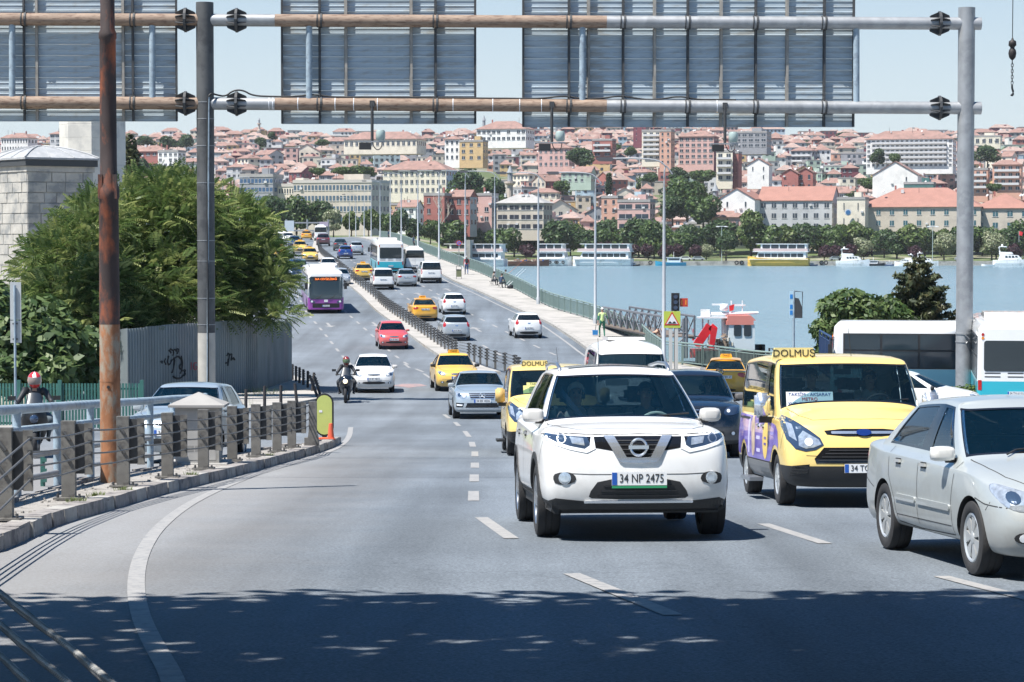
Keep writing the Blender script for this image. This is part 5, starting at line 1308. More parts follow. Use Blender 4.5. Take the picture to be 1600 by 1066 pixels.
 patch(bvh,rrect(0,2.42,w*1.45,.24,.03),'front',M_TRIM,'destination_display',r,.018,.4)
 M_LED=mat('led_orange',(.5,.1,.02),.5,emit=(1,.22,.03),estr=1.2)
 me=text_mesh('36A CEVİZLİBAĞ' if style=='city' else '77 EMİNÖNÜ',.20,M_LED,depth=.004); me.transform(Matrix.Rotation(R(90),4,'X')); me.transform(Matrix.Rotation(R(90),4,'Z')); p=surf(bvh,0,2.42,'front'); link('lettering',me,r,(p.x+.035,0,2.42))
 both(lambda q: patch(bvh,mir(chaikin([(.72,.86),(1.02,.98),(1.12,1.0),(1.12,.82),(.80,.74)],1),q),'front',M_LENSD,'headlight',r,.010,.1))
 both(lambda q: patch(bvh,circ(q*.98,.86,.075,12),'front',M_LENSW,'lamp_bulb',r,.02,.1))
 patch(bvh,rrect(0,.58,w*1.5,.30,.05),'front',M_TRIM,'lower_intake',r,.008,.2)
 p=surf(bvh,0,.56,'front'); plate(r,p.x+.03,.56,'34 YB 2519')
 patch(bvh,rrect(0,.90,.26,.17,.03),'front',M_WHT if style=='city' else M_CHROME,'emblem',r,.015,.1)
 for sgn in(1,-1):
  o=MB().box((0,0,0),(.16,.2,.46)).build('mirror',M_BLK,r,(L/2-.02,sgn*(w+.12),1.95)); MB().tube([(0,-sgn*.02,.2),(0,-sgn*.08,.42),(-.15,-sgn*.22,.52)],.02,6).build('mirror_stalk',M_BLK,o)
 mb=MB();
 for y0 in(-.8,.15): mb.tube([(L/2+.02,y0,1.06),(L/2+.0,y0+.35,1.18),(L/2-.06,y0+.62,1.5)],.014,5)
 mb.build('wiper',M_BLK,r)
 patch(bvh,rrect(0,1.99,w*1.66,1.02,.09,4),'rear',mat('bus_rear_glass',(.02,.03,.035),.07,coat=.6,spec=.8),'rear_window',r,.012,.3)
 for yy in (-.75,0,.75):
  for zz in (1.30,1.42): patch(bvh,rrect(yy,zz,.52,.035,.01,1),'rear',M_BLK,'vent_slot',r,.006,.3)
 both(lambda q: patch(bvh,rrect(q*w*.93,1.02,.12,.34,.03),'rear',M_RED,'tail_light',r,.01,.1)); both(lambda q: (patch(bvh,circ(q*w*.86,2.70,.05,12),'rear',M_RED,'marker_lamp',r,.012,.1),patch(bvh,circ(q*w*.86,2.58,.05,12),'rear',M_ORG,'marker_lamp',r,.012,.1)))
 p=surf(bvh,0,.72,'rear'); plate(r,(p.x if p else -L/2)-.02,.76,'34 TN 6110',facing=-1)
 patch(bvh,rrect(0,.48,w*1.6,.16,.03),'rear',M_BLK,'rear_bumper_insert',r,.008,.2)
 rw=MB();
 tm,rm=wheel_meshes(.48,.28,'cover',8,M_RIM,.30)
 for xx in axl:
  for sd in(1,-1): q=link('wheel',tm,r,(xx,sd*(w-.18),.48),rz=0 if sd>0 else math.pi); link('rim',rm,q)
 mb=MB(); mb.prism([(-1.3,0),(1.3,0),(1.12,.22),(-1.15,.22)],-w*.72,w*.72,f=lambda u,v,h:(u,h,v)); ro=mb.build('roof_air_unit',upper,r,(-.5,0,H-.01))
 mb=MB(); mb.box((.9,-w*.725,.11),(.3,.02,.07)); mb.box((.45,-w*.725,.11),(.3,.02,.07)); mb.box((.9,w*.725,.11),(.3,.02,.07)); mb.box((-.6,w*.725,.11),(.5,.02,.07)); mb.build('vent_slot',M_BLK,ro)
 return r,bvh
def make_motorcycle(label,loc,rz,sport=True,fair=M_BLKP,group=None,lit=True):
 r=thing('motorcycle',label,'motorcycle',loc,rz,group); R_=.30
 for x,wd in ((.70,.11),(-.68,.15)):
  t=MB(); t.lathe([(R_*.62,-wd*.3),(R_*.7,-wd*.42),(R_*.9,-wd*.5),(R_,-wd*.2),(R_*1.01,0),(R_,wd*.2),(R_*.9,wd*.5),(R_*.7,wd*.42),(R_*.62,wd*.3)],32,axis='Y')
  o=t.build('wheel',M_TYRE,r,(x,0,R_),smooth=True,angle=60)
  m=MB(); m.lathe([(R_*.64,-wd*.3),(R_*.64,wd*.3)],28,axis='Y'); m.lathe([(R_*.60,wd*.3),(R_*.60,-wd*.3)],28,axis='Y'); m.cyl((0,-wd*.4,0),(0,wd*.4,0),.05,n=12)
  for k in range(5): a=2*math.pi*k/5; m.cyl((0,0,0),(R_*.62*math.cos(a),0,R_*.62*math.sin(a)),.022,.014,n=6)
  m.build('rim',M_RIMD,o)
  d=MB(); d.lathe([(.05,-.004),(.14,-.004),(.14,.004),(.05,.004)],24,axis='Y'); d.build('brake_disc',M_RIM,o,(0,wd*.62,0))
 f=MB()
 for s in(1,-1): f.cyl((.70,s*.095,R_),(.50,s*.10,.86),.024,.03,n=8)
 f.build('fork',M_RIMD,r)
 MB().tube([(-.1,0,.62),(-.4,0,.50),(-.68,0,.30)],.04,8).box((.02,0,.45),(.5,.26,.34),top=(.8,.9)).build('frame',M_BLK,r)
 def loft(secs,n=14):
  mb=MB(); vs=[]
  for x,z,ry,rz_ in secs:
   for j in range(n): a=2*math.pi*j/n; vs.append((x,ry*math.cos(a),z+rz_*math.sin(a)))
  k=len(secs); mb.add(vs,[(i*n+j,i*n+(j+1)%n,(i+1)*n+(j+1)%n,(i+1)*n+j) for i in range(k-1) for j in range(n)]+[tuple(range(n-1,-1,-1)),tuple((k-1)*n+j for j in range(n))]); return mb
 loft([(.86,.84,.06,.06),(.80,.84,.17,.15),(.66,.80,.25,.25),(.45,.68,.26,.32),(.2,.58,.23,.34),(0,.52,.18,.24)]).build('fairing',fair,r,smooth=True,angle=60)
 loft([(.42,.86,.06,.05),(.30,.92,.13,.09),(.08,.92,.15,.10),(-.15,.84,.11,.06),(-.25,.80,.07,.04)]).build('fuel_tank',fair,r,smooth=True,angle=60)
 loft([(-.1,.80,.09,.04),(-.35,.80,.14,.06),(-.62,.86,.12,.07),(-.9,.94,.07,.05),(-1.0,.97,.03,.02)]).build('saddle',M_BLK,r,smooth=True,angle=60)
 mb=MB(); n=8; vs=[]
 for i in range(5):
  t=i/4
  for j in range(n+1): a=math.pi*j/n; vs.append((.74-.26*t-.05*math.sin(a)*0,.20*math.cos(a)*(1-.35*t),.94+.30*t+.05*math.sin(a)))
 mb.add(vs,[(i*(n+1)+j,i*(n+1)+j+1,(i+1)*(n+1)+j+1,(i+1)*(n+1)+j) for i in range(4) for j in range(n)]); mb.build('windshield',mat('smoked_screen',(.018,.026,.038),.3),r,smooth=True)
 MB().lathe([(.001,.03),(.07,.02),(.085,0),(.08,-.03)],16,c=(.86,0,.80),axis='X').build('headlight',(mat('lit_headlamp',(.9,.85,.7),.2,emit=(1,.8,.5),estr=1.0) if lit else M_LENSD),r,smooth=True)
 h=MB(); h.tube([(.42,-.36,1.02),(.48,-.22,1.03),(.50,0,1.0),(.48,.22,1.03),(.42,.36,1.02)],.015,6); h.cyl((.42,-.37,1.02),(.44,-.25,1.025),.021,n=8); h.cyl((.42,.37,1.02),(.44,.25,1.025),.021,n=8); h.build('handlebar',M_BLK,r)
 for s in(1,-1):
  m=MB(); m.tube([(0,0,0),(.02,s*.1,.12),(.0,s*.14,.14)],.008,5); m.box((0,s*.17,.15),(.03,.15,.085)); m.build('mirror',M_BLK,r,(.46,s*.26,1.03))
 MB().cyl((-.2,-.17,.34),(-.85,-.20,.50),.05,.06,n=10).build('exhaust',M_RIMD,r,smooth=True,angle=50)
 mg=MB(); mg.box((.74,0,.64),(.34,.14,.02)); mg.build('mudguard',fair,r)
 return r
# ---------------------------------------------------------------- sign gantry over the road
M_GALV=mat('galvanised_steel',(.34,.35,.36),.5,metal=.4,var=.15,scale=3,stain=(.28,.29,.30),sscale=2)
M_GALVB=mat('pale_blue_tube',(.30,.38,.44),.5,var=.2,scale=4,stain=(.22,.27,.32),sscale=5)
M_RUSTB=mat('rusty_brown_beam',(.27,.195,.145),.75,var=.25,scale=2.2,stain=(.16,.10,.07),sscale=5,stretch=(.6,1,3))
M_RUST=mat('rusted_pole',(.05,.035,.033),.75,var=.4,scale=6,stain=(.30,.085,.035),sscale=3.2,smin=.50,smax=.66,bump=.3,bscale=30,stretch=(1,1,.45))
M_RUST2=mat('rusted_pole_foot',(.30,.13,.06),.8,var=.4,scale=9,stain=(.30,.26,.20),sscale=6,smin=.48,smax=.62,bump=.3,bscale=30,stretch=(1,1,.5))
M_POLED=mat('dark_painted_pole',(.085,.088,.09),.6,var=.2,scale=2,stain=(.05,.052,.056),sscale=1.5)
M_POLEL=mat('bare_pole_foot',(.42,.40,.36),.8,var=.15,scale=3)
M_DSTEEL=mat('dark_steel',(.05,.052,.055),.6,var=.3,scale=6)
M_SLAT=mat('sign_back_aluminium',(.36,.43,.48),.55,metal=.0,var=.14,scale=2.5,stain=(.30,.32,.32),sscale=2,stretch=(.4,1,2))
M_RIB=mat('sign_rib',(.27,.255,.23),.6,var=.3,scale=3)
GD=87.0
def gz(px,py): return P(px,py,GD)
gan=thing('sign_gantry','steel sign gantry of two horizontal tube beams spanning the whole road on two posts','gantry',(0,GD,zroad(GD)))
def bX(x): return gz(x,0).x
def gp(name,mb,m,**k):
 o=mb.build(name,m,gan,**k); o.location=(0,-GD,-zroad(GD)); return o
def ytop(x): return 31+ (x/1500.)*7-1
def ybot(x): return 160+(x/1500.)*9
for xp,xt,top,r_,mu,ml,ysplit in ((323,327,4,.315,M_POLED,M_POLEL,520),(1506,1513,12,.30,M_GALV,M_GALV,400)):
 X0=gz(xp,600).x; zt=gz(xp,top).z; zs=gz(xp,ysplit).z; X1=X0
 gp('post',MB().cyl((X0,GD,zs),(X1,GD,zt),r_,n=28,cap=True),mu,smooth=True,angle=40)
 f=MB().cyl((X0,GD,zroad(GD)-.3),(X0,GD,zs-.003),r_*1.0,n=28); f.box((X0,GD,zroad(GD)+.03),(1.1,1.1,.06)); gp('post_foot',f,ml,smooth=True,angle=40)
XLp,XRp=gz(323,600).x,gz(1506,600).x
segs=[(-60,288,M_RUSTB),(288,311,M_RUSTB),(328,430,M_GALV),(430,948,M_RUSTB),(948,1478,M_GALV),(1478,1533,M_GALV)]
for yf in (ytop,ybot):
 for a,b,m in segs:
  pa,pb=gz(a,yf(a)),gz(b,yf(b)); gp('beam',MB().cyl(pa,pb-Vector((.004,0,0)),.225,n=24),m,smooth=True,angle=40)
 for x in (290,370,1468):
  c=gz(x,yf(x)); m=MB(); m.lathe([(.23,-.05),(.44,-.045),(.44,.045),(.23,.05)],12,c=c,axis='X')
  for k in range(8):
   a=2*math.pi*k/8+.39; t=Vector((0,-math.sin(a),math.cos(a)))*.012; n_=Vector((0,math.cos(a),math.sin(a)))
   for sx in(1,-1):
    q=[c+Vector((sx*.05,0,0))+n_*.22,c+Vector((sx*.36,0,0))+n_*.22,c+Vector((sx*.33,0,0))+n_*.30,c+Vector((sx*.05,0,0))+n_*.43]
    m.add([p-t for p in q]+[p+t for p in q],[(0,1,2,3),(7,6,5,4),(0,4,5,1),(1,5,6,2),(2,6,7,3),(3,7,4,0)])
  gp('flange',m,M_DSTEEL)
for x in (19,238,483,910,1338):
 gp('upright_tube',MB().cyl(gz(x,ytop(x)+8),gz(x,ybot(x)-8),.115,n=14),M_GALVB,smooth=True,angle=40)
def sign(x0,x1,yb,ribs,bras,label,yt=-52):
 YP=GD+.36
 a=P(x0,yb,YP); b=P(x1,yb,YP); zt=P(x0,yt,YP).z; zb=a.z; n=int(round((zt-zb)/.405)); h=(zt-zb)/n
 th=thing('road_sign',label,'road sign',((a.x+b.x)/2,YP,zb),group='road signs on the gantry seen from behind')
 wd=b.x-a.x; mb=MB();
 prof=[(.004,0),(-.016,.012),(-.016,.03),(-.004,.045),(-.004,h*.46),(-.020,h*.48),(-.020,h*.53),(-.004,h*.56),(-.004,h*.92),(-.024,h*.94),(-.024,h-.02),(.01,h-.008),(.03,h-.008),(.03,0)]
 me=MB().prism(prof,-wd/2,wd/2,f=lambda u,v,q:(q,u,v)).mesh('board',M_SLAT)
 for k in range(n): link('board',me,th,(0,0,h*k))
 for xs,m,w_,dp in ((ribs,M_RIB,.085,.13),(bras,M_DSTEEL,.07,.14),((x0+1,x1-1),M_DSTEEL,.06,.12)):
  for x in xs:
   X=P(x,0,YP).x-(a.x+b.x)/2
   MB().box((X,-.055-dp/2,(zt-zb)/2),(w_,dp,zt-zb-.02)).box((X-w_*.6,-.06,(zt-zb)/2),(w_*.5,.012,zt-zb-.03)).build('rib',m,th)
 for x in bras:
  for yf in (ytop,ybot):
   c=gz(x,yf(x))-th.location; m=MB(); m.lathe([(.225,-.035),(.262,-.035),(.262,.035),(.225,.035)],20,c=c+Vector((.05,0,0)),axis='X'); m.lathe([(.225,-.02),(.255,-.02),(.255,.02),(.225,.02)],20,c=c+Vector((-.09,0,0)),axis='X')
   m.box(c+Vector((-.0,-.02,.30)),(.03,.12,.22)); m.box(c+Vector((-.0,.05,-.30)),(.03,.12,.26)); m.box(c+Vector((0,.2,.26)),(.05,.2,.03)); m.build('clamp',M_DSTEEL,th)
 return th
sign(-75,277,190,(58,193),(38,208),'louvred back of the sign at the far left of the gantry, behind the rusty pole')
sign(440,744,194,(541,643),(500,681),'louvred back of the middle and smallest sign on the gantry')
sign(817,1335,199,(920,1023,1127,1230),(889.5,974,1075,1181,1288),'louvred back of the widest sign, right of the middle one on the gantry')
for Yw,zw,rw,lb in ((44.2,6.6,.045,'thick overhead cable strung across the road above the picture'),(36.3,5.6,.022,'thin overhead cable strung across the road above the picture')):
 t=thing('overhead_cable',lb,'cable',(0,Yw,zw)); MB().tube([(-22+2.75*i,0,.0-1.0*(1-((i-8)/8)**2)) for i in range(17)],rw,6).build('wire',M_BLK,t)
pts=[gz(326,600)+Vector((.02,-.34,0)),gz(326,400)+Vector((.02,-.34,0)),gz(325,160)+Vector((0,-.34,0)),gz(330,146)+Vector((0,-.34,0)),gz(340,149)+Vector((0,-.1,0)),gz(352,151),gz(365,141),gz(380,141),gz(395,150)]
for x in range(430,1180,30): pts.append(gz(x,ybot(x)-11-(5 if x in (490,880,970,1060) else 0)+rnd.uniform(-.6,.6)))
gp('cable',MB().tube(chaikin([tuple(p) for p in pts],2,closed=False),.035,6),M_BLK,smooth=True)
gp('conduit',MB().tube([gz(326,600)+Vector((.0,-.335,0)),gz(328,152)+Vector((.0,-.335,0))],.032,8),M_GALVB,smooth=True,angle=40)
for i,x in enumerate((421,427,466,524,553,590,708,770,812,846,1120)):
 c=gz(x,ybot(x)); gp('cable_tie',MB().lathe([(.228,-.012),(.236,-.012),(.236,.012),(.228,.012)],20,c=c,axis='X'),M_LENSW)
for y in (160,186,228,286,376,408,466,507):
 c=gz(324,y); gp('cable_tie',MB().lathe([(.318,-.012),(.327,-.012),(.327,.012),(.318,.012)],20,c=(XLp,GD,c.z)),M_GALV)
gp('pole_clamp',MB().lathe([(.302,-.03),(.325,-.03),(.325,.03),(.302,.03)],24,c=(XRp,GD,gz(1506,521).z)).lathe([(.302,-.02),(.32,-.02),(.32,.02),(.302,.02)],24,c=(XRp,GD,gz(1506,534).z)).tube([gz(1504,522)+Vector((-.0,-.33,0)),gz(1512,529)+Vector((0,-.33,0)),gz(1507,536)+Vector((0,-.33,0))],.025,5),M_GALV)
for x,lb in ((582,'hanging traffic camera under the middle sign, leftmost of the three'),(862,'hanging traffic camera at the left end of the widest sign, middle one of three'),(1132,'hanging traffic camera at the right, rightmost of the three under the gantry')):
 c=gz(x,ybot(x)); t=thing('traffic_camera',lb,'camera',tuple(c),group='traffic cameras hanging from the gantry')
 MB().cyl((0,-.24,.1),(0,-.24,-1.32),.055,n=10).box((0,-.24,.02),(.17,.10,.22)).build('arm',M_DSTEEL,t,smooth=True,angle=40)
 MB().box((-.02,-.24,-1.34),(1.0,.20,.045)).build('crossbar',M_GALV,t)
 MB().box((-.25,-.24,-1.50),(.42,.34,.24)).build('camera_housing',M_BLK,t)
 MB().lathe([(.001,.2),(.13,.2),(.17,.12),(.17,-.12),(.12,-.17),(.001,-.17)],18,c=(.30,-.24,-1.12)).build('radar_head',mat('pale_green_plastic',(.34,.42,.40),.3,coat=.5),t,smooth=True,angle=45)
 MB().tube(chaikin([(.0,-.3,-1.3),(.05,-.34,-1.52),(.2,-.34,-1.66),(.34,-.34,-1.55),(.36,-.3,-1.36)],2,closed=False),.018,5).build('cable',M_BLK,t,smooth=True)
# ---------------------------------------------------------------- rusty pole, hook, signs on the left
g=G(173,752,IH); rp=thing('rusty_pole','tall rusty brown steel pole rising from the traffic island','pole',tuple(g))
z0=g.z; d=g.y
def zz(py): return P(173,py,d).z-z0
MB().lathe([(.142,-.2),(.142,zz(507))],28).build('lower_tube',M_RUST2,rp,smooth=True,angle=40)
MB().lathe([(.1425,zz(507)+.002),(.136,zz(312)),(.150,zz(309)),(.150,zz(296)),(.118,zz(286)),(.112,zz(62)),(.124,zz(60)),(.124,zz(52)),(.10,zz(46)),(.098,zz(-60))],28).build('upper_tube',M_RUST,rp,smooth=True,angle=40)
for s in (1,-1): MB().box((s*.10,-.09,zz(292)),(.06,.05,.34)).build('strap',M_RUST,rp)
MB().lathe([(.1425,-.01),(.145,-.01),(.145,.01),(.1425,.01)],28,c=(0,0,zz(595))).build('weld_ring',M_RUST2,rp)
MB().cyl((0,-.15,zz(604)),(0,-.12,zz(604)),.022,n=12).build('bolt_hole',M_BLK,rp)
c=P(1582,62,60); hk=thing('crane_hook','dark crane hook and chain hanging from a wire at the upper right','crane hook',tuple(c))
MB().cyl((0,0,.02),(.01,0,7.5),.011,n=6).build('wire',M_BLK,hk)
MB().lathe([(.001,.03),(.02,.02),(.035,-.03),(.09,-.06),(.10,-.16),(.06,-.2),(.05,-.23),(.085,-.28),(.10,-.36),(.08,-.46),(.03,-.52),(.001,-.53)],16,c=(0,0,.02)).build('ball',mat('dark_iron',(.035,.03,.03),.6,metal=.4),hk,smooth=True)
for k in range(8):
 L_=MB(); pts=[(.028*math.cos(a*.7854)*(1 if k%2 else .001), .028*math.cos(a*.7854)*(.001 if k%2 else 1), .05*math.sin(a*.7854)) for a in range(8)]
 L_.tube(pts,.010,5,closed=True); L_.build('chain_link',M_BLK,hk,(0,0,-.56-.072*k),smooth=True)
MB().tube(chaikin([(0,0,-1.12),(0,0,-1.2),(.03,0,-1.28),(.02,0,-1.38),(-.03,0,-1.36)],2,closed=False),.026,8).build('hook',M_BLK,hk,smooth=True)
g=G(25,706); s_=thing('sign_post','thin grey post with two blank sign plates seen from behind, far left','sign',tuple(g)); k=3778/g.y
def zl(py): return P(25,py,g.y).z-g.z
MB().cyl((0,0,-.1),(0,0,zl(446)),.026,n=10).build('post',M_GALVB,s_,smooth=True,angle=40)
for a,b in ((441,500),(501,536)):
 h=zl(a)-zl(b); MB().box((.01,.045,(zl(a)+zl(b))/2),(.23,.012,h)).build('sign_plate',mat('sign_plate_back',(.50,.52,.52),.4,metal=.2,var=.08),s_)
for y in (506,530): MB().box((.0,.02,zl(y)),(.10,.05,.03)).build('bracket',M_DSTEEL,s_)
# ---------------------------------------------------------------- cable barrier on the island
M_BARR=mat('barrier_post_grey',(.175,.168,.155),.65,metal=.2,var=.2,scale=8,stain=(.10,.095,.09),sscale=6)
M_CABLE=mat('steel_cable',(.13,.13,.13),.55,metal=.4,var=.3,scale=50)
bar=thing('cable_barrier','grey steel cable barrier with nine wide posts along the curved traffic island','barrier',tuple(G(262,746,IH)))
o0=bar.location.copy()
posts=[G(x,y,IH) for x,y in [(8,812),(108,779.5),(193,760),(262,746),(318,733),(363,720),(400,713),(433,706),(456,700)]]; lastp=G(489,696,IH)
CZ=[.83,.69,.55,.41]
nutp=[]
for i,p in enumerate(posts):
 q=posts[min(i+1,len(posts)-1)];
 m=MB().box((0,0,.47),(.165,.11,.94),m=0).box((0,0,.012),(.34,.26,.024))
 b=m.build('post',M_BARR,bar,p-o0)
 mm=MB(); mm.prism([(.0,.90),(.10,.90),(.155,.80),(.155,.40),(.10,.30),(.0,.30)],-.006,.006,f=lambda u,v,h:(u+.08,h+.03,v)); mm.build('post_web',M_DSTEEL,b)
 mm=MB(); mm.box((.235,.02,.60),(.10,.012,.62)); mm.build('cable_plate',M_BARR,b)
 for z in CZ: MB().cyl((.265,-.035,z),(.265,.05,z),.020,n=8).box((.265,-.03,z),(.05,.018,.05)).build('cable_nut',M_DSTEEL,b)
 for z in (.76,.50): MB().cyl((-.05,-.056,z+.05),(.03,-.07,z-.05),.020,n=8).build('stay_bolt',M_DSTEEL,b)
 for dx in (-.12,.14): MB().cyl((dx,-.09,.02),(dx,-.09,.07),.016,n=6).build('anchor_bolt',M_DSTEEL,b)
 nutp.append(p+Vector((.265,-.025,0)))
lp=MB().box((0,0,.47),(.16,.12,.86)).prism([(-.17,0),(.13,0),(.10,.22),(-.0,.30),(-.08,.30),(-.10,.16),(-.17,.16)],-.09,.09,f=lambda u,v,h:(u,h,v)).build('end_post',M_BARR,bar,lastp-o0)
near=[Vector((-4.2,16.5,0)),Vector((-3.15,12.6,0)),Vector((-2.45,11.2,0)),Vector((-1.72,9.3,0)),Vector((-1.0,7.2,0)),Vector((-.7,5.5,0))]
for ci,z in enumerate(CZ):
 P_=[Vector((v.x,v.y,h_-.142*ci)) for v,h_ in zip(near[::-1],(-1.45,-1.5,-1.57,-1.59,-1.72,-2.03))]
 P_+= [n+Vector((0,0,z)) for n in nutp]+[lastp+Vector((-.08,0,z))]
 o=[]
 for a,b in zip(P_,P_[1:]):
  for j in range(4):
   t=j/4; q=a.lerp(b,t); q.z-=.03*math.sin(math.pi*t)*min(1,(b-a).length/4); o.append(q)
 o.append(P_[-1])
 bcb=MB().tube([v-o0 for v in o],.0115,7).build('cable',M_CABLE,bar,smooth=True)
 tw=MB(); nr=P_[:4]; L_=0; pts=[]
 for a,b in zip(nr,nr[1:]):
  n=int((b-a).length/.009)
  t=(b-a).normalized(); u=t.cross(Vector((0,0,1))).normalized(); v=u.cross(t)
  for j in range(n):
   q=a.lerp(b,j/n); ph=L_*2*math.pi/.07; L_+=(b-a).length/n; pts.append((q,u*math.cos(ph)+v*math.sin(ph)))
 for sgn in (1,-1): tw.tube([q+e*.0095*sgn-o0 for q,e in pts[::2]],.0075,5)
 tw.build('cable_strand',mat('pale_cable_strand',(.34,.34,.33),.5,metal=.3,var=.2,scale=40),bar,smooth=True)
for v in near[1:3]:
 pass
nb=MB(); pn=Vector((-2.62,11.5,0)); gzz=zroad(11.5)+IH
b=MB().box((0,0,.5),(.165,.11,1.1)).build('post',M_BARR,bar,Vector((-2.95,11.5,gzz-.02))-o0)
mm=MB(); mm.box((.24,.02,.72),(.10,.012,.62)); mm.build('cable_plate',M_BARR,b)
for k in range(4): MB().lathe([(.02,-.03),(.04,-.03),(.04,.03),(.02,.03)],14,c=(.40,-.05,-1.685-.142*k-gzz+.02),axis='Y').build('cable_nut',M_BLK,b,smooth=True,angle=40)
g=G(507,686,IH); rs=thing('hazard_marker','rounded yellow green marker board with dark rim at the tip of the traffic island','sign',tuple(g)); k=3778/g.y
hh=62/k; ww=24/k
def caps(w,h,n=8):
 r=w/2; return [(r*math.cos(R(180*i/n)),h-r+r*math.sin(R(180*i/n))) for i in range(n+1)]+[(r*math.cos(R(180+180*i/n)),r+r*math.sin(R(180+180*i/n))) for i in range(n+1)]
MB().prism(caps(ww+.075,hh+.075),-.02,.03,f=lambda u,v,h:(u,h,v+.06)).build('rim',M_BLK,rs)
MB().prism(caps(ww,hh),-.026,-.02,f=lambda u,v,h:(u,h,v+.0975)).build('face',mat('marker_yellow_green',(.50,.56,.16),.5,var=.06),rs)
MB().cyl((0,.02,-.05),(0,.02,.12),.03,n=8).prism([(-.06,.07),(.06,.07),(.02,-.03),(-.02,-.03)],0,.03,f=lambda u,v,h:(u,h,v)).build('stand',M_BLK,rs); MB().box((-.08,-.03,.62),(.07,.004,.05)).build('sticker',M_PLATE,rs)
g=G(517,687,IH); cn=thing('traffic_cone','orange plastic traffic post standing behind the rounded marker board','traffic cone',tuple(g))
MB().lathe([(.10,0),(.10,.02),(.075,.03),(.045,.34),(.04,.36),(.001,.36)],16).build('cone',mat('faded_orange',(.62,.11,.05),.6,var=.12),cn,smooth=True,angle=40); MB().box((-.1,0,.02),(.34,.3,.04)).build('cone_base',mat('faded_orange',(.6,.1,.04)),cn)
# ---------------------------------------------------------------- pale blue tube railing
rl_=thing('tube_railing','pale blue grey tube railing with three rails between the island and the side street','railing',tuple(G(163,744,IH))); o0=rl_.location.copy()
bp=[G(x,y,IH) for x,y in [(-60,793),(27,771),(90,757),(142,745),(235,728),(271,718),(306,714)]]
topm=[];midm=[]
for i,p in enumerate(bp):
 h=1.02
 MB().cyl((0,0,-.05),(0,0,h),.055,n=14).build('post',M_GALVB,rl_,p-o0,smooth=True,angle=40)
e=G(346,690,IH); MB().cyl((-.06,0,-.05),(.08,0,1.0),.055,n=14).build('post',M_GALVB,rl_,e-o0,smooth=True,angle=40)
bp2=bp+[e+Vector((.12,0,0))]
for z,r_ in ((1.06,.062),(.80,.045),(.45,.04),(.17,.035)):
 MB().tube([p-o0+Vector((0,0,z)) for p in (bp2 if z>.6 else bp2[:5])],r_,12).build('rail',M_GALVB if z>.6 else M_GALV,rl_,smooth=True,angle=50)
# ---------------------------------------------------------------- utility cabinet
g=G(311,716,.02); g.y=40.5; g.x=P(311,700,40.5).x; g.z=zroad(40.5)+.02
cb=thing('utility_cabinet','grey concrete utility cabinet with a pointed cap in front of the silver car','utility cabinet',tuple(g))
k=3778/40.5; M_CAB=mat('cabinet_grey',(.33,.325,.31),.85,var=.1,scale=3,bump=.15,stain=(.27,.26,.24),sscale=2.5)
ht=(715-613)/k
MB().box((0,0,ht/2-.05),(.73,.5,ht+.1)).build('body',M_CAB,cb)
m=MB(); w_,d_=.47,.36; t=ht-.0; m.add([(-w_,-d_,t),(w_,-d_,t),(w_,d_,t),(-w_,d_,t),(-w_,-d_,t+.04),(w_,-d_,t+.04),(w_,d_,t+.04),(-w_,d_,t+.04),(0,0,t+.24)],[(0,3,2,1),(0,1,5,4),(1,2,6,5),(2,3,7,6),(3,0,4,7),(4,5,8),(5,6,8),(6,7,8),(7,4,8)]); m.build('cap',mat('cabinet_cap',(.31,.30,.285),.85,var=.08,scale=4),cb)
for dx in (-.11,.02):
 MB().box((dx,-.252,.40),(.11,.012,.10)).build('vent',mat('vent_grey',(.24,.235,.225),.8),cb)
MB().box((0,-.252,.62),(.62,.006,.82)).build('door',mat('cabinet_door',(.36,.35,.335),.8,var=.08,scale=5),cb)
MB().box((0,.05,.05),(1.0,.8,.22)).build('plinth',M_CONC,cb)
# ---------------------------------------------------------------- corrugated fence with graffiti
M_CORR=mat('corrugated_sheet',(.21,.245,.255),.6,metal=.1,var=.22,scale=1.2,stain=(.27,.30,.30),sscale=.8,smin=.5,smax=.7,stretch=(1,1,.35))
M_CORR2=mat('corrugated_sheet_patched',(.24,.255,.26),.6,metal=.1,var=.2,scale=1.2,stain=(.17,.2,.21),sscale=.9,smin=.5,smax=.6,stretch=(1,1,.35))
cf=thing('corrugated_fence','tall grey corrugated metal fence sprayed with graffiti, in front of the large tree','fence',(P(300,600,92).x,92,zroad(92))); o0=cf.location.copy()
wall=[(P(112,0,97).x,97,P(118,523,97).z),(P(196,0,88).x,88,P(195,513,88).z),(P(300,0,91.5).x,91.5,P(300,505,91.5).z),(P(400,0,96).x,96,P(400,500,96).z),(P(453,0,103).x,103,P(452,503,103).z)]
acc=[];
for a,b in zip(wall,wall[1:]):
 a,b=Vector(a),Vector(b); L_=(b-a).to_2d().length; n=max(1,round(L_/.92))
 for j in range(n):
  p,q=a.lerp(b,j/n),a.lerp(b,(j+1)/n); t=(q-p).to_2d().normalized(); nn=Vector((t.y,-t.x)); m=MB(); w_=(q-p).to_2d().length-.01; K=6; pr=[]
  for r_ in range(K):
   x0=w_*r_/K; s=w_/K
   pr+= [(x0,0),(x0+s*.38,0),(x0+s*.5,.035),(x0+s*.88,.035)]
  pr.append((w_,0)); vs=[]; h0=rnd.uniform(-.03,.03)
  for u,o_ in pr:
   pt=Vector((p.x,p.y)).lerp(Vector((q.x,q.y)),0)+t*u+nn*o_; zt=p.z+(q.z-p.z)*u/w_+h0
   vs+= [(pt.x-o0.x,pt.y-o0.y,zroad(pt.y)-.1-o0.z),(pt.x-o0.x,pt.y-o0.y,zt-o0.z)]
  m.add(vs,[(2*i,2*i+2,2*i+3,2*i+1) for i in range(len(pr)-1)])
  m.build('sheet',M_CORR if (j*7+int(a.x))%4 else M_CORR2,cf)
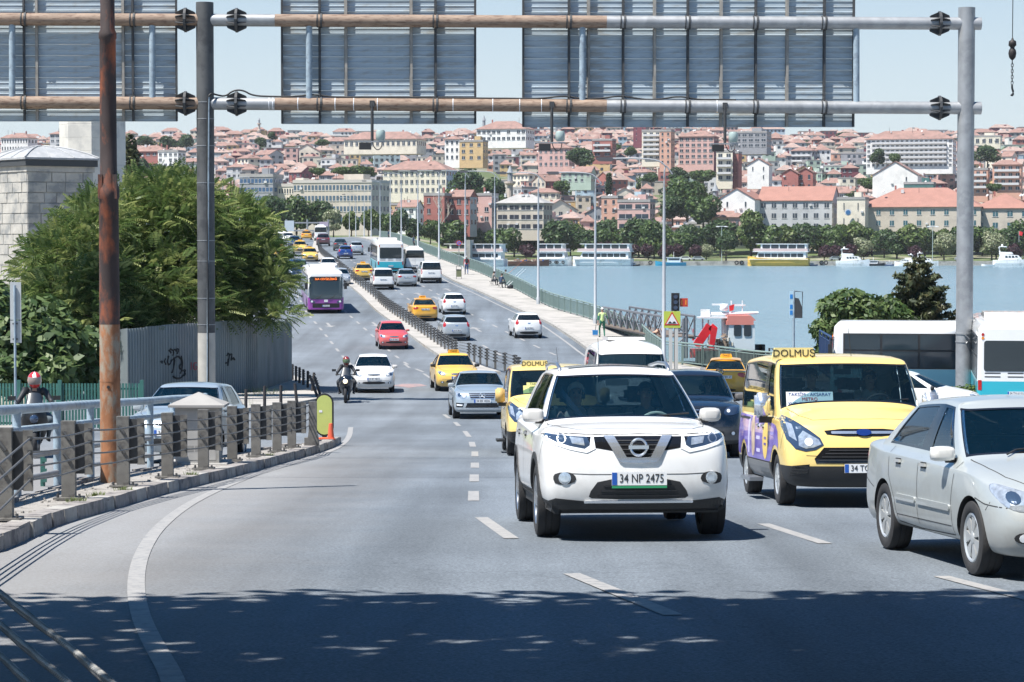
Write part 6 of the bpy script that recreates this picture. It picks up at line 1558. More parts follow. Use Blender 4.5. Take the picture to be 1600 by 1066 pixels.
def stroke(pts,w_,m,D=None):
 ps=chaikin(pts,2,closed=False); mb=MB(); vs=[]
 v2=[]
 for px,py in ps:
  r=ray(px,py); a,b=(wall[1],wall[2]) if px<300 else (wall[2],wall[3])
  a=Vector(a[:2]); b=Vector(b[:2]); d_=b-a; n=Vector((d_.y,-d_.x)).normalized(); t=n.dot(a)/(n.x*r.x+n.y*r.y); q=r*t; v2.append(Vector((q.x+n.x*.045,q.y+n.y*.045,q.z)))
 for i,p in enumerate(v2):
  t=(v2[min(i+1,len(v2)-1)]-v2[max(0,i-1)]).normalized(); u=Vector((t.z,0,-t.x)).normalized()*w_/2; vs+=[p-u-o0,p+u-o0]
 mb.add(vs,[(2*i,2*i+1,2*i+3,2*i+2) for i in range(len(v2)-1)]); return mb
gr=MB()
for pts in ([(266,552),(262,548),(265,545),(270,550),(268,556)],[(270,546),(276,550),(272,547),(278,545),(275,553)],[(262,556),(259,565),(262,572),(268,560),(272,562),(267,583)],[(270,560),(278,556),(282,565),(278,575),(284,580),(289,577),(283,590),(274,592),(268,588)],[(258,570),(254,565),(257,560)],[(249,566),(252,564),(251,568)],[(281,556),(284,570),(280,584)],[(286,580),(288,585),(285,587)],
   [(352,556),(357,550),(354,572)],[(357,555),(361,552),(358,565),(363,558),(365,563)],[(350,568),(354,566)]):
 q=stroke(pts,.075,M_INK); gr.add(q.v,q.f)
gr.build('graffiti',M_INK,cf)
gr=MB()
for pts in ([(297,566),(297,578)],[(306,567),(301,567),(301,578),(306,577),(306,573),(304,573)],[(313,567),(309,569),(312,573),(312,577),(308,578)]): q=stroke(pts,.05,M_INKR); gr.add(q.v,q.f)
gr.build('graffiti',mat('faded_red_spray',(.38,.08,.10),.7),cf)
pv=[G(x,y) for x,y in [(350,648),(400,642),(470,633),(505,626),(499,612),(480,600),(456,590),(452,600),(400,618),(350,622)]]
tri_fill([(p.x,p.y) for p in pv],.13,'pavement',M_PAVE,M_KERB)
M_BOLL=mat('bollard_dark',(.04,.035,.035),.6,var=.3,scale=10)
for i,(x,yb,yt,lean,lb) in enumerate([(457,594,569,0,'first and farthest'),(462.5,596,572,0,'second'),(468,599,574,0,'third'),(474,602,577,0,'fourth'),(481,606,579.5,0,'fifth'),(488,611,582,.1,'sixth'),(496,620,584,-.35,'seventh, leaning'),(501,619,587,-.3,'last and nearest, leaning'),(384,641,608,.02,''),(413.5,637,603,0,''),(439,636,602,0,''),(464,631,599,-.1,'')]):
 g=G(x,yb,.13); k=3778/g.y; h=(yb-yt)/k
 l=('dark ridged bollard at the fence corner, %s counted from the far end'%lb) if lb else ['dark bollard in the shade of the fence, leftmost of four','dark bollard in the shade of the fence, second from left','dark bollard in the shade of the fence, third from left','slightly leaning bollard in fence shade, rightmost of four'][i-8]
 t=thing('bollard',l,'bollard',tuple(g),group='dark bollards by the corrugated fence'); t.rotation_euler.y=lean
 MB().cyl((0,0,-.05),(0,0,h),.055,.05,n=10).build('post',M_BOLL,t,smooth=True,angle=40)
 if i<8:
  for q in range(4): MB().box((.035,-.03,h-.08-.1*q),(.09,.05,.045)).build('cable_bracket',M_DSTEEL,t)
M_GRN=mat('green_fence_paint',(.035,.13,.11),.6,var=.2,scale=3)
gf=thing('green_fence','low green slatted metal fence behind the motorcyclist at the left edge','fence',(P(100,650,66).x,66,zroad(66))); o0=gf.location.copy()
xa,xb=P(-40,0,66).x,P(218,0,66).x; n=int((xb-xa)/.085)
sl=MB().box((0,0,.66),(.055,.012,1.22)).mesh('slat',M_GRN)
for i in range(n): link('slat',sl,gf,(xa+i*(xb-xa)/n-o0.x,0,.0),rz=rnd.uniform(-.15,.15))
for z in (.18,1.12): MB().box(((xa+xb)/2-o0.x,.03,z),(xb-xa,.03,.05)).build('rail',M_GRN,gf)
for i in range(5): MB().box((xa+(xb-xa)*i/4-o0.x,-.02,.68),(.10,.10,1.36)).build('post',M_GRN,gf)
tri_fill([(-22,62.5),(-12.5,62.5),(-12.5,66.5),(-22,66.5)],.12,'pavement',M_PAVE,M_KERB)
for px,py,h,lb in ((67,760,.5,'short green fence post just beyond the tube railing, left one'),(252,712,.9,'green fence post beyond the tube railing beside the silver car')):
 g=G(px,py); t=thing('green_post',lb,'post',tuple(g)); MB().box((0,0,h/2),(.06,.06,h)).build('post',M_GRN,t);
 for q in range(3): MB().box((.03,-.035,h*.3*(q+.6)),(.07,.03,.05)).build('clip',M_GRN,t)
# ---------------------------------------------------------------- median barrier and parapet of the bridge
mbar=thing('median_barrier','long dark cable barrier on the raised strip between the two carriageways','barrier',(XM(200),200,zroad(200)+.14)); o0=mbar.location.copy()
m=MB(); m.box((0,0,.42),(.09,.12,.84));
pm=MB().box((0,0,.42),(.10,.12,.86)).mesh('post',M_BARR)
br=MB();
for q in range(4): br.box((.0,-.02,.36+.145*q),(.22,.09,.07))
brm=br.mesh('cable_bracket',mat('dark_bracket',(.05,.052,.055),.6,var=.2))
Y=106; ys=[]
while Y<420: ys.append(Y); Y+=2.1 if Y<180 else 3.2
for i,Y in enumerate(ys):
 if 122<Y<124.5: continue
 if Y<122: x=XM(Y)+.25+(122-Y)*.02
 else: x=XM(Y)
 o=link('post',pm,mbar,(x-o0.x,Y-o0.y,zroad(Y)+.14-o0.z),rz=R(6));
 link('cable_bracket',brm,o)
for q in range(4):
 MB().tube([(XM(Y)+(.25+(122-Y)*.02 if Y<122 else 0)-o0.x,Y-.06-o0.y,zroad(Y)+.50+.145*q-o0.z) for Y in ys if Y<123],.018,4).build('cable',M_CABLE,mbar)
 MB().tube([(XM(Y)-o0.x,Y-.06-o0.y,zroad(Y)+.50+.145*q-o0.z) for Y in ys if Y>124],.018,4).build('cable',M_CABLE,mbar)
M_PAR=mat('parapet_grey_green',(.20,.27,.25),.55,metal=.2,var=.12,scale=2)
def parapet(name,label,fx,Y0,Y1,step,zb=.15,zfun=zroad):
 t=thing(name,label,'railing',(fx(Y0),Y0,zfun(Y0)+zb)); o0=t.location.copy()
 ys=frange(Y0,Y1,step); pm=MB().box((0,0,.53),(.10,.09,1.06)).mesh('post',M_PAR)
 for Y in ys: link('post',pm,t,(fx(Y)-o0.x,Y-o0.y,zfun(Y)+zb-o0.z),rz=R(6))
 dense=[]
 for a,b in zip(ys,ys[1:]): dense+= [a+(b-a)*j/3 for j in range(3)]
 dense.append(ys[-1])
 for z,r_ in ((1.06,.05),(.94,.025),(.12,.03)): MB().tube([(fx(Y)-o0.x,Y-o0.y,zfun(Y)+zb+z-o0.z) for Y in dense],r_,6).build('rail',M_PAR,t,smooth=True)
 mb=MB()
 for a,b in zip(ys,ys[1:]):
  n=max(4,int((b-a)/(.13 if a<260 else .3)))
  for j in range(1,n):
   Y=a+(b-a)*j/n; mb.box((fx(Y)-o0.x,Y-o0.y,zfun(Y)+zb+.53-o0.z),(.022,.05 if a<260 else .12,.82))
 mb.build('bars',M_PAR,t,kind='stuff'); return t
parapet('bridge_parapet','long grey green metal parapet along the water side of the bridge footway',XP,118,430,2.2)
parapet('bridge_parapet','grey green parapet on the far side of the bridge, beyond the left carriageway',lambda Y:XL(Y)-3.0,128,430,2.4)
def seg_rail(name,label,pts,h=1.05,m=M_PAR,zf=None,step=2.0,bars=.14,cat='railing'):
 t=thing(name,label,cat,pts[0]); o0=Vector(pts[0]); pm=MB().box((0,0,h/2),(.09,.09,h)).mesh('post',m); mb=MB()
 for a,b in zip(pts,pts[1:]):
  a,b=Vector(a),Vector(b); L_=(b-a).length; n=max(1,round(L_/step))
  for j in range(n+1): link('post',pm,t,a.lerp(b,j/n)-o0)
  for z,r_ in ((h,.05),(h*.88,.025),(.12,.03)): MB().tube([a-o0+Vector((0,0,z)),b-o0+Vector((0,0,z))],r_,6).build('rail',m,t)
  k=int(L_/bars)
  for j in range(1,k): c=a.lerp(b,j/k)-o0; mb.box((c.x,c.y,c.z+h*.5),(.022,.022,h*.78))
 mb.build('bars',m,t,kind='stuff'); return t
seg_rail('quay_railing','grey green metal railing on the quay, between white van and red crane',[(XP(118),117.6,zroad(117.6)+.15),(9.0,114,zroad(114)+.12),(10.9,108.6,-6.05),(13.3,105.6,-6.1)])
tri_fill([(5.2,112),(8.0,116),(10.6,108.6),(13.2,105.4),(16,119),(26,128),(34,118),(30,104),(9,104)],.06,'pavement',mat('brick_verge',(.33,.27,.22),.9,var=.3,scale=6,bump=.5,bscale=12),M_KERB)
def lamp_post(label,X,Y,z,h=9.6,arm=-2.4,group='street lamps along the bridge footway'):
 t=thing('street_lamp',label,'street lamp',(X,Y,z),group=group)
 MB().lathe([(.14,-.3),(.14,.5),(.10,.55),(.055,h-1.2)],12).build('post',M_GALVB if False else mat('lamp_post_grey',(.42,.44,.46),.5,metal=.3,var=.08),t,smooth=True,angle=40)
 s=1 if arm<0 else -1
 MB().tube(chaikin([(0,0,h-1.3),(0,0,h-.4),(.1*s,0,h-.25),(-.3*s,0,h+.05),(arm*.6,0,h+.12),(arm,0,h+.1)],2,closed=False),.035,8).tube([(.38*s,0,h-.62),(.15*s,0,h-.30),(-.1*s,0,h-.1)],.035,6).build('arm',mat('lamp_post_grey',(.42,.44,.46)),t,smooth=True,angle=50)
 MB().prism([(0,-.05),(.12,-.13),(.7,-.12),(.85,-.02),(.8,.05),(.1,.06)],-.14,.14,f=lambda u,v,q:(arm-u*s+.1*s,q,h+.1+v)).build('lamp_head',mat('lamp_head_dark',(.10,.10,.11),.5),t)
def solveY(px,fx):
 lo,hi=105,620
 for _ in range(40):
  m_=(lo+hi)/2; x=800+fx(m_)*F/(m_*CP-zroad(m_)*SP)
  if x>px: lo=m_
  else: hi=m_
 return lo
def lampx(Y): return XP(Y)-.35
lx=[1037,930,841,773,727,686,653,627,610,594,580,569,556,546]
nm=['nearest','second nearest','third','fourth','fifth','sixth','seventh','eighth','ninth','tenth','eleventh','twelfth','thirteenth','farthest']
for x,n_ in zip(lx,nm):
 Y=solveY(x,lampx); lamp_post('tall grey street lamp by the bridge parapet, %s of the row'%n_,lampx(Y),Y,zroad(Y)+.15)
for i,Y in enumerate((330,380,440,520)): lamp_post('tall street lamp on the far left edge of the bridge, %s one'%['nearest','second','third','farthest'][i],XL(Y)-2.4,Y,zroad(Y)+.15,arm=2.4,group='street lamps along the left carriageway')
# ---------------------------------------------------------------- signals and signs at the right
g=P(1055,545,97); g.z=zroad(97); t=thing('traffic_light','dark traffic light on a pole above the white van, with a red panel beside it','traffic light',tuple(g))
MB().cyl((0,0,0),(0,0,P(1055,486,97).z-g.z),.05,n=10).build('pole',M_DSTEEL,t); zc=P(0,472,97).z-g.z
hd=MB().box((0,0,0),(.32,.22,.72)).build('signal_head',M_BLK,t,(0,0,zc))
for q in(-.22,0,.22): MB().lathe([(.001,0),(.085,0),(.09,.0),(.095,.16),(.10,.16),(.10,-.01)],14,c=(0,-.12,q),axis='Y').build('signal_lens',M_LENSD,hd).scale=(1,-1,1) if False else (1,1,1)
pn=MB().box((0,0,0),(.32,.04,.34)).build('red_panel',mat('panel_red',(.50,.05,.03),.5),t,(.34,0,zc-.02))
for q in(-.08,.08): MB().box((q,-.024,.0),(.05,.006,.2)).build('panel_digit',M_ORG,pn)
g=P(1050,545,93); g.z=zroad(93); t=thing('warning_sign','square yellow green warning sign with a bumpy road triangle above the white van','road sign',tuple(g)); k=3778/93
zc=P(0,499.5,93).z-g.z; w_=26/k
MB().box((0,0,zc),(w_,.02,w_)).build('sign_board',mat('sign_yellow_green',(.50,.58,.08),.5),t); hq=w_*.42
MB().prism([(-hq*1.1,-hq*.8),(hq*1.1,-hq*.8),(0,hq*1.15)],-.018,-.012,f=lambda u,v,h:(u,h,zc+v)).build('triangle_border',mat('sign_red',(.6,.04,.03),.5),t)
MB().prism([(-hq*.82,-hq*.62),(hq*.82,-hq*.62),(0,hq*.82)],-.024,-.018,f=lambda u,v,h:(u,h,zc+v)).build('triangle_face',M_PLATE,t)
bumps=[(-hq*.6,-hq*.55)]+[(-hq*.6+hq*1.2*i/16,-hq*.55+hq*.3*abs(math.sin(math.pi*i/8))) for i in range(17)]+[(hq*.6,-hq*.55)]
MB().prism(bumps,-.029,-.024,f=lambda u,v,h:(u,h,zc+v)).build('bump_symbol',M_INK,t)
for dx in(-.05,.17): MB().box((dx,.03,(zc-w_*.5+.1)/2),(.13,.06,zc-w_*.5+.1)).build('post',mat('white_post',(.55,.55,.53),.6),t)
g=P(1240,560,92); g.z=zroad(92); t=thing('information_sign','slim post with a blue and white strip and a dark box','sign',tuple(g)); k=3778/92
z1=P(0,455,92).z-g.z; z2=P(0,497,92).z-g.z
MB().cyl((0,0,0),(0,0,z1),.045,n=10).build('post',M_GALVB,t)
st=MB().box((-.10,0,(z1+z2)/2),(.13,.05,z1-z2)).build('sign_strip',mat('pale_blue_panel',(.45,.62,.72),.5),t)
for q in (.2,.42,.80): MB().box((-.10,-.03,z2+(z1-z2)*q),(.10,.006,.16)).build('symbol',mat('sign_blue',(.02,.22,.60),.5),st)
MB().tube([(.02,0,z1),(.33,0,z1-.03),(.31,0,z2)],.02,5).build('bracket',M_DSTEEL,t); MB().prism([(.05,z1-.25),(.18,z1-.28),(.30,z1-.6),(.30,z2),(.05,z2)],-.1,.1,f=lambda u,v,h:(u,h,v)).build('signal_box',M_DSTEEL,t)
bf=seg_rail('blue_iron_fence','blue iron fence with pointed bars beside the bushes, left of the parked bus',[(P(1284,0,112).x,112,-6.1),(P(1306,0,103).x,103,-6.1)],h=1.9,m=mat('blue_iron',(.02,.05,.13),.5),bars=.16,cat='fence',step=2.4)
Y=solveY(714,lampx); g=Vector((lampx(Y)+.2,Y,zroad(Y)+.15)); t=thing('no_stopping_sign','round blue and red no stopping sign above the bridge parapet','road sign',tuple(g)); zc=P(0,380,Y).z-g.z
MB().cyl((0,.03,0),(0,.03,zc),.035,n=8).build('post',M_GALV,t); MB().cyl((0,0,zc),(0,-.02,zc),.27,n=24).build('rim',mat('sign_red',(.6,.04,.03)),t); MB().cyl((0,-.02,zc),(0,-.026,zc),.21,n=24).build('face',mat('sign_blue',(.02,.22,.60)),t)
m=MB(); m.box((0,-.03,zc),(.42,.006,.05),M=Matrix.Rotation(R(45),3,'Y')); m.box((0,-.034,zc),(.42,.006,.05),M=Matrix.Rotation(R(-45),3,'Y')); m.build('cross',mat('sign_red',(.6,.04,.03)),t)
g=G(717,436,.15); t=thing('litter_bin','small olive litter bin on the bridge footway behind the white van','litter bin',tuple(g))
MB().box((0,0,.5),(.42,.35,.62),top=(1.08,1.08)).build('bin_body',mat('olive_bin',(.17,.19,.10),.6,var=.2),t); MB().box((0,0,.84),(.5,.42,.05)).cyl((-.22,0,0),(-.22,0,1.15),.02,n=6).cyl((.22,0,0),(.22,0,1.15),.02,n=6).box((0,0,1.14),(.5,.3,.03)).build('bin_frame',M_DSTEEL,t)
# ---------------------------------------------------------------- foliage
NR=np.random.default_rng(11)
def leaf_cloud(clumps, n, size, flat=.5, shell_=.75, aspect=1.6, up=.35):
 """clumps: (cx,cy,cz,rx,ry,rz); returns coords of n leaf quads spread through their outer volume"""
 cl=np.array(clumps,dtype=float); vol=(cl[:,3]*cl[:,4]+cl[:,3]*cl[:,5]+cl[:,4]*cl[:,5]); pick=NR.choice(len(cl),n,p=vol/vol.sum()); c=cl[pick]
 d=NR.normal(size=(n,3)); d/=np.linalg.norm(d,axis=1)[:,None]; r=shell_+(1-shell_)*NR.random((n,1))**.6*1.15; r*=np.where(NR.random((n,1))<.18,NR.random((n,1)),1)
 lump=1+.16*np.sin(d[:,:1]*7+pick[:,None])*np.sin(d[:,1:2]*6+2*pick[:,None])*np.sin(d[:,2:]*8)
 p=c[:,:3]+d*c[:,3:]*r*lump
 nrm=d*.8+NR.normal(size=(n,3))*.55+np.array([0,0,up]); nrm/=np.linalg.norm(nrm,axis=1)[:,None]
 a=NR.normal(size=(n,3)); u=np.cross(nrm,a); u/=np.linalg.norm(u,axis=1)[:,None]; v=np.cross(nrm,u)
 s=(size*(.6+.8*NR.random((n,1)))); u*=s*aspect/2; v*=s/2
 co=np.stack([p-u*1.0,p-v*.9+u*.1,p+u*1.0,p+v*.9+u*.1],axis=1)
 return co.reshape(-1,3), NR.random(n)
def leaf_mesh(name, clumps, n, size, m, **k):
 co,r=leaf_cloud(clumps,n,size,**k); return np_mesh(name,co,np.arange(n*4).reshape(-1,4),m,r)
def frond_mesh(name, clumps, n, L_, m, leaflets=8, up=.2):
 """compound leaves: pairs of leaflets along a drooping rib"""
 cl=np.array(clumps,dtype=float); w_=cl[:,3]*cl[:,4]+cl[:,4]*cl[:,5]+cl[:,3]*cl[:,5]; pick=NR.choice(len(cl),n,p=w_/w_.sum()); c=cl[pick]
 d=NR.normal(size=(n,3)); d/=np.linalg.norm(d,axis=1)[:,None]
 r=np.where(NR.random((n,1))<.25,NR.random((n,1))*.8,.78+.42*NR.random((n,1))**1.6)*(1+.14*np.sin(d[:,:1]*6+pick[:,None])*np.sin(d[:,2:]*7+pick[:,None]))
 p=c[:,:3]+d*c[:,3:]*r
 ax=d*.9+NR.normal(size=(n,3))*.45+np.array([0,0,.15]); ax/=np.linalg.norm(ax,axis=1)[:,None]
 side=np.cross(ax,np.array([0,0,1.])+NR.normal(size=(n,3))*.25); side/=np.linalg.norm(side,axis=1)[:,None]; nn=np.cross(side,ax)
 Ls=L_*(.6+.7*NR.random((n,1))); co=[]; rn=NR.random(n); rr=[]
 for k in range(leaflets):
  t=(k+.6)/leaflets; base=p+ax*Ls*t-np.array([0,0,1.])*Ls*.22*t*t
  for s in (1,-1):
   dirv=side*s*.9+ax*.38-nn*.12-np.array([0,0,.22]); l=Ls*(.30*(1-.55*abs(t-.45))); wv=ax*Ls*.036+nn*Ls*.02
   a=base; b=base+dirv*l*.5+wv; cc=base+dirv*l; e=base+dirv*l*.5-wv
   co.append(np.stack([a,b,cc,e],axis=1)); rr.append(rn+.15*(NR.random(n)-.5))
 co=np.concatenate(co).reshape(-1,3); rr=np.clip(np.concatenate(rr),0,1); return np_mesh(name,co,np.arange(len(co)).reshape(-1,4),m,rr)
L_OAK=leafmat('tree_leaves',(.03,.06,.018),(.065,.115,.03),(.125,.185,.05),scale=.35)
L_DARK=leafmat('dark_tree_leaves',(.02,.046,.018),(.042,.082,.028),(.08,.13,.04),scale=.35)
L_LIGHT=leafmat('light_tree_leaves',(.06,.10,.025),(.10,.15,.04),(.17,.21,.07),scale=.35)
L_PURP=leafmat('purple_leaves',(.035,.015,.022),(.06,.025,.035),(.09,.04,.045),scale=.5)
L_PALE=leafmat('pale_blossom_leaves',(.12,.16,.07),(.24,.27,.15),(.42,.42,.30),scale=.5)
L_AIL=leafmat('compound_leaves',(.065,.12,.036),(.145,.215,.065),(.37,.41,.15),scale=.8,trans=.45)
L_FIG=leafmat('broad_leaves',(.045,.085,.03),(.09,.14,.045),(.15,.20,.07),scale=1.4)
L_CON=leafmat('conifer_needles',(.03,.045,.022),(.055,.07,.03),(.11,.105,.045),scale=1.2,trans=.1)
M_BARK=mat('bark',(.085,.065,.05),.9,var=.3,scale=6,bump=.5,bscale=20)
def crown_clumps(w_,h,n,seed,base=0,flat=1.0):
 r_=random.Random(seed); out=[]
 for i in range(n):
  a=r_.uniform(0,6.28); t=r_.random(); z=base+h*(.22+.62*t); rad=w_/2*(1-.55*abs(t-.35)/.65)*r_.uniform(.25,.72); s=w_*r_.uniform(.17,.28)
  out.append((rad*math.cos(a),rad*math.sin(a),z,s,s,s*.8*flat))
 return out
def trunk_mb(h,r_,br=4,seed=1,spread=1.0):
 q=random.Random(seed); mb=MB(); top=(q.uniform(-.1,.1),q.uniform(-.1,.1),h)
 mb.tube([(0,0,-.4),(0,0,0),(top[0]*.4,top[1]*.4,h*.5),top],[r_*1.3,r_*1.1,r_*.85,r_*.5],8)
 for i in range(br):
  a=6.28*i/br+q.uniform(-.4,.4); s=spread*q.uniform(.7,1.1); z=h*q.uniform(.5,.85)
  mb.tube([(top[0]*.6,top[1]*.6,z),(s*.5*math.cos(a),s*.5*math.sin(a),z+s*.5),(s*math.cos(a),s*math.sin(a),z+s*1.1)],[r_*.5,r_*.32,r_*.12],6)
 return mb
TREES={}
def tree_proto(key,w_,h,tr,lm,n,size,seed,clumps=None,ncl=11):
 cl=clumps or crown_clumps(w_,h-tr,ncl,seed,tr*.75)
 TREES[key]=(leaf_mesh('crown',cl,n,size,lm),trunk_mb(tr*1.3,.035*h/1.5+.06,4,seed,w_*.22).mesh('trunk',M_BARK,True))
for i,(lm,w_,h) in enumerate(((L_OAK,10,9.5),(L_DARK,9,9),(L_OAK,12,10.5),(L_LIGHT,9,8.5),(L_DARK,11,10))): tree_proto(i,w_,h,2.4,lm,3400,.62,20+i)
tree_proto('purple',5.5,5,1.3,L_PURP,1500,.42,31,ncl=7); tree_proto('pale',7.5,7,2.,L_PALE,2200,.5,32); tree_proto('round',7,7.5,1.6,L_DARK,2400,.5,33,ncl=8)
def poplar(): return [(0,0,1+1.15*i,1.0*(1-.06*abs(i-4)),1.0*(1-.06*abs(i-4)),1.1) for i in range(10)]
tree_proto('column',3,13,1.2,L_DARK,1700,.42,34,clumps=poplar())
def plant(key,label,x,y,z,s=1,rz=0,group=None,sz=None,cat='tree',name='tree'):
 t=thing(name,label,cat,(x,y,z),rz,group); t.scale=(s,s,sz or s); c,tk=TREES[key]; link('crown',c,t,kind='stuff'); link('trunk',tk,t); return t
# ---------------------------------------------------------------- far shore terrain
QY=757.0
ZP=[(640,.3),(700,.3),(757,-6.8),(800,-6.3),(850,-5.0),(900,-2.5),(980,4.5),(1100,16),(1250,31),(1400,46),(1550,57),(1700,65),(1850,69),(2000,69),(2400,60),(3200,40)]
ZF=interp_pts([(a,b) for a,b in ZP if a>=757]); ZL=interp_pts([(560,.45),(640,.4),(757,-.8),(850,0),(900,2.0)]+[(a,b) for a,b in ZP if a>=980])
def zfar(X,Y):
 t=max(0,min(1,(X+34)/22)); L_=ZL(Y); R_=ZF(max(757,Y)); z=L_*(1-t)+R_*t
 if Y>1300: z+= 3.0*math.sin(X*.008+1.0)*min(1,(Y-1300)/400)+2.2*math.sin(X*.021)*min(1,(Y-1300)/400)+max(0,(X-250))*.018*min(1,(Y-1300)/400)
 return z
M_HILL=mat('hillside_ground',(.23,.21,.16),.95,var=.3,scale=.02,stain=(.08,.11,.04),sscale=.03,smin=.42,smax=.55)
M_SHORE=mat('shore_grass',(.085,.12,.035),.95,var=.25,scale=.2,stain=(.30,.27,.20),sscale=.05,smin=.5,smax=.6)
M_QUAY=mat('quay_stone',(.40,.38,.34),.9,var=.2,scale=.5,stain=(.2,.19,.17),sscale=.4)
xs=frange(-1200,1200,50)
for name,x0,x1,ys,m in (('hillside',-1200,1200,[980,1040,1100,1180,1260,1340,1420,1500,1580,1660,1740,1820,1900,2000,2200,2350],M_HILL),('shore_park',-12,1200,[QY,765,780,800,830,870,920,980],M_SHORE),('far_ground',-1200,-12,[560,640,700,757,800,870,920,980],M_SHORE)):
 X_=sorted(set([x for x in xs if x0<=x<=x1]+[x0,x1]+([-12,0,20] if x0==-12 else [])+([-34,-60] if x1==-12 else []))); mb=MB(); vs=[(x,y,zfar(x,y)) for x in X_ for y in ys]; n=len(ys)
 mb.add(vs,[(a*n+i,(a+1)*n+i,(a+1)*n+i+1,a*n+i+1) for a in range(len(X_)-1) for i in range(n-1)]); mb.build(name,m,smooth=True,kind='structure')
mb=MB(); mb.box((593,QY-.5,-7.6),(1210,1.2,2.0)); mb.build('quay_wall',M_QUAY,kind='structure')
mb=MB(); mb.box((593,QY+5,-6.74),(1210,8,.14)); mb.build('quay_path',mat('quay_path',(.50,.46,.40),.9,var=.12,scale=.3),kind='structure')
mb=MB(); mb.box((-12.6,QY-30,-4.5),(1.2,66,9)); mb.build('quay_wall',M_QUAY,kind='structure')
# ---------------------------------------------------------------- buildings
HC={'white':(.82,.81,.78),'cream':(.74,.68,.56),'pink':(.62,.40,.36),'pale grey':(.48,.49,.50),'ochre':(.60,.43,.22),'salmon':(.62,.36,.27),'pale blue':(.40,.52,.60),'brick red':(.36,.14,.12),'grey':(.30,.31,.33),'pale green':(.40,.50,.42),'maroon':(.20,.06,.08),'beige':(.56,.50,.42)}
MW={k:mat('wall_'+k.replace(' ','_'),v,.9,var=.08,scale=.3,stain=tuple(.75*c for c in v),sscale=.25,smin=.5,smax=.7) for k,v in HC.items()}
M_TILE=mat('roof_tiles_terracotta',(.275,.165,.138),.85,var=.22,scale=.35,stain=(.20,.13,.11),sscale=.5,bump=.4,bscale=3)
M_TILE2=mat('roof_tiles_faded',(.34,.24,.205),.85,var=.2,scale=.35,stain=(.24,.20,.185),sscale=.5)
M_FLATR=mat('flat_roof_grey',(.34,.33,.32),.9,var=.15,scale=.4)
M_WIN=mat('far_window_glass',(.035,.05,.07),.15,spec=.6)
M_FRM=mat('window_frame_white',(.6,.6,.6),.6)
HN=[0]
QH=random.Random(77)
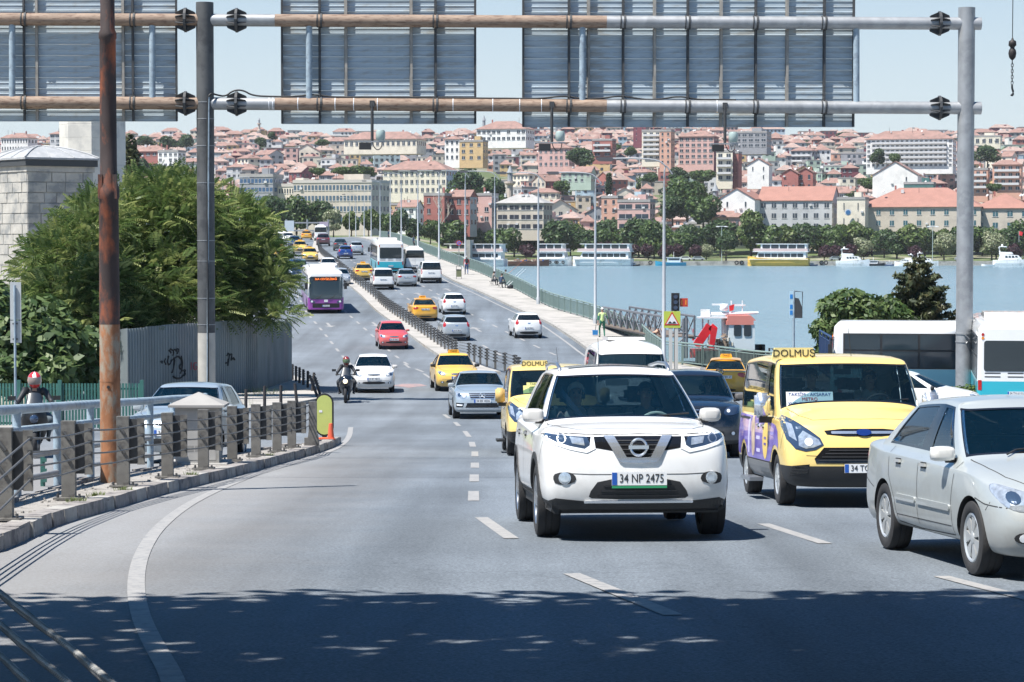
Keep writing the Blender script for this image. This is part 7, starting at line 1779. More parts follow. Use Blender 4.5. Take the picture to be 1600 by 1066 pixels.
def house(label,x,y,z,w_,d_,h,wall,roof='hip',rz=0,cols=None,rows=None,m_roof=None,balc=False,group=None,wfrac=.5,parts=True,bandm=None,name='house',cat='house',base=6,side=True,win=None,frame=True,wall2=None):
 t=thing(name,label,cat,(x,y,z),rz,group)
 rows=rows or max(1,int(round(h/3.0))); fh=h/rows; cols=cols or max(2,int(w_/2.6)); c2=max(2,int(d_/3))
 b=MB().box((0,0,h/2-base/2),(w_,d_,h+base))
 if wall2: b.m=[0,0,0,1,0,1]
 b.build('wall',[MW[wall],MW[wall2 or wall]] if wall in MW else wall,t)
 mb=MB(); fr=MB()
 for r_ in range(rows):
  zc=r_*fh+fh*.55
  for c in range(cols):
   xc=-w_/2+w_*(c+.5)/cols
   if cat=='house' and QH.random()<.13: continue
   ww=w_/cols*wfrac; hh=fh*.46; mb.box((xc,-d_/2-.03,zc),(ww,.12,hh));
   if frame: fr.box((xc,-d_/2-.02,zc-hh/2-.12),(ww*1.25,.22,.14));
   if frame and ww>1.0: fr.box((xc,-d_/2-.06,zc),(.10,.10,hh))
  if side:
   for sx in (1,-1):
    for c in range(c2): yc=-d_/2+d_*(c+.5)/c2; mb.box((sx*(w_/2+.03),yc,zc),(.12,d_/c2*.4,fh*.44))
 mb.build('windows',win or M_WIN,t,kind='stuff')
 cl=MB(); hr=h+(min(w_,d_)*.2 if roof!='flat' else .3)
 for _ in range(QH.choice([1,2,3,4])):
  xx=w_*QH.uniform(-.4,.4); k=QH.random()
  if k<.4: cl.box((xx,-d_*.15,hr+.5),(QH.uniform(.5,1.1),.8,QH.uniform(.6,1.3)),m=0)
  elif k<.7: cl.cyl((xx,-d_*.2,hr),(xx,-d_*.2,hr+QH.uniform(1.5,3)),.07,n=4,m=1)
  else: cl.cyl((xx,-d_*.3,hr+.6),(xx-.1,-d_*.3-.1,hr+.7),.55,n=8,m=0)
 for _ in range(QH.choice([0,1,2])): cl.box((w_*QH.uniform(-.42,.42),-d_/2-.25,h*QH.uniform(.2,.9)),(.9,.4,.6),m=0)
 cl.build('roof_clutter',[M_FRM,M_DSTEEL],t,kind='stuff')
 if frame: fr.build('window_trim',M_FRM,t,kind='stuff')
 if balc:
  bb=MB()
  for r_ in range(1,rows):
   bb.box((0,-d_/2-.6,r_*fh+.1),(w_*.86,1.1,.18)); bb.box((0,-d_/2-1.12,r_*fh+.55),(w_*.86,.08,.8))
  bb.build('balconies',bandm or M_FRM,t,kind='stuff')
 tm=m_roof or M_TILE
 if roof=='hip':
  o_=.55; e=min(w_,d_)*.5; rh=min(w_,d_)*.27; W_,D_=w_/2+o_,d_/2+o_; ix=max(0,W_-e-o_*.5); iy=max(0,D_-e-o_*.5) if w_<d_ else 0
  if w_>=d_: iy=0
  else: ix=0
  m=MB(); m.add([(-W_,-D_,h),(W_,-D_,h),(W_,D_,h),(-W_,D_,h),(-W_,-D_,h+.16),(W_,-D_,h+.16),(W_,D_,h+.16),(-W_,D_,h+.16),(-ix,-iy,h+rh),(ix,-iy,h+rh),(ix,iy,h+rh),(-ix,iy,h+rh)],
          [(0,3,2,1),(0,1,5,4),(1,2,6,5),(2,3,7,6),(3,0,4,7)]+([(4,5,9,8),(5,6,9),(6,7,8,9),(7,4,8)] if iy==0 else [(4,5,8),(5,6,10,8),(6,7,10),(7,4,8,10)]))
  m.build('roof',tm,t)
 elif roof=='gable':
  rh=w_*.30; o_=.4; m=MB(); W_,D_=w_/2+o_,d_/2+.3
  m.add([(-W_,-D_,h-.15),(0,-D_,h+rh),(W_,-D_,h-.15),(-W_,D_,h-.15),(0,D_,h+rh),(W_,D_,h-.15),(-W_,-D_,h+.1),(0,-D_,h+rh+.25),(W_,-D_,h+.1),(-W_,D_,h+.1),(0,D_,h+rh+.25),(W_,D_,h+.1)],[(6,7,10,9),(7,8,11,10),(0,3,4,1),(1,4,5,2),(0,1,7,6),(1,2,8,7),(3,9,10,4),(4,10,11,5),(0,6,9,3),(2,5,11,8)]); m.build('roof',tm,t)
  g_=MB(); g_.prism([(-w_/2+.01,h-.01),(w_/2-.01,h-.01),(0,h+rh*.97)],-d_/2+.001,d_/2-.001,f=lambda u,v,q:(u,q,v)); g_.build('gable',MW[wall] if wall in MW else wall,t)
 elif roof=='eaves': # gable whose ridge runs along the front
  rh=d_*.28; o_=.4; m=MB(); W_,D_=w_/2+.3,d_/2+o_
  m.add([(-W_,-D_,h-.1),(-W_,0,h+rh),(-W_,D_,h-.1),(W_,-D_,h-.1),(W_,0,h+rh),(W_,D_,h-.1),(-W_,-D_,h+.12),(-W_,0,h+rh+.22),(-W_,D_,h+.12),(W_,-D_,h+.12),(W_,0,h+rh+.22),(W_,D_,h+.12)],[(6,9,10,7),(7,10,11,8),(0,1,4,3),(1,2,5,4),(0,3,9,6),(2,8,11,5),(0,6,7,1),(1,7,8,2),(3,4,10,9),(4,5,11,10)]); m.build('roof',tm,t)
  MB().prism([(-d_/2+.01,h-.01),(d_/2-.01,h-.01),(0,h+rh*.97)],-w_/2+.001,w_/2-.001,f=lambda u,v,q:(q,u,v)).build('gable',MW[wall] if wall in MW else wall,t)
 else:
  m=MB(); m.box((0,0,h+.12),(w_+.3,d_+.3,.24)); m.box((0,-d_/2,h+.55),(w_+.1,.2,.7)); m.box((w_/2,0,h+.55),(.2,d_,.7)); m.box((-w_/2,0,h+.55),(.2,d_,.7)); m.build('roof',M_FLATR if not m_roof else m_roof,t)
  if w_>9: MB().box((w_*.2,0,h+1.4),(w_*.25,d_*.4,2.4)).build('roof_hut',MW[wall] if wall in MW else wall,t)
 if roof!='flat' or w_<10:
  q=random.Random(int(x*10)); c=MB(); c.box((w_*q.uniform(-.3,.3),d_*.12,h+min(w_,d_)*.27),(.6,.6,1.8)); c.build('chimney',MW['brick red'],t)
 return t
OCC=[]
def place_house(px,pyb,wpx,hpx,d,wall,roof='hip',label='',depth=None,rz=-.28,**k):
 z=P(px,pyb,d).z; s=F/d; x=P(px,0,d).x; w_=wpx/s; h=hpx/s
 if roof in('hip','eaves'): h=max(2.6,h-.0)
 OCC.append((px-wpx/2,px+wpx/2,pyb-hpx,pyb,d)); dp=depth or min(16,max(8,w_*.7))
 k.setdefault('base',3); return house(label,x,d+dp/2,z,w_,dp,h,wall,roof,rz,**k)
B='building'
place_house(530,352,130,66,700,'beige','flat','long grey office block of four window bands behind the left end of the bridge',rows=4,cols=22,wfrac=.62,name='office_building',cat=B,depth=16,win=mat('office_glass',(.07,.12,.17),.12,spec=.7),m_roof=mat('pale_roof_sheet',(.50,.47,.43),.8,var=.1))
place_house(459,352,52,60,706,'cream','flat','cream side wing left of the grey office block',rows=4,cols=12,wfrac=.45,name='office_building',cat=B,depth=12,m_roof=mat('pale_roof_sheet',(.5,.47,.43)))
place_house(405,345,56,68,705,'grey','flat','dark blue grey modern office building between the left posts and the trees',rows=5,cols=9,wfrac=.7,name='office_building',cat=B,win=mat('blue_office_glass',(.04,.10,.20),.12,spec=.7))
place_house(655,304,104,38,930,'cream','hip','long cream block with broad terracotta roof above the office block',rows=3,cols=12,wall2='pale blue',name='apartment_building',cat=B,depth=14)
place_house(1255,362,116,48,850,'pale grey','eaves','long grey waterfront block with red roof, right of the white gable',rows=3,cols=7,wfrac=.42,name='waterfront_building',cat=B,depth=18,m_roof=mat('bright_red_tiles',(.31,.155,.12),.8,var=.12,scale=.4))
place_house(1167,362,58,50,845,'white','gable','large white windowless gable end left of the long grey waterfront block',rows=3,cols=2,wfrac=.08,name='waterfront_building',cat=B,depth=24,m_roof=mat('bright_red_tiles',(.6,.22,.15)),side=False)
place_house(1455,358,190,34,840,'beige','hip','long low beige building with a wide red roof behind the shore trees at the right',rows=2,cols=9,wfrac=.30,name='waterfront_building',cat=B,depth=26,m_roof=mat('bright_red_tiles',(.6,.22,.15)),win=mat('teal_glass',(.02,.10,.13),.1,spec=.8))
place_house(1585,362,90,36,835,'beige','hip','right hand beige wing with square teal windows at the right edge',rows=2,cols=4,wfrac=.35,name='waterfront_building',cat=B,depth=24,m_roof=mat('bright_red_tiles',(.6,.22,.15)),win=mat('teal_glass',(.02,.10,.13)))
place_house(1338,360,44,48,838,'cream','flat','cream blank block with a small blue round emblem left of the low beige building',rows=2,cols=2,wfrac=.06,name='waterfront_building',cat=B,depth=10,side=False)
c=P(1325,332,837.2); e=thing('wall_emblem','round blue emblem on the cream blank wall by the shore','emblem',tuple(c)); MB().cyl((0,0,0),(0,-.25,0),1.15,n=20).build('ring',mat('pale_grey_ring',(.6,.65,.7)),e); MB().cyl((0,-.25,0),(0,-.35,0),.8,n=20).build('disc',mat('emblem_blue',(.05,.18,.40),.5),e)
place_house(820,362,76,44,812,'beige','hip','dark beige villa with wide overhanging roof and big openings behind the shore trees',rows=3,cols=4,wfrac=.78,name='villa',cat=B,m_roof=M_FLATR,win=mat('dark_opening',(.03,.035,.05),.4))
place_house(996,362,52,46,815,'pink','flat','pinkish modern block with wide windows behind the shore trees, left of the green grove',rows=3,cols=2,wfrac=.8,name='apartment_building',cat=B)
place_house(958,362,26,52,830,'salmon','flat','narrow salmon tower house left of the pinkish modern block',rows=4,cols=2,wfrac=.3)
place_house(683,356,34,50,800,'brick red','flat','red brick house with a bare tree in front, behind the bridge lamps',rows=3,cols=2,wfrac=.3)
place_house(722,356,36,48,805,'brick red','eaves','faded red and grey house with patched walls right of the red brick house',rows=3,cols=3,wfrac=.5,wall2='pale grey')
place_house(757,350,34,44,815,'pink','flat','narrow pink house with a pale grey side above the white ferry',rows=3,cols=2,wfrac=.35,wall2='pale grey')
place_house(640,352,30,28,790,'white','eaves','small white house with red roof just above the bridge parapet',rows=2,cols=2,wfrac=.4)
place_house(1430,262,134,44,1130,'white','hip','very long white six-storey apartment block with red roof, left of the right gantry post',rows=6,cols=18,wfrac=.5,name='apartment_building',cat=B,balc=True,depth=16)
place_house(1022,250,30,44,1090,'cream','flat','cream balcony block attached to the orange tower',rows=6,cols=3,wfrac=.5,balc=True,name='apartment_building',cat=B)
place_house(1044,258,18,52,1085,'salmon','flat','narrow plain orange tower beside the cream balcony block',rows=6,cols=2,wfrac=.3,name='apartment_building',cat=B)
place_house(1094,258,56,44,1100,'pink','hip','maroon and pink five storey apartment block with white window rows',rows=5,cols=6,wfrac=.55,name='apartment_building',cat=B,wall2='maroon')
place_house(1137,284,26,46,1020,'cream','flat','cream four storey house with balconies and a dark red side wall',rows=4,cols=2,wfrac=.5,balc=True,name='apartment_building',cat=B,wall2='maroon')
place_house(1152,284,14,44,1022,'brick red','flat','dark red blank wall block right of the cream balcony house',rows=4,cols=2,wfrac=.05,side=False,name='apartment_building',cat=B)
place_house(1190,284,34,26,1000,'white','gable','bright white gabled house without front windows above the long grey block',rows=2,cols=2,wfrac=.1,side=False)
place_house(1003,222,20,24,1300,'maroon','flat','square maroon block standing out on the skyline',rows=3,cols=2,wfrac=.1,name='apartment_building',cat=B)
place_house(945,246,32,26,1120,'brick red','flat','red house with white balconies right of the round green tree',rows=3,cols=2,wfrac=.5,balc=True)
place_house(870,262,50,30,1090,'pink','hip','pink and white striped apartment house left of the hillside grove',rows=3,cols=6,wfrac=.45)
place_house(905,286,48,16,1010,'pale green','eaves','green painted low house with red roof in mid slope',rows=2,cols=5,wfrac=.4)
place_house(1240,300,26,28,980,'brick red','gable','old brick house with pointed gable, left one of the pair',rows=2,cols=2,wfrac=.4)
place_house(1264,300,24,30,982,'brick red','gable','old brick house with pointed gable, right one of the pair',rows=2,cols=2,wfrac=.3)
place_house(1535,304,30,38,960,'salmon','flat','orange balcony block right of the gantry post',rows=4,cols=3,wfrac=.5,balc=True,name='apartment_building',cat=B)
place_house(1580,300,44,42,955,'salmon','hip','larger orange balcony block near the right edge',rows=4,cols=4,wfrac=.5,balc=True,name='apartment_building',cat=B)
place_house(1410,300,70,26,1000,'white','gable','big white barn like house with a low pitched roof under the long white block',rows=2,cols=2,wfrac=.06,depth=18,side=False)
place_house(1442,304,46,16,960,mat('teal_screen',(.06,.16,.15),.7),'flat','dark teal screened wall below the white barn like house',rows=1,cols=2,wfrac=.02,side=False)
place_house(1315,322,50,20,930,'white','eaves','white house with a grey satellite dish below the slope trees',rows=2,cols=4,wfrac=.4)
place_house(1175,232,60,24,1220,'grey','flat','dark bare brick apartment frame near the skyline',rows=3,cols=6,wfrac=.6,name='apartment_building',cat=B)
place_house(600,232,120,14,1260,'cream','hip','long low school like house with a pale blue lower front',rows=1,cols=14,name='school_building',cat=B)
place_house(790,222,80,20,1200,'white','hip','wide white veranda house with pink roof in mid slope',rows=2,cols=10,wfrac=.6)
place_house(740,252,38,30,1080,'ochre','flat','ochre three storey house with a dark roof edge',rows=3,cols=3,wfrac=.4)
place_house(710,252,24,34,1085,'white','hip','white and pink patched house left of the ochre house',rows=3,cols=3,wfrac=.4)
place_house(265,262,34,24,1000,'white','flat','white block with blue windows left of the second gantry post',rows=3,cols=4,wfrac=.5)
place_house(235,246,54,8,1100,'brick red','hip','low dark house under a wide orange roof between rusty pole and gantry post',rows=1,cols=5)
place_house(25,238,46,22,1250,'white','hip','white many windowed block at the far left skyline',rows=2,cols=10,wfrac=.4,name='apartment_building',cat=B)
place_house(88,238,18,28,1150,'pale grey','hip','tall narrow house with arched top left of the minaret shaft',rows=4,cols=2)
place_house(1540,228,60,14,1500,'cream','flat','low cream block high at the right skyline',rows=1,cols=6)
def minaret(label,px,pyb,pyt,d,r_,m):
 z=P(px,pyb,d).z; h=(pyb-pyt)/(F/d); x=P(px,0,d).x; t=thing('minaret',label,'minaret',(x,d,z))
 MB().lathe([(r_*1.3,-6),(r_*1.3,h*.12),(r_,h*.16),(r_*.92,h*.5)],10).build('shaft',m,t)
 MB().lathe([(r_*.92,h*.5),(r_*1.7,h*.55),(r_*1.7,h*.60),(r_*.8,h*.601)],12).build('balcony',m,t); MB().lathe([(r_*.8,h*.601),(r_*.78,h*.80),(r_*1.05,h*.805),(.01,h)],10).build('cap',mat('lead_grey',(.28,.30,.32),.6),t); return t
M_STONE=mat('minaret_stone',(.50,.42,.36),.9,var=.12,scale=.6)
minaret('grey stone minaret with conical cap above the shore trees in mid picture',797,322,258,860,1.15,M_STONE)
minaret('pink stone minaret left of the long white waterfront gable',1119,352,286,850,1.25,mat('pink_stone',(.52,.36,.30),.9,var=.12,scale=.6))
minaret('distant minaret rising over the skyline between the two right signs',756,226,180,1400,1.1,M_STONE)
minaret('tiny distant minaret on the skyline right of the left gantry post',404,206,184,1700,.9,M_STONE)
place_house(1140,362,56,22,838,'pink','hip','low mosque house with red hipped roof under the pink minaret',rows=1,cols=3,wfrac=.25)
walls=['white','white','cream','cream','pink','pink','pale grey','ochre','salmon','pale blue','brick red','grey','beige','beige','pale green','maroon']
q=random.Random(5); lots=[]
row=0; Y=895
while Y<1700:
 s=F/Y; X=-.36*Y+q.uniform(0,10)
 while X<.36*Y:
  w_=q.choice([5,6,6,7,7,8,9,10,12,14]); rows_=q.choice([1,1,2,2,2,2,3,3,3,4]) if Y<1350 else q.choice([1,1,2,2,2,3])
  if Y<960: rows_=min(rows_,3)
  x=X+w_/2; y=Y+q.uniform(-9,9); X+=w_+q.choice([.2,.3,.5,1.0,3.0])
  if X> .36*Y: break
  px=800+x/y*F; z=zfar(x,y)
  lots.append((px,x,y,z,w_,rows_,q.choice(walls),q.choice(['hip','hip','hip','eaves','eaves','gable','flat','flat','flat']),q.uniform(-.95,.25)))
 Y+= 15+ (Y-895)*.010; row+=1
def pyof(z,y): return 375-(z)*F/y
keep=[]
for L in lots:
 px,x,y,z,w_,rw,wl,rf,rz=L; pb=pyof(z,y); pt=pb-rw*3*F/y; wp=w_*F/y/2
 bad=False
 for a,b,t_,bt,d in OCC:
  if px+wp>a+2 and px-wp<b-2 and ((y<d-4 and pt<bt-13 and pb>t_) or abs(y-d)<18): bad=True;break
 if 90<px<195 and y<400: bad=True
 if x<-25 and y<930: bad=True
 if any((px-a)**2/c**2+(pb-b)**2/e**2<1 for a,b,c,e in ((740,300,66,34),(1075,330,60,34),(905,268,20,12),(550,268,45,9),(735,285,40,25),(1360,300,18,12),(1545,252,20,14),(250,220,30,10),(1395,252,16,10),(500,205,18,6))): bad=True
 if not bad: keep.append(L)
vis=[]
for L in keep:
 size=L[4]*L[5]*(F/L[2])**2; vis.append((size,L))
vis.sort(key=lambda t:-t[0]); NI=300-len(OCC)
inn=[t for t in vis if -30<t[1][0]<1630]; indiv=[l for _,l in inn[:NI]]; ids=set(map(id,indiv)); restl=[l for _,l in vis if id(l) not in ids]
marks=[(0,60,'at the far left edge'),(60,130,'left of the minaret shaft'),(130,215,'beside the rusty pole'),(215,300,'between rusty pole and gantry post'),(300,350,'behind the left gantry post'),(350,440,'right of the left gantry post'),(440,520,'under the middle sign, left half'),(520,600,'by the leftmost hanging camera'),(600,680,'under the middle sign, right half'),(680,745,'below the middle sign corner'),(745,815,'below the gap between signs'),(815,880,'by the second hanging camera'),(880,960,'above the white ferry'),(960,1040,'left of the traffic light'),(1040,1110,'above the traffic light'),(1110,1180,'by the rightmost hanging camera'),(1180,1250,'above the yellow ferry'),(1250,1340,'under the widest sign corner'),(1340,1420,'above the motor yachts'),(1420,1495,'left of the right post'),(1495,1540,'behind the right post'),(1540,1700,'below the crane hook')]
def mark(px):
 for a,b,s in marks:
  if a<=px<b: return s
 return marks[0][2] if px<0 else marks[-1][2]
band=lambda y: 'on the skyline' if y>1560 else 'high on the slope' if y>1380 else 'in mid slope' if y>1180 else 'low on the slope' if y>1000 else 'near the shore'
storey={1:'one-storey',2:'two-storey',3:'three-storey',4:'four-storey',5:'five-storey'}
rfn={'hip':'hip-roofed','eaves':'ridge-roofed','gable':'gable-roofed','flat':'flat-roofed'}
seen={}
for L in indiv:
 px,x,y,z,w_,rw,wl,rf,rz=L; key=(wl,rw,rf,band(y),mark(px)); seen.setdefault(key,[]).append(L)
ordn=['leftmost','second','third','fourth','fifth']
for key,Ls in seen.items():
 Ls.sort()
 for i,L in enumerate(Ls):
  px,x,y,z,w_,rw,wl,rf,rz=L
  lb='%s %s house, %s, %s, %s'%(wl,storey[rw],rfn[rf],band(y),mark(px))
  hh=rw*2.9
  w2=q.choice([None,None,None,'pale grey','white','maroon']) if wl not in('maroon','grey') else None
  lb='%s %s house, %s, %s, %s'%(wl,storey[rw],rfn[rf],band(y),mark(px))
  lb_=house(lb,x,y,z,w_,q.uniform(6,10),hh,wl,rf,rz,m_roof=(M_TILE if q.random()<.6 else M_TILE2) if rf!='flat' else None,group='houses crowded on the far hillside',rows=rw,frame=y<1200,balc=(rw>2 and q.random()<.4),wall2=w2); reg(lb_,px)
mb=MB(); cols_=list(HC); mats=[MW[k] for k in cols_]+[M_TILE,M_TILE2,M_FLATR,M_WIN]
extra=[]
Y=1700
while Y<1960:
 X=-.36*Y
 while X<.36*Y:
  w_=q.choice([9,11,13,16]); extra.append((0,X+w_/2,Y+q.uniform(-10,10),zfar(X+w_/2,Y),w_,q.choice([2,3,3,4]),q.choice(walls),q.choice(['hip','hip','flat']),0)); X+=w_+q.uniform(0,5)
 Y+=42
for L in restl+extra:
 px,x,y,z,w_,rw,wl,rf,rz=L; h=rw*2.9; d_=10; mi=cols_.index(wl); mb.box((x,y,z+h/2-3),(w_,d_,h+6),m=mi)
 rm=len(cols_)+(0 if q.random()<.6 else 1)
 if rf=='flat': mb.box((x,y,z+h+.2),(w_+.3,d_+.3,.4),m=len(cols_)+2)
 else:
  W_,D_=w_/2+.5,d_/2+.5; n=len(mb.v);
  mb.add([(x-W_,y-D_,z+h),(x+W_,y-D_,z+h),(x+W_,y+D_,z+h),(x-W_,y+D_,z+h),(x-max(.1,W_-4),y,z+h+2.6),(x+max(.1,W_-4),y,z+h+2.6)],[(0,1,5,4),(1,2,5),(2,3,4,5),(3,0,4),(0,3,2,1)],rm)
 if q.random()<.5: mb.box((x+w_*q.uniform(-.3,.3),y-2,z+h+(1.6 if rf!='flat' else 1.0)),(q.uniform(.6,2),1.2,q.uniform(1,2.4)),m=q.choice([cols_.index(wl),0,len(cols_)+2,10]))
 for r_ in range(rw):
  nc=max(2,int(w_/2.6))
  for c in range(nc): q.random()<.85 and mb.box((x-w_/2+w_*(c+.5)/nc,y-d_/2-.04,z+2.9*r_+1.6),(w_/nc*.45,.12,1.3),m=len(cols_)+3)
mb.build('distant_houses',mats,kind='stuff')
cl=[]; q=random.Random(21)
for i in range(420):
 d=q.uniform(900,1680); x=q.uniform(-.22,.22)*d;
 if x<-25 and d<935: continue
 z=zfar(x,d); r_=q.uniform(1.2,3.4); cl.append((x,d-q.uniform(0,5),z+r_*.9,r_*q.uniform(1,1.9),r_,r_*q.uniform(.9,1.5)))
link('hillside_shrubs',leaf_mesh('hillside_shrubs',cl,52000,.95,L_OAK),kind='stuff')
cl=[]
for i in range(60):
 px=q.choice([q.uniform(1650,2400),q.uniform(-900,-60)]); d=q.uniform(790,835) if px>0 else q.uniform(700,900); x=P(px,0,d).x; cl.append((x,d,zfar(x,d)+5.5,4.5,4.5,4)); cl.append((x+3,d,zfar(x,d)+4.5,3.5,3.5,3))
link('far_grove',leaf_mesh('far_grove',cl,26000,1.0,L_DARK),kind='stuff')
# ---------------------------------------------------------------- trees of the far shore
q=random.Random(9)
def far_tree(px,pyb,d,hpx,key,label,wpx=None,group='trees along the far shore'):
 z=zfar(P(px,0,d).x,d) if pyb is None else P(px,pyb+hpx*(.16 if d>860 else 0),d).z; base={0:9.5,1:9,2:10.5,3:8.5,4:10,'purple':5,'pale':7,'round':7.5,'column':13}[key]; bw={0:10,1:9,2:12,3:9,4:11,'purple':5.5,'pale':7.5,'round':7,'column':3}[key]
 s=hpx/(F/d)/base; sw=(wpx/(F/d)/bw) if wpx else s
 return plant(key,label,P(px,0,d).x,d,z,sw,q.uniform(0,6),group,sz=s)
kd={0:'mid green leafy',1:'dark green round',2:'broad mid green',3:'light green airy',4:'broad dark green'}
xsT=[]; px=700
while px<1640: xsT.append(px); px+=q.uniform(17,27)
for i,px in enumerate(xsT):
 if 1150<px<1162: continue
 k=q.choice([0,0,1,2,2,4,4,3]); d=q.uniform(795,832); h=q.uniform(44,62)
 reg(far_tree(px,None,d,h,k,'%s shore tree %s'%(kd[k],mark(px)),h*q.uniform(.95,1.2)),px)
sp=[(945,385,5,'purple'),(963,384,0,'purple'),(988,385,0,'purple'),(1014,386,0,'purple'),(1040,386,0,'purple'),(1062,386,0,'purple'),(1090,388,0,'purple'),(1290,388,0,'purple'),(1306,388,0,'purple'),(1330,388,0,'purple'),(1352,388,0,'purple'),(720,380,0,'purple'),(742,380,0,'purple'),(822,385,0,'purple'),(1430,388,0,'purple'),(1590,388,0,'purple')]
for i,(x,y,_,k) in enumerate(sp): reg(far_tree(x,None,q.uniform(772,790),q.uniform(26,34),k,'small purple leaved tree on the quay %s'%mark(x),30,'small purple trees on the quay'),x)
for x,h,lb in ((1105,26,'pale blossoming tree beside the green bush, left of yellow boat'),(1478,44,'pale blossoming tree just left of the right gantry post'),(1553,46,'pale blossoming tree right of the gantry post, above the flag'),(1348,36,'pale green young tree behind the white motor yacht')): far_tree(x,None,780,h,'pale',lb,h*.95,'pale trees by the water')
far_tree(1136,None,768,50,'round','dark cone shaped bush at the water edge left of the yellow boat',40)
for i,(px,py,h,w_,k,d,lb) in enumerate([(733,318,62,70,4,905,'large dark tree, left one of the grove beyond the bridge lamps'),(765,325,58,56,1,890,'dark tree in the middle of the grove below the ochre house'),(715,330,40,60,2,880,'broad green tree at the lower left of the hillside grove'),(775,345,46,44,0,850,'mid green tree at the foot of the grey minaret'),(700,345,30,40,3,845,'light green tree behind the red brick house'),
 (1075,345,66,84,2,860,'huge broad tree left of the pink minaret'),(1052,352,44,52,4,845,'dark lower tree left of the huge broad tree'),(1100,360,60,60,0,835,'bright green tree in front of the pink minaret'),(1178,375,50,44,3,800,'feathery light green willow left of the long grey block'),(905,262,36,46,4,1040,'round dark tree on the slope above the ferry'),(880,300,24,28,0,980,'small tree right of the green painted house'),
 (952,300,38,17,'column',960,'slim dark poplar in mid slope'),(1062,282,26,38,1,1010,'dark tree below the orange tower'),(1100,285,26,44,0,1005,'mid green tree under the maroon apartment block'),(1358,296,24,34,0,1010,'green tree left of the white barn like house'),(1372,256,30,26,1,1100,'dark tree at the left end of the long white block'),(1400,256,22,20,0,1105,'small dark tree under the long white block'),(1545,256,34,46,4,1120,'big dark tree on the slope right of the gantry post'),(1555,300,18,26,0,950,'small bush like tree in front of the orange block'),
 (1330,312,18,24,0,930,'small tree in front of the white satellite dish house'),(540,274,18,44,0,900,'green tree above the left end of office roof'),(565,276,20,52,2,905,'broad green tree above the office roof'),(495,274,16,28,0,900,'small tree left above the office roof'),(502,228,14,24,0,1300,'tree on upper slope under the middle sign'),(425,222,20,20,'round',1250,'dark pointed tree on the upper slope at left'),(405,230,18,22,4,1240,'dark tree right of the left gantry post'),
 (225,230,20,34,4,1200,'dark trees clump between rusty pole and post, left one'),(262,232,24,36,1,1210,'dark round tree between rusty pole and post, middle one'),(290,232,26,28,4,1205,'dark tree directly left of the gantry post'),(222,278,38,34,1,900,'near dark tree just right of the rusty pole'),(245,282,30,30,4,890,'near dark tree below the white blue windowed block'),(960,236,14,22,0,1280,'small tree on the upper slope right of the red house'),(1265,272,16,18,3,1100,'light tree beside the small ochre houses'),(1245,236,10,30,0,1500,'dark tree strip at the skyline near the right sign edge'),(1320,214,9,30,4,1650,'dark tree clump on the skyline left of the right post'),(985,244,20,20,0,1150,'tree left of the cream balcony block'),(1018,285,20,30,1,1000,'dark tree in front of the salmon houses'),(870,246,12,20,0,1200,'small tree beside the second hanging camera'),(55,246,16,34,4,1150,'dark tree above the stone tomb roof'),(10,252,20,30,1,1140,'dark tree at the far left edge')]): far_tree(px,py,d,h,k,lb,w_,'trees scattered on the far hillside')
for px,py,h,w_,k,d,lb in [(425,366,60,60,4,640,'dark tree, leftmost of the group at the far bridge end'),(462,366,58,64,2,650,'broad tree in front of the office block, left of centre'),(500,368,54,50,4,655,'dark tree in front of the office block, near the far vehicles'),(520,370,44,36,'pale',640,'pale flowering tree at the far end of the bridge'),(548,370,42,34,3,645,'light green tree right of the pale flowering tree'),(575,370,46,36,3,660,'feathery light green tree behind the first far lamps'),(600,372,42,34,0,670,'green tree behind the bridge crest lamps'),(625,374,46,36,4,690,'dark tree right of the office block foot'),(648,378,38,34,1,720,'dark tree left of the red brick house foot'),(672,380,40,34,0,745,'tree behind the parapet left of the white boat'),(382,372,50,60,1,630,'dark tree hidden behind the left gantry post'),(345,370,48,60,4,640,'dark tree behind the ailanthus crown')]: far_tree(px,py,d,h,k,lb,w_,'trees at the far end of the bridge')
t=thing('bare_tree','pale leafless tree in front of the red brick house','tree',tuple(P(690,366,790))); mb=MB(); q2=random.Random(3)
def branch(p,d,L_,r_,n):
 e=p+d*L_; mb.tube([p,(p+e)/2+Vector((q2.uniform(-.1,.1),0,0))*L_,e],[r_,r_*.8,r_*.6],5)
 if n:
  for _ in range(3): dd=(d+Vector((q2.uniform(-.8,.8),q2.uniform(-.4,.4),q2.uniform(-.1,.5)))).normalized(); branch(p+(e-p)*q2.uniform(.5,1),dd,L_*.62,r_*.55,n-1)
branch(Vector((0,0,-1)),Vector((0,0,1)),7,.28,4); mb.build('branches',mat('pale_bark',(.45,.40,.33),.8),t)
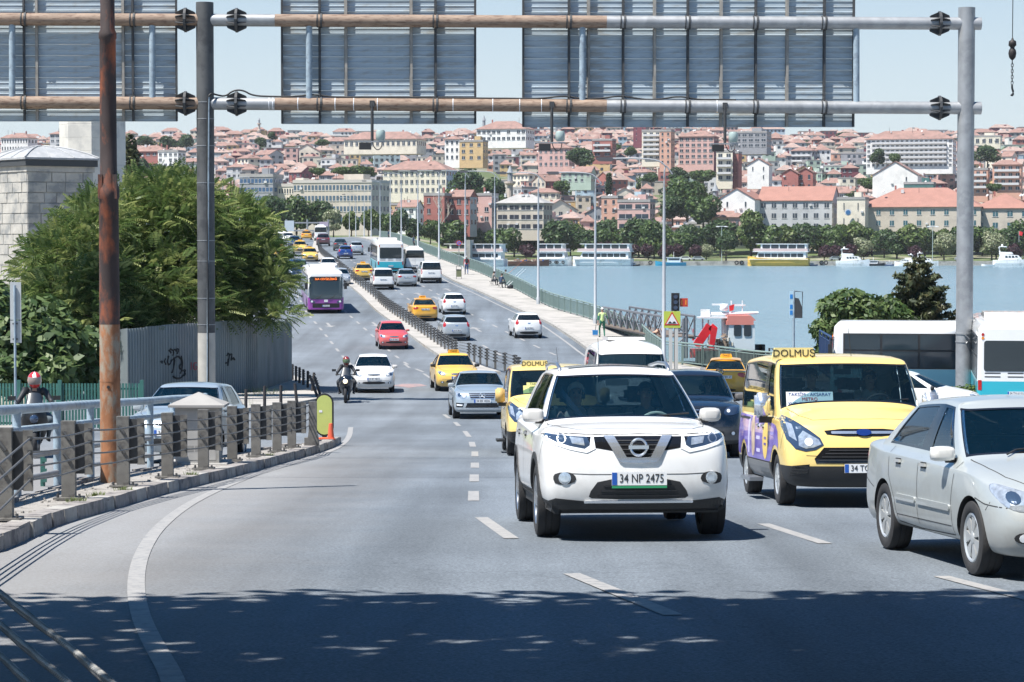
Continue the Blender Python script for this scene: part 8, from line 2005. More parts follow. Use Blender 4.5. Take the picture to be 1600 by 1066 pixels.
# ---------------------------------------------------------------- boats
M_BW=mat('boat_white',(.85,.86,.86),.35,coat=.3,var=.05,scale=.4,stain=(.58,.58,.55),sscale=.5,smin=.55,smax=.7); M_BY=mat('boat_yellow',(.66,.42,.08),.5,var=.1,scale=.4); M_BB=mat('boat_blue',(.02,.07,.20),.4); M_BT=mat('boat_turquoise',(.03,.28,.45),.4); M_BR=mat('rusty_hull',(.16,.075,.05),.8,var=.4,scale=.6)
def hull(mb,L_,W_,h,bow=.3,sheer=.35,m=0,stern=.9,z0=-.4):
 n=14; secs=[]
 for i in range(n+1):
  t=i/n; x=-L_/2+L_*t; wv=W_/2*(stern+(1-stern)*min(1,t*4))*(1 if t<1-bow else max(.02,1-((t-(1-bow))/bow)**2)); top=h+sheer*max(0,(t-.5)/.5)**2*h; secs.append([(x,-wv,top),(x,-wv*.93,h*.45),(x,-wv*.7,z0),(x,wv*.7,z0),(x,wv*.93,h*.45),(x,wv,top)])
 vs=[p for s in secs for p in s]; mb.add(vs,[(i*6+j,(i+1)*6+j,(i+1)*6+j+1,i*6+j+1) for i in range(n) for j in range(5)]+[(0,1,2,3,4,5),tuple(n*6+j for j in range(5,-1,-1))]+[(i*6+5,(i+1)*6+5,(i+1)*6,i*6) for i in range(n)],m); return mb
def fenders(t,xs,y,z,r_=.38):
 for x in xs: MB().tube([(x+r_*math.cos(a*.785),y,z+r_*math.sin(a*.785)) for a in range(8)],.14,6,closed=True).build('tyre_fender',M_TYRE,t,smooth=True)
def flag(t,x,z,h=1.6):
 MB().cyl((x,0,z),(x,0,z+h),.04,n=6).build('flag_pole',M_BW,t); MB().prism([(x,z+h-.9),(x,z+h),(x+.7,z+h-.1),(x+1.2,z+h-.35),(x+.9,z+h-1.1)],-.02,.02,f=lambda u,v,q:(u,q,v)).build('flag',mat('flag_red',(.60,.02,.03),.7),t)
M_BGL=mat('boat_window',(.03,.045,.06),.12,spec=.7)
def ferry(label,px,pyw,d,wpx,hullm,flip=1,group='two deck tour boats moored along the far quay',yl=0):
 s=F/d; L_=wpx/s; x=P(px,0,d).x; t=thing('tour_boat',label,'boat',(x,d,WATER_Z),-.22 if flip>0 else math.pi-.22,group); W_=6.4
 hull(MB(),L_,W_,2.3,.16,.3).build('hull',hullm,t); MB().box((-.3,0,2.05),(L_*.96,W_*1.02,.14)).build('rubbing_strake',M_BW if hullm is not M_BW else mat('strake',(.5,.52,.53)),t)
 c=MB(); c.prism([(-L_*.46,2.1),(L_*.36,2.1),(L_*.31,4.3),(-L_*.46,4.3)],-W_*.44,W_*.44,f=lambda u,v,q:(u,q,v)); c.build('lower_cabin',M_BW,t)
 n=int(L_*.72/1.9)
 for sy in(1,-1):
  for i in range(n):
   xx=-L_*.42+i*(L_*.74/n)+.6
   if xx<L_*.28: MB().prism(rrect(xx+.3,3.28,L_*.74/n-.22,1.05,.12,2),-.04,.04,f=lambda u,v,q:(u,sy*(W_*.44)+q,v)).build('window',M_BGL,t)
 u=MB(); u.box((-L_*.05,0,4.4),(L_*.90,W_,.18)); u.box((-L_*.07,0,6.75),(L_*.84,W_*.98,.16)); u.build('deck',M_BW,t)
 MB().box((-L_*.10,0,5.6),(L_*.74,W_*.90,2.25)).build('upper_cabin',M_BW,t)
 nu=int(L_*.70/2.4)
 for sy in(1,-1):
  for i in range(nu):
   xx=-L_*.10-L_*.35+(i+.5)*L_*.70/nu; MB().prism(rrect(xx,5.95,L_*.70/nu-.32,1.15,.2,3),-.04,.04,f=lambda u,v,q:(u,sy*(W_*.45)+q,v)).build('window',M_BGL,t)
 r_=MB()
 for sy in(1,-1):
  r_.box((-L_*.05,sy*W_*.48,5.35),(L_*.88,.05,.06)); r_.box((-L_*.05,sy*W_*.48,4.9),(L_*.88,.04,.7))
 r_.build('deck_railing',mat('rail_white_red',(.62,.48,.46),.6),t)
 MB().prism([(L_*.10,4.5),(L_*.30,4.5),(L_*.25,6.7),(L_*.10,6.7)],-W_*.36,W_*.36,f=lambda u,v,q:(u,q,v)).build('wheelhouse',M_BW,t)
 MB().prism([(L_*.115,5.2),(L_*.268,5.2),(L_*.245,6.3),(L_*.115,6.3)],-W_*.365,W_*.365,f=lambda u,v,q:(u,q,v)).build('window',M_BGL,t)
 st=MB();
 for i in range(int(L_*.3)): st.box((-L_*.42+i*1.0,0,5.0),(.4,W_*.7,.6))
 st.build('bench_rows',mat('dark_seats',(.10,.09,.10),.8),t,kind='stuff')
 flag(t,-L_*.35,5.0,1.9) ; fenders(t,[-L_*.3,-L_*.1,L_*.08,L_*.12,L_*.3],-W_*.5,1.1); return t
def yacht(label,px,d,wpx,flip=1,scale=1,group='motor yachts moored at the right'):
 s=F/d; L_=wpx/s*1.12; x=P(px,0,d).x; t=thing('motor_yacht',label,'boat',(x,d,WATER_Z),-.3 if flip>0 else math.pi-.3,group); k=L_/14; t.scale=(1,1,1.3)
 hull(MB(),L_,4.2*k,1.7*k,.42,.35).build('hull',M_BW,t)
 MB().prism([(-5*k,1.7*k),(3.6*k,1.9*k),(2.2*k,3.1*k),(-4.4*k,3.4*k)],-1.6*k,1.6*k,f=lambda u,v,q:(u,q,v)).build('cabin',M_BW,t)
 for i in range(4): MB().prism([(-2.4*k+i*1.25*k,2.35*k),(-1.4*k+i*1.25*k,2.35*k),(-1.6*k+i*1.2*k,2.95*k),(-2.4*k+i*1.2*k,2.95*k)],-1.64*k,1.64*k,f=lambda u,v,q:(u,q,v)).build('window',M_BGL,t)
 MB().prism([(-4.8*k,3.35*k),(.4*k,3.35*k),(-.2*k,4.0*k),(-4.6*k,4.1*k)],-1.4*k,1.4*k,f=lambda u,v,q:(u,q,v)).build('flybridge',M_BW,t)
 MB().tube([(-4.6*k,-1.2*k,4.0*k),(-4.9*k,-1.2*k,5.4*k),(-4.0*k,-1.2*k,5.6*k),(-2.0*k,-1.2*k,5.5*k)],.14*k,6).tube([(-4.6*k,1.2*k,4.0*k),(-4.9*k,1.2*k,5.4*k),(-4.0*k,1.2*k,5.6*k),(-2.0*k,1.2*k,5.5*k)],.14*k,6).box((-3.3*k,0,5.6*k),(2.6*k,2.6*k,.14*k)).build('radar_arch',M_BW,t)
 MB().lathe([(.01,.5*k),(.35*k,.35*k),(.4*k,0),(.25*k,-.2*k)],10,c=(-3.8*k,.5*k,5.8*k)).build('radome',M_BW,t,smooth=True)
 mb=MB(); mb.tube([(6.4*k,0,2.9*k),(4.0*k,-1.6*k,2.6*k),(1*k,-2.0*k,2.4*k)],.05*k,5).tube([(6.4*k,0,2.9*k),(4.0*k,1.6*k,2.6*k),(1*k,2.0*k,2.4*k)],.05*k,5); mb.build('bow_rail',M_RIM,t); return t
def small_boat(label,px,d,wpx,hm,flip=1,cab=True,group='small boats moored along the far quay'):
 s=F/d; L_=wpx/s; x=P(px,0,d).x; t=thing('small_boat',label,'boat',(x,d,WATER_Z),0 if flip>0 else math.pi,group)
 hull(MB(),L_,min(3.4,L_*.34),L_*.11,.4,.5).build('hull',hm,t)
 if cab:
  h=L_*.11; MB().box((-L_*.1,0,h+.25*L_*.3),(L_*.42,min(2.4,L_*.24),L_*.15)).build('cabin',M_BW,t); MB().box((-L_*.1,0,h+L_*.10),(L_*.36,min(2.46,L_*.246),L_*.06)).build('window',M_BGL,t); MB().box((-L_*.1,0,h+L_*.16),(L_*.5,min(2.7,L_*.27),.12)).build('cabin_roof',M_BW,t); MB().cyl((-L_*.1,0,h+L_*.16),(-L_*.1,0,h+L_*.35),.05,n=6).build('mast',M_BW,t)
 return t
ferry('long white covered boat behind the parapet, leftmost of the boats',735,0,735,112,M_BW,-1)
ferry('white two deck boat with red flag, in the middle of the picture',942,0,744,94,M_BW,-1)
ferry('yellow hulled two deck tour boat with red flag, right of the bush',1218,0,744,96,M_BY,-1)
ferry('older small white two deck boat between the rusty barge and the big white boat',868,0,748,52,M_BW,1)
t=small_boat('rusty brown barge loaded with nets beside the small white boat',826,742,64,M_BR,1,False)
mb=MB(); q=random.Random(2)
for i in range(60): mb.box((q.uniform(-4.5,4.5),q.uniform(-1,1),1.3+q.uniform(0,.7)),(q.uniform(.3,1.1),q.uniform(.3,.9),q.uniform(.2,.6)),q.uniform(0,3),m=q.choice([0,0,0,1,2]))
mb.build('cargo_heap',[mat('net_heap',(.36,.27,.20),.9),mat('cargo_orange',(.55,.2,.07),.8),mat('tarp_blue',(.03,.12,.42),.6)],t,kind='stuff')
small_boat('small black and white boat moored right of the white two deck boat',992,744,18,mat('boat_black',(.02,.02,.025),.5)); small_boat('flat blue boat with a grey canopy near the warning sign',1049,748,48,M_BT,-1)
small_boat('tiny blue hulled boat at the stern of the yellow boat',1272,746,16,M_BB); small_boat('fishing boat with black tyres right of the first yacht',1370,746,30,mat('boat_black',(.02,.02,.025))); small_boat('dark blue boat left of the second yacht',1394,748,20,M_BB); small_boat('low white dinghy left of the rightmost boat',1547,742,20,M_BW,-1,False)
yacht('large white motor yacht with radar domes, leftmost yacht',1335,744,46,1); yacht('second white motor yacht, behind the tip of the conifer',1417,745,30,-1); yacht('third white yacht with dark arch above the conifer',1450,750,34,1);
t=yacht('white and red cabin boat with a large flag at the right edge',1585,742,52,1); flag(t,2,5.6,2.6)
for i,(px,d) in enumerate(((1152,756),(1292,755),(1372,752),(1065,756),(1017,756),(1160,757),(1285,757))):
 x=P(px,0,d).x; t=thing('tyre_pile','black rubber tyre on the quay edge %s'%mark(px),'tyre',(x,d-1.2,WATER_Z+.9),group='tyres hanging on the quay')
 reg(t,px)
 MB().tube([(.55*math.cos(a*.785),0,.55*math.sin(a*.785)) for a in range(8)],.22,6,closed=True).build('tyre',M_TYRE,t,smooth=True)
for px,lb in ((1129,'slim green lamp post left of the yellow boat'),(1460,'slim lamp post left of the right gantry post on the far shore')):
 x=P(px,0,766).x; z=zfar(x,766); t=thing('quay_lamp',lb,'street lamp',(x,766,z),group='lamp posts on the far shore'); MB().cyl((0,0,0),(0,0,11),.13,.09,n=8).build('post',mat('quay_lamp_green',(.30,.38,.36),.6),t); MB().box((0,0,11),(3.0,.3,.14)).build('arm',M_BW,t); MB().box((1.3,0,10.9),(1.0,.5,.25)).box((-1.3,0,10.9),(1.0,.5,.25)).build('lamp_head',M_BW,t)
for i,px in enumerate((1072,1092,1185,1200,1250,1308,1322,1505)):
 x=P(px,0,772).x; z=zfar(x,772); t=thing('parked_car','small pale parked car under the shore trees %s'%mark(px),'car',(x,772,z),group='cars parked under the shore trees')
 reg(t,px)
 MB().prism([(-2.1,.35),(2.1,.35),(2.1,.85),(1.5,.95),(.8,1.45),(-1.1,1.45),(-1.8,.95),(-2.1,.85)],-.85,.85,f=lambda u,v,q:(u,q,v)).build('body',[M_WHT,M_SIL][i%2],t); MB().prism([(1.2,.98),(.75,1.38),(-1.0,1.38),(-1.5,.98)],-.87,.87,f=lambda u,v,q:(u,q,v)).build('window',M_BGL,t)
 for xx in(-1.3,1.3): MB().cyl((xx,-.9,.33),(xx,.9,.33),.33,n=12).build('wheel',M_TYRE,t)
# ---------------------------------------------------------------- far gantry at the end of the bridge
x0,x1=P(446,0,520).x,P(512,0,520).x; zt=P(0,346,520).z; t=thing('far_sign_gantry','small distant sign gantry with two panels at the far end of the bridge','gantry',((x0+x1)/2,520,zroad(520)))
m=MB();
for x in (x0,(x0+x1)/2,x1): m.cyl((x-t.location.x,0,0),(x-t.location.x,0,zt-t.location.z+.4),.2,n=8)
m.build('posts',M_GALV,t,kind='stuff'); MB().box((0,0,zt-t.location.z-.3),(x1-x0,.3,.3)).build('beam',M_GALV,t); MB().box((0,0,zt-t.location.z-2.0),(x1-x0,.3,.3)).build('beam',M_GALV,t)
MB().box((P(451,0,520).x-t.location.x,-.3,zt-t.location.z-1.0),(2.0,.15,2.3)).build('sign_panel',mat('pale_sign_back',(.50,.56,.60),.5),t); MB().box((P(505,0,520).x-t.location.x,-.3,zt-t.location.z-.6),(1.9,.15,1.0)).build('sign_panel',mat('mauve_sign',(.40,.34,.42),.5),t)
# ---------------------------------------------------------------- large trees at the left
def wp(px,py,d,rx,ry,rd=None):
 c=P(px,py,d); k=F/d; return (c.x,c.y,c.z,rx/k,(rd or rx*1.35)/k,ry/k)
def big_tree(label,base,clumps,n,L_,m,kind='frond',trunk_r=.22,name='tree',size=.2,extra=None):
 b=Vector(base); t=thing(name,label,'tree' if name!='bush' else 'bush',tuple(b))
 cl=[(c[0]-b.x,c[1]-b.y,c[2]-b.z,c[3],c[4],c[5]) for c in clumps]
 me=frond_mesh('crown',cl,n,L_,m) if kind=='frond' else leaf_mesh('crown',cl,n,size,m,shell_=.6)
 link('crown',me,t,kind='stuff'); q=random.Random(int(abs(b.x)*10)); mb=MB()
 tc=[sum(c[i] for c in cl)/len(cl) for i in range(3)]; z1=min(c[2] for c in cl)
 fork=Vector((tc[0]*.3,tc[1]*.3,max(.6,z1*.6))); mb.tube([(0,0,-.4),(0,0,.2),fork],[trunk_r*1.2,trunk_r,trunk_r*.8],10)
 for c in cl:
  e=Vector(c[:3]); md=fork.lerp(e,.5)+Vector((q.uniform(-.2,.2),q.uniform(-.2,.2),.2)); mb.tube([fork,md,e],[trunk_r*.5,trunk_r*.28,.02],6)
  for _ in range(3):
   e2=e+Vector((q.uniform(-1,1)*c[3]*.8,q.uniform(-1,1)*c[4]*.8,q.uniform(-.2,.9)*c[5])); mb.tube([md.lerp(e,.6),e2],[.04,.012],5)
 mb.build('trunk',M_BARK,t,smooth=True); return t
D1=95
big_tree('large leafy tree of compound leaves between the rusty pole and the left gantry post',(P(235,600,D1).x,D1+3,zroad(D1)),[wp(245,370,D1,62,62),(wp(200,330,D1,52,48)),(wp(290,330,D1,60,52)),(wp(170,395,D1+1,62,60)),(wp(250,440,D1-1,80,58)),(wp(320,400,D1,50,70)),(wp(215,480,D1-1,70,40)),(wp(300,470,D1-1,60,42)),(wp(268,300,D1,50,30))],6400,.66,L_AIL)
big_tree('compound leaved tree spreading in front of the stone tomb, left of the rusty pole',(P(120,600,D1-3).x,D1-3,zroad(D1-3)),[wp(120,400,D1-3,62,52),wp(75,430,D1-3,46,58),(wp(150,350,D1-3,46,46)),(wp(110,470,D1-4,70,44)),(wp(60,490,D1-4,50,40)),(wp(160,440,D1-4,50,50)),(wp(175,500,D1-4,60,36))],5000,.64,L_AIL)
big_tree('compound leaved tree leaning over the fence right of the left gantry post',(P(372,600,D1+8).x,D1+8,zroad(D1+2)),[wp(385,370,D1+2,42,46),wp(365,330,D1+2,30,26),(wp(405,415,D1+2,48,40)),(wp(360,430,D1+1,40,50)),(wp(425,440,D1+1,30,22)),(wp(395,475,D1+1,36,22)),(wp(432,490,D1,26,12)),(wp(350,480,D1,36,26))],3000,.62,L_AIL)
big_tree('low broad leaved shrub tree beside the fence at the left edge',(P(50,640,84).x,84,zroad(84)),[wp(30,530,84,60,50),wp(80,540,84,50,50),wp(20,580,83,50,40),wp(90,585,83,40,36),wp(130,545,85,34,34),wp(-10,500,84,40,60),wp(60,500,85,50,34),wp(150,585,85,24,30)],9000,.3,L_FIG,'leaf',.1,'bush',.26)
for i,(x,d,lb) in enumerate(((395,110,'thin trunk leaning behind the fence, under the right crown'),)):
 pass
b=P(203,300,200); t=thing('cypress_tree','narrow dark cypress between the minaret shaft and the rusty pole','tree',(b.x,b.y,zland(200))); z0=zland(200)
cl=[(0,0,P(203,300-11*i,200).z-z0,(1.25-.10*i if i>2 else 1.15),(1.25-.10*i if i>2 else 1.15),.8) for i in range(-6,8)]
link('crown',leaf_mesh('crown',cl,4200,.26,L_CON,shell_=.7),t,kind='stuff'); MB().cyl((0,0,-.3),(0,0,6),.25,.12,n=8).build('trunk',M_BARK,t)
D2=116
def conifer(label,px,pyt,pyb,d,wpx):
 x=P(px,0,d).x; zb=-6.1; zt=P(px,pyt,d).z; H=zt-zb; t=thing('conifer',label,'tree',(x,d,zb)); co=[];rn=[]; mb=MB(); mb.tube([(0,0,-.3),(0,0,H*.5),(0,0,H*.98)],[.22,.13,.03],8)
 q=random.Random(4); W_=wpx/(F/d)/2*1.3; k=0; z=H*.12
 clumps=[]
 while z<H*.96:
  r_=W_*(1-(z/H))**.75*q.uniform(.85,1.15); nb=7
  for j in range(nb):
   a=6.28*j/nb+q.uniform(-.4,.4)+k; rr=r_*q.uniform(.7,1.1); e=Vector((rr*math.cos(a),rr*math.sin(a),z+rr*.12)); mb.tube([(0,0,z-rr*.15),e*.6+Vector((0,0,z*.4-.08)),e],[.035,.02,.008],4)
   for s_ in (.35,.55,.75,.95):
    c=Vector((0,0,z-rr*.15)).lerp(e,s_); ss=.30*(1.15-s_*.5)*min(1,rr); clumps.append((c.x,c.y,c.z,ss*1.1,ss*1.1,ss*.42))
  z+=.30; k+=.6
 link('crown',leaf_mesh('crown',clumps,15000,.15,L_CON,shell_=.5,aspect=2.2),t,kind='stuff'); mb.build('trunk',M_BARK,t)
conifer('dark spreading conifer in front of the water, behind the right bus',1440,396,560,D2,150)
big_tree('glossy leafed bush on the quay left of the conifer',(P(1330,600,D2-2).x,D2-2,-6.1),[wp(1325,478,D2-2,36,26),wp(1300,480,D2-2,22,16),wp(1355,485,D2-2,30,24),wp(1310,500,D2-2,28,26),wp(1345,505,D2-2,40,28),wp(1290,515,D2-2,22,22),wp(1290,550,D2-2,16,20)],5200,.2,L_FIG,'leaf',.08,'bush',.20)
big_tree('darker round bush between the glossy bush and the conifer',(P(1385,600,D2-1).x,D2-1,-6.1),[wp(1385,490,D2-1,32,26),wp(1405,505,D2-1,32,24),wp(1372,510,D2-1,26,24)],3200,.2,L_OAK,'leaf',.08,'bush',.18)
hx0,hx1=P(1478,0,82).x,P(1660,0,82).x; zt=P(0,607,82).z; hb=zroad(82); t=thing('hedge','clipped green hedge at the foot of the right gantry post','hedge',((hx0+hx1)/2,82,hb)); n=9; cl=[]
for i in range(16):
 x=(hx0+(hx1-hx0)*(i+.5)/16)-(hx0+hx1)/2; top=(zt-hb)*(.55+.45*min(1,i/3)); cl+= [(x,0,top-.35,.35,.5,.36),(x,.1,top*.5,.38,.55,.5)]
link('leaves',leaf_mesh('leaves',cl,16000,.075,L_LIGHT,shell_=.75),t,kind='stuff'); MB().box((0,.1,(zt-hb)*.32),((hx1-hx0)*.92,.5,(zt-hb)*.5)).build('twigs',M_BARK,t)
mb=MB()
for px,py,n in ((413,622,80),(400,618,60),(425,620,50),(383,625,60),(395,640,20),(352,640,30)):
 g=G(px,py); tt=grass_tuft((g.x,g.y,g.z),n,.45,.5); mb.add(tt.v,tt.f)
mb.build('weeds',mat('weed_leaves',(.08,.12,.04),.7,var=.3),kind='stuff')
# ---------------------------------------------------------------- plane trees behind the viewer whose crowns shade the near road
L_PL=leafmat('plane_leaves',(.05,.09,.03),(.08,.13,.04),scale=.6,trans=.22)
for nm,bx,by,lb,x0,x1 in (('plane_tree',-13.5,2,'tall plane tree left of and behind the viewpoint, its crown over the road',-15,1.5),('plane_tree',15.5,0,'tall plane tree right of and behind the viewpoint, its crown over the road',-1,13)):
 q=random.Random(int(bx)); t=thing(nm,lb,'tree',(bx,by,zroad(by)),group='plane trees shading the near road'); cl=[]; zg=zroad(by)
 x=x0
 while x<x1:
  for y in (14.6,11.6,8.4,5.2,2,-1.5):
   cl.append((x-bx+q.uniform(-.4,.4),y-by+q.uniform(-.25,.25) if y<14 else y-by+q.uniform(-.12,.12),8.2+q.uniform(-.5,.8),1.9,1.75,.9));
  x+=2.3
 link('crown',leaf_mesh('crown',cl,44000,.30,L_PL,shell_=.3,aspect=1.2,up=.9),t,kind='stuff')
 mb=MB(); mb.tube([(0,0,-.3),(0,0,3),(.2 if bx<0 else -.2,.3,6.2)],[.42,.34,.26],12)
 for c in cl[::3]: mb.tube([(.2 if bx<0 else -.2,.3,6.1),((c[0])*.5,(c[1])*.5,7.4),(c[0],c[1],c[2])],[.16,.09,.03],6)
 mb.build('trunk',M_BARK,t,smooth=True)
# ---------------------------------------------------------------- old stone tomb and minaret at the left
M_ST=mat('limestone',(.46,.44,.40),.9,var=.2,scale=2.2,stain=(.26,.265,.26),sscale=1.1,smin=.46,smax=.6,bump=.6,bscale=6,dist=.03); M_ST2=mat('limestone_grey',(.38,.38,.36),.9,var=.2,scale=1.6,stain=(.25,.25,.25),sscale=1.2,bump=.8,bscale=5,dist=.05); M_LEAD=mat('lead_roof',(.33,.34,.35),.6,var=.12,scale=1.5,stain=(.42,.42,.42),sscale=2)
DB=150; c0=P(40,0,DB); zE=P(0,268,DB).z; zG=zland(150)
tb=thing('stone_tomb','old stone tomb building with a grey lead roof at the left edge','building',(c0.x,DB,zG),R(0)); s=F/DB
ang=R(36) # wall to the right recedes
def face(dirx,diry,L_,name):
 H=zE-zG; ch=.62; n=int(H/ch); q=random.Random(int(L_*7))
 nx_,ny_=diry,-dirx
 core=MB()
 for r_ in range(n):
  x=0; z=r_*H/n
  if z<2.0: continue
  while x<L_-.05:
   w_=min(q.uniform(.8,1.7),L_-x);
   if L_-x-w_<.5: w_=L_-x
   pr=q.uniform(.0,.05); g=.012; hh=H/n
   vs=[]
   for u,v,o_ in ((x+g,z+g,-.1),(x+w_-g,z+g,-.1),(x+w_-g,z+hh-g,-.1),(x+g,z+hh-g,-.1),(x+g+.02,z+g+.02,pr),(x+w_-g-.02,z+g+.02,pr),(x+w_-g-.02,z+hh-g-.02,pr),(x+g+.02,z+hh-g-.02,pr)): vs.append((dirx*u+nx_*o_,diry*u+ny_*o_,v))
   MB().add(vs,[(4,5,6,7),(0,1,5,4),(1,2,6,5),(2,3,7,6),(3,0,4,7)]).build('stone',M_ST if q.random()<.6 else M_ST2,tb); x+=w_
Lr=4.5; Ll=5
rd=(math.cos(ang),math.sin(ang)); ld=(-math.sin(R(38)),math.cos(R(38)))
face(rd[0],rd[1],Lr,'r')
def shifted_face(L_):
 H=zE-zG; n=int(H/.62); q=random.Random(3); d_=Vector((-ld[0],-ld[1])); nrm=Vector((d_.y,-d_.x)); base=Vector(ld)*L_
 for r_ in range(n):
  x=0; z=r_*H/n
  if z<2.0: continue
  while x<L_-.05:
   w_=min(q.uniform(.8,1.7),L_-x)
   if L_-x-w_<.5: w_=L_-x
   pr=q.uniform(0,.03); g=.01; hh=H/n; vs=[]
   for u,v,o_ in ((x+g,z+g,-.1),(x+w_-g,z+g,-.1),(x+w_-g,z+hh-g,-.1),(x+g,z+hh-g,-.1),(x+g+.02,z+g+.02,pr),(x+w_-g-.02,z+g+.02,pr),(x+w_-g-.02,z+hh-g-.02,pr),(x+g+.02,z+hh-g-.02,pr)): p=base+d_*u+nrm*o_; vs.append((p.x,p.y,v))
   MB().add(vs,[(4,5,6,7),(0,1,5,4),(1,2,6,5),(2,3,7,6),(3,0,4,7)]).build('stone',M_ST,tb); x+=w_
shifted_face(Ll)
A=Vector((0,0)); Bp=Vector(rd)*Lr; Dp=Vector(ld)*Ll; Cp=Bp+Dp
def quadprism(pts,z0,z1,m,name,mt):
 MB().prism([(p.x,p.y) for p in pts],z0,z1).build(name,m,tb)
H=zE-zG
def inset(k): c=(A+Bp+Cp+Dp)/4; return [c+(p-c)*k for p in (A,Bp,Cp,Dp)]
quadprism(inset(.985),-.5,H,M_ST2,'wall_core',0); quadprism(inset(1.03),H+.002,H+.35,M_ST,'cornice',0); quadprism(inset(1.09),H+.355,H+.75,mat('dark_eaves',(.05,.055,.06),.7),'eaves',0)
m=MB(); pts=inset(1.12); c=(A+Bp+Cp+Dp)/4; zz0=H+.76; m.add([(p.x,p.y,zz0) for p in pts]+[(p.x,p.y,zz0+.12) for p in pts],[(3,2,1,0),(0,1,5,4),(1,2,6,5),(2,3,7,6),(3,0,4,7)])
rings=[]
for k,(f,hh) in enumerate(((1,.12),(.8,.40),(.55,.66),(.3,.84),(.04,.92))): rings.append([(c+(p-c)*f,zz0+hh) for p in pts])
for a,b in zip(rings,rings[1:]):
 n=len(m.v); m.v+= [(p.x,p.y,z) for p,z in a]+[(p.x,p.y,z) for p,z in b]; m.f+= [(n+i,n+(i+1)%4,n+4+(i+1)%4,n+4+i) for i in range(4)]; m.m+=[0]*4
m.build('roof',M_LEAD,tb,smooth=False)
mm=MB()
for i in range(4):
 mm.tube([(p.x,p.y,z+.03) for p,z in [r_[i] for r_ in rings]],.05,5)
 for f in (.33,.66):
  mm.tube([((r_[i][0]*(1-f)+r_[(i+1)%4][0]*f).x,(r_[i][0]*(1-f)+r_[(i+1)%4][0]*f).y,r_[i][1]+.02) for r_ in rings],.03,5)
mm.build('roof_seam',M_LEAD,tb)
p=Vector(rd)*2.0; MB().box((p.x+rd[1]*.06,p.y-rd[0]*.06,H-3.0),(.12,.06,1.1),rz=ang).build('slit_window',M_BLK,tb)
DT=172; k=F/DT; c=P(143,0,DT); mt=thing('minaret_shaft','massive pale octagonal stone minaret shaft rising behind the left sign','minaret',(c.x,DT,zland(170)),R(8)); r_=47/k/math.cos(R(22.5)); z0=zland(170); top=22
ch=.95; zc=0
i=0
M_ST3=mat('pale_limestone',(.60,.58,.53),.9,var=.07,scale=.8,stain=(.48,.47,.44),sscale=.7,bump=.3,bscale=5)
while zc<top-z0:
 MB().lathe([(r_-.02,zc),(r_,zc+.02),(r_,zc+ch-.02),(r_-.02,zc+ch)],8).build('stone_course',M_ST3,mt); zc+=ch; i+=1
MB().lathe([(r_*1.35,-.5),(r_*1.35,4.5),(r_*1.02,7.5)],8).build('base',M_ST,mt)
MB().lathe([(r_*.99,top-z0),(.01,top-z0)],8).build('cap',M_ST3,mt)
MB().tube([(r_*.62,-r_*.72,0),(r_*.62,-r_*.72,top-z0-.5)],.05,5).build('lightning_rod',M_BLK,mt)
# ---------------------------------------------------------------- work boat with red crane, steel gangway
DW=136; o=P(1132,0,DW); wb_=thing('work_boat','work boat with a white cabin and a folded red crane behind the quay railing','boat',(o.x,DW,WATER_Z)); k=F/DW
def wq(px,py,dy=0): p=P(px,py,DW+dy); return Vector((p.x-o.x,dy,p.z-WATER_Z))
hull(MB(),9.5,3.4,1.1,.3,.2).build('hull',mat('dark_hull',(.03,.035,.04),.6,var=.3),wb_)
a,b=wq(1137,500),wq(1177,542); cx=(a.x+b.x)/2; w_=b.x-a.x; zb,zt=b.z-.2,a.z-.25
MB().box((cx,0,(zb+zt)/2),(w_,1.5,zt-zb),top=(1.0,1)).build('cabin',mat('pale_blue_white',(.62,.68,.70),.4),wb_)
for x in (1150.5,1166): p=wq(x,516); MB().prism(rrect(p.x,p.z,.42,.62,.08,2),-.79,-.75,f=lambda u,v,q:(u,q,v)).build('window',M_BGL,wb_)
m=MB(); m.box((cx-.1,0,zt+.12),(w_*1.05,1.6,.24)); m.prism([(-w_*.55,zt+.24),(w_*.55,zt+.24),(w_*.35,zt+.52),(-w_*.55,zt+.52)],-.8,.8,f=lambda u,v,q:(u+cx,q,v)); m.build('cabin_roof',mat('faded_red_roof',(.62,.22,.18),.6),wb_)
m=MB(); m.box((cx-.8,-.9,zb-.5),(3.6,.1,1.0)); m.build('bulwark',M_BLK,wb_)
def arm_(p,q_,w0,w1,m,name):
 d=(q_-p); n=Vector((-d.z,0,d.x)).normalized(); vs=[p-n*w0/2,p+n*w0/2,q_+n*w1/2,q_-n*w1/2]; mb=MB(); mb.add([v+Vector((0,-.16,0)) for v in vs]+[v+Vector((0,.16,0)) for v in vs],[(0,1,2,3),(7,6,5,4),(0,4,5,1),(1,5,6,2),(2,6,7,3),(3,7,4,0)]); mb.build(name,m,wb_)
M_CR=mat('crane_red',(.62,.02,.03),.4,coat=.4,var=.1)
arm_(wq(1087,541,-1),wq(1110,509,-1),.42,.5,M_CR,'crane_arm'); arm_(wq(1110,510,-1),wq(1117,516,-1),.4,.4,M_CR,'crane_knuckle'); arm_(wq(1116,512,-1.2),wq(1111,546,-1.2),.36,.26,M_CR,'crane_arm'); arm_(wq(1094,540,-.8),wq(1108,520,-.8),.12,.12,M_BLK,'hydraulic_ram'); arm_(wq(1083,532,0),wq(1083,514,0),.10,.03,M_CR,'red_pennant')
MB().box(wq(1100,552,-.6),(1.6,.6,.5)).build('crane_base',M_CR,wb_)
for x,y0,y1,r_ in ((1098,498,540,.05),(1107,500,540,.05),(1130,495,548,.10),(1134,495,550,.06),(1143,470,500,.04),(1160,470,500,.03)): p,q_=wq(x,y1),wq(x,y0); MB().cyl(p,q_,r_,n=8).build('mast',M_BW,wb_)
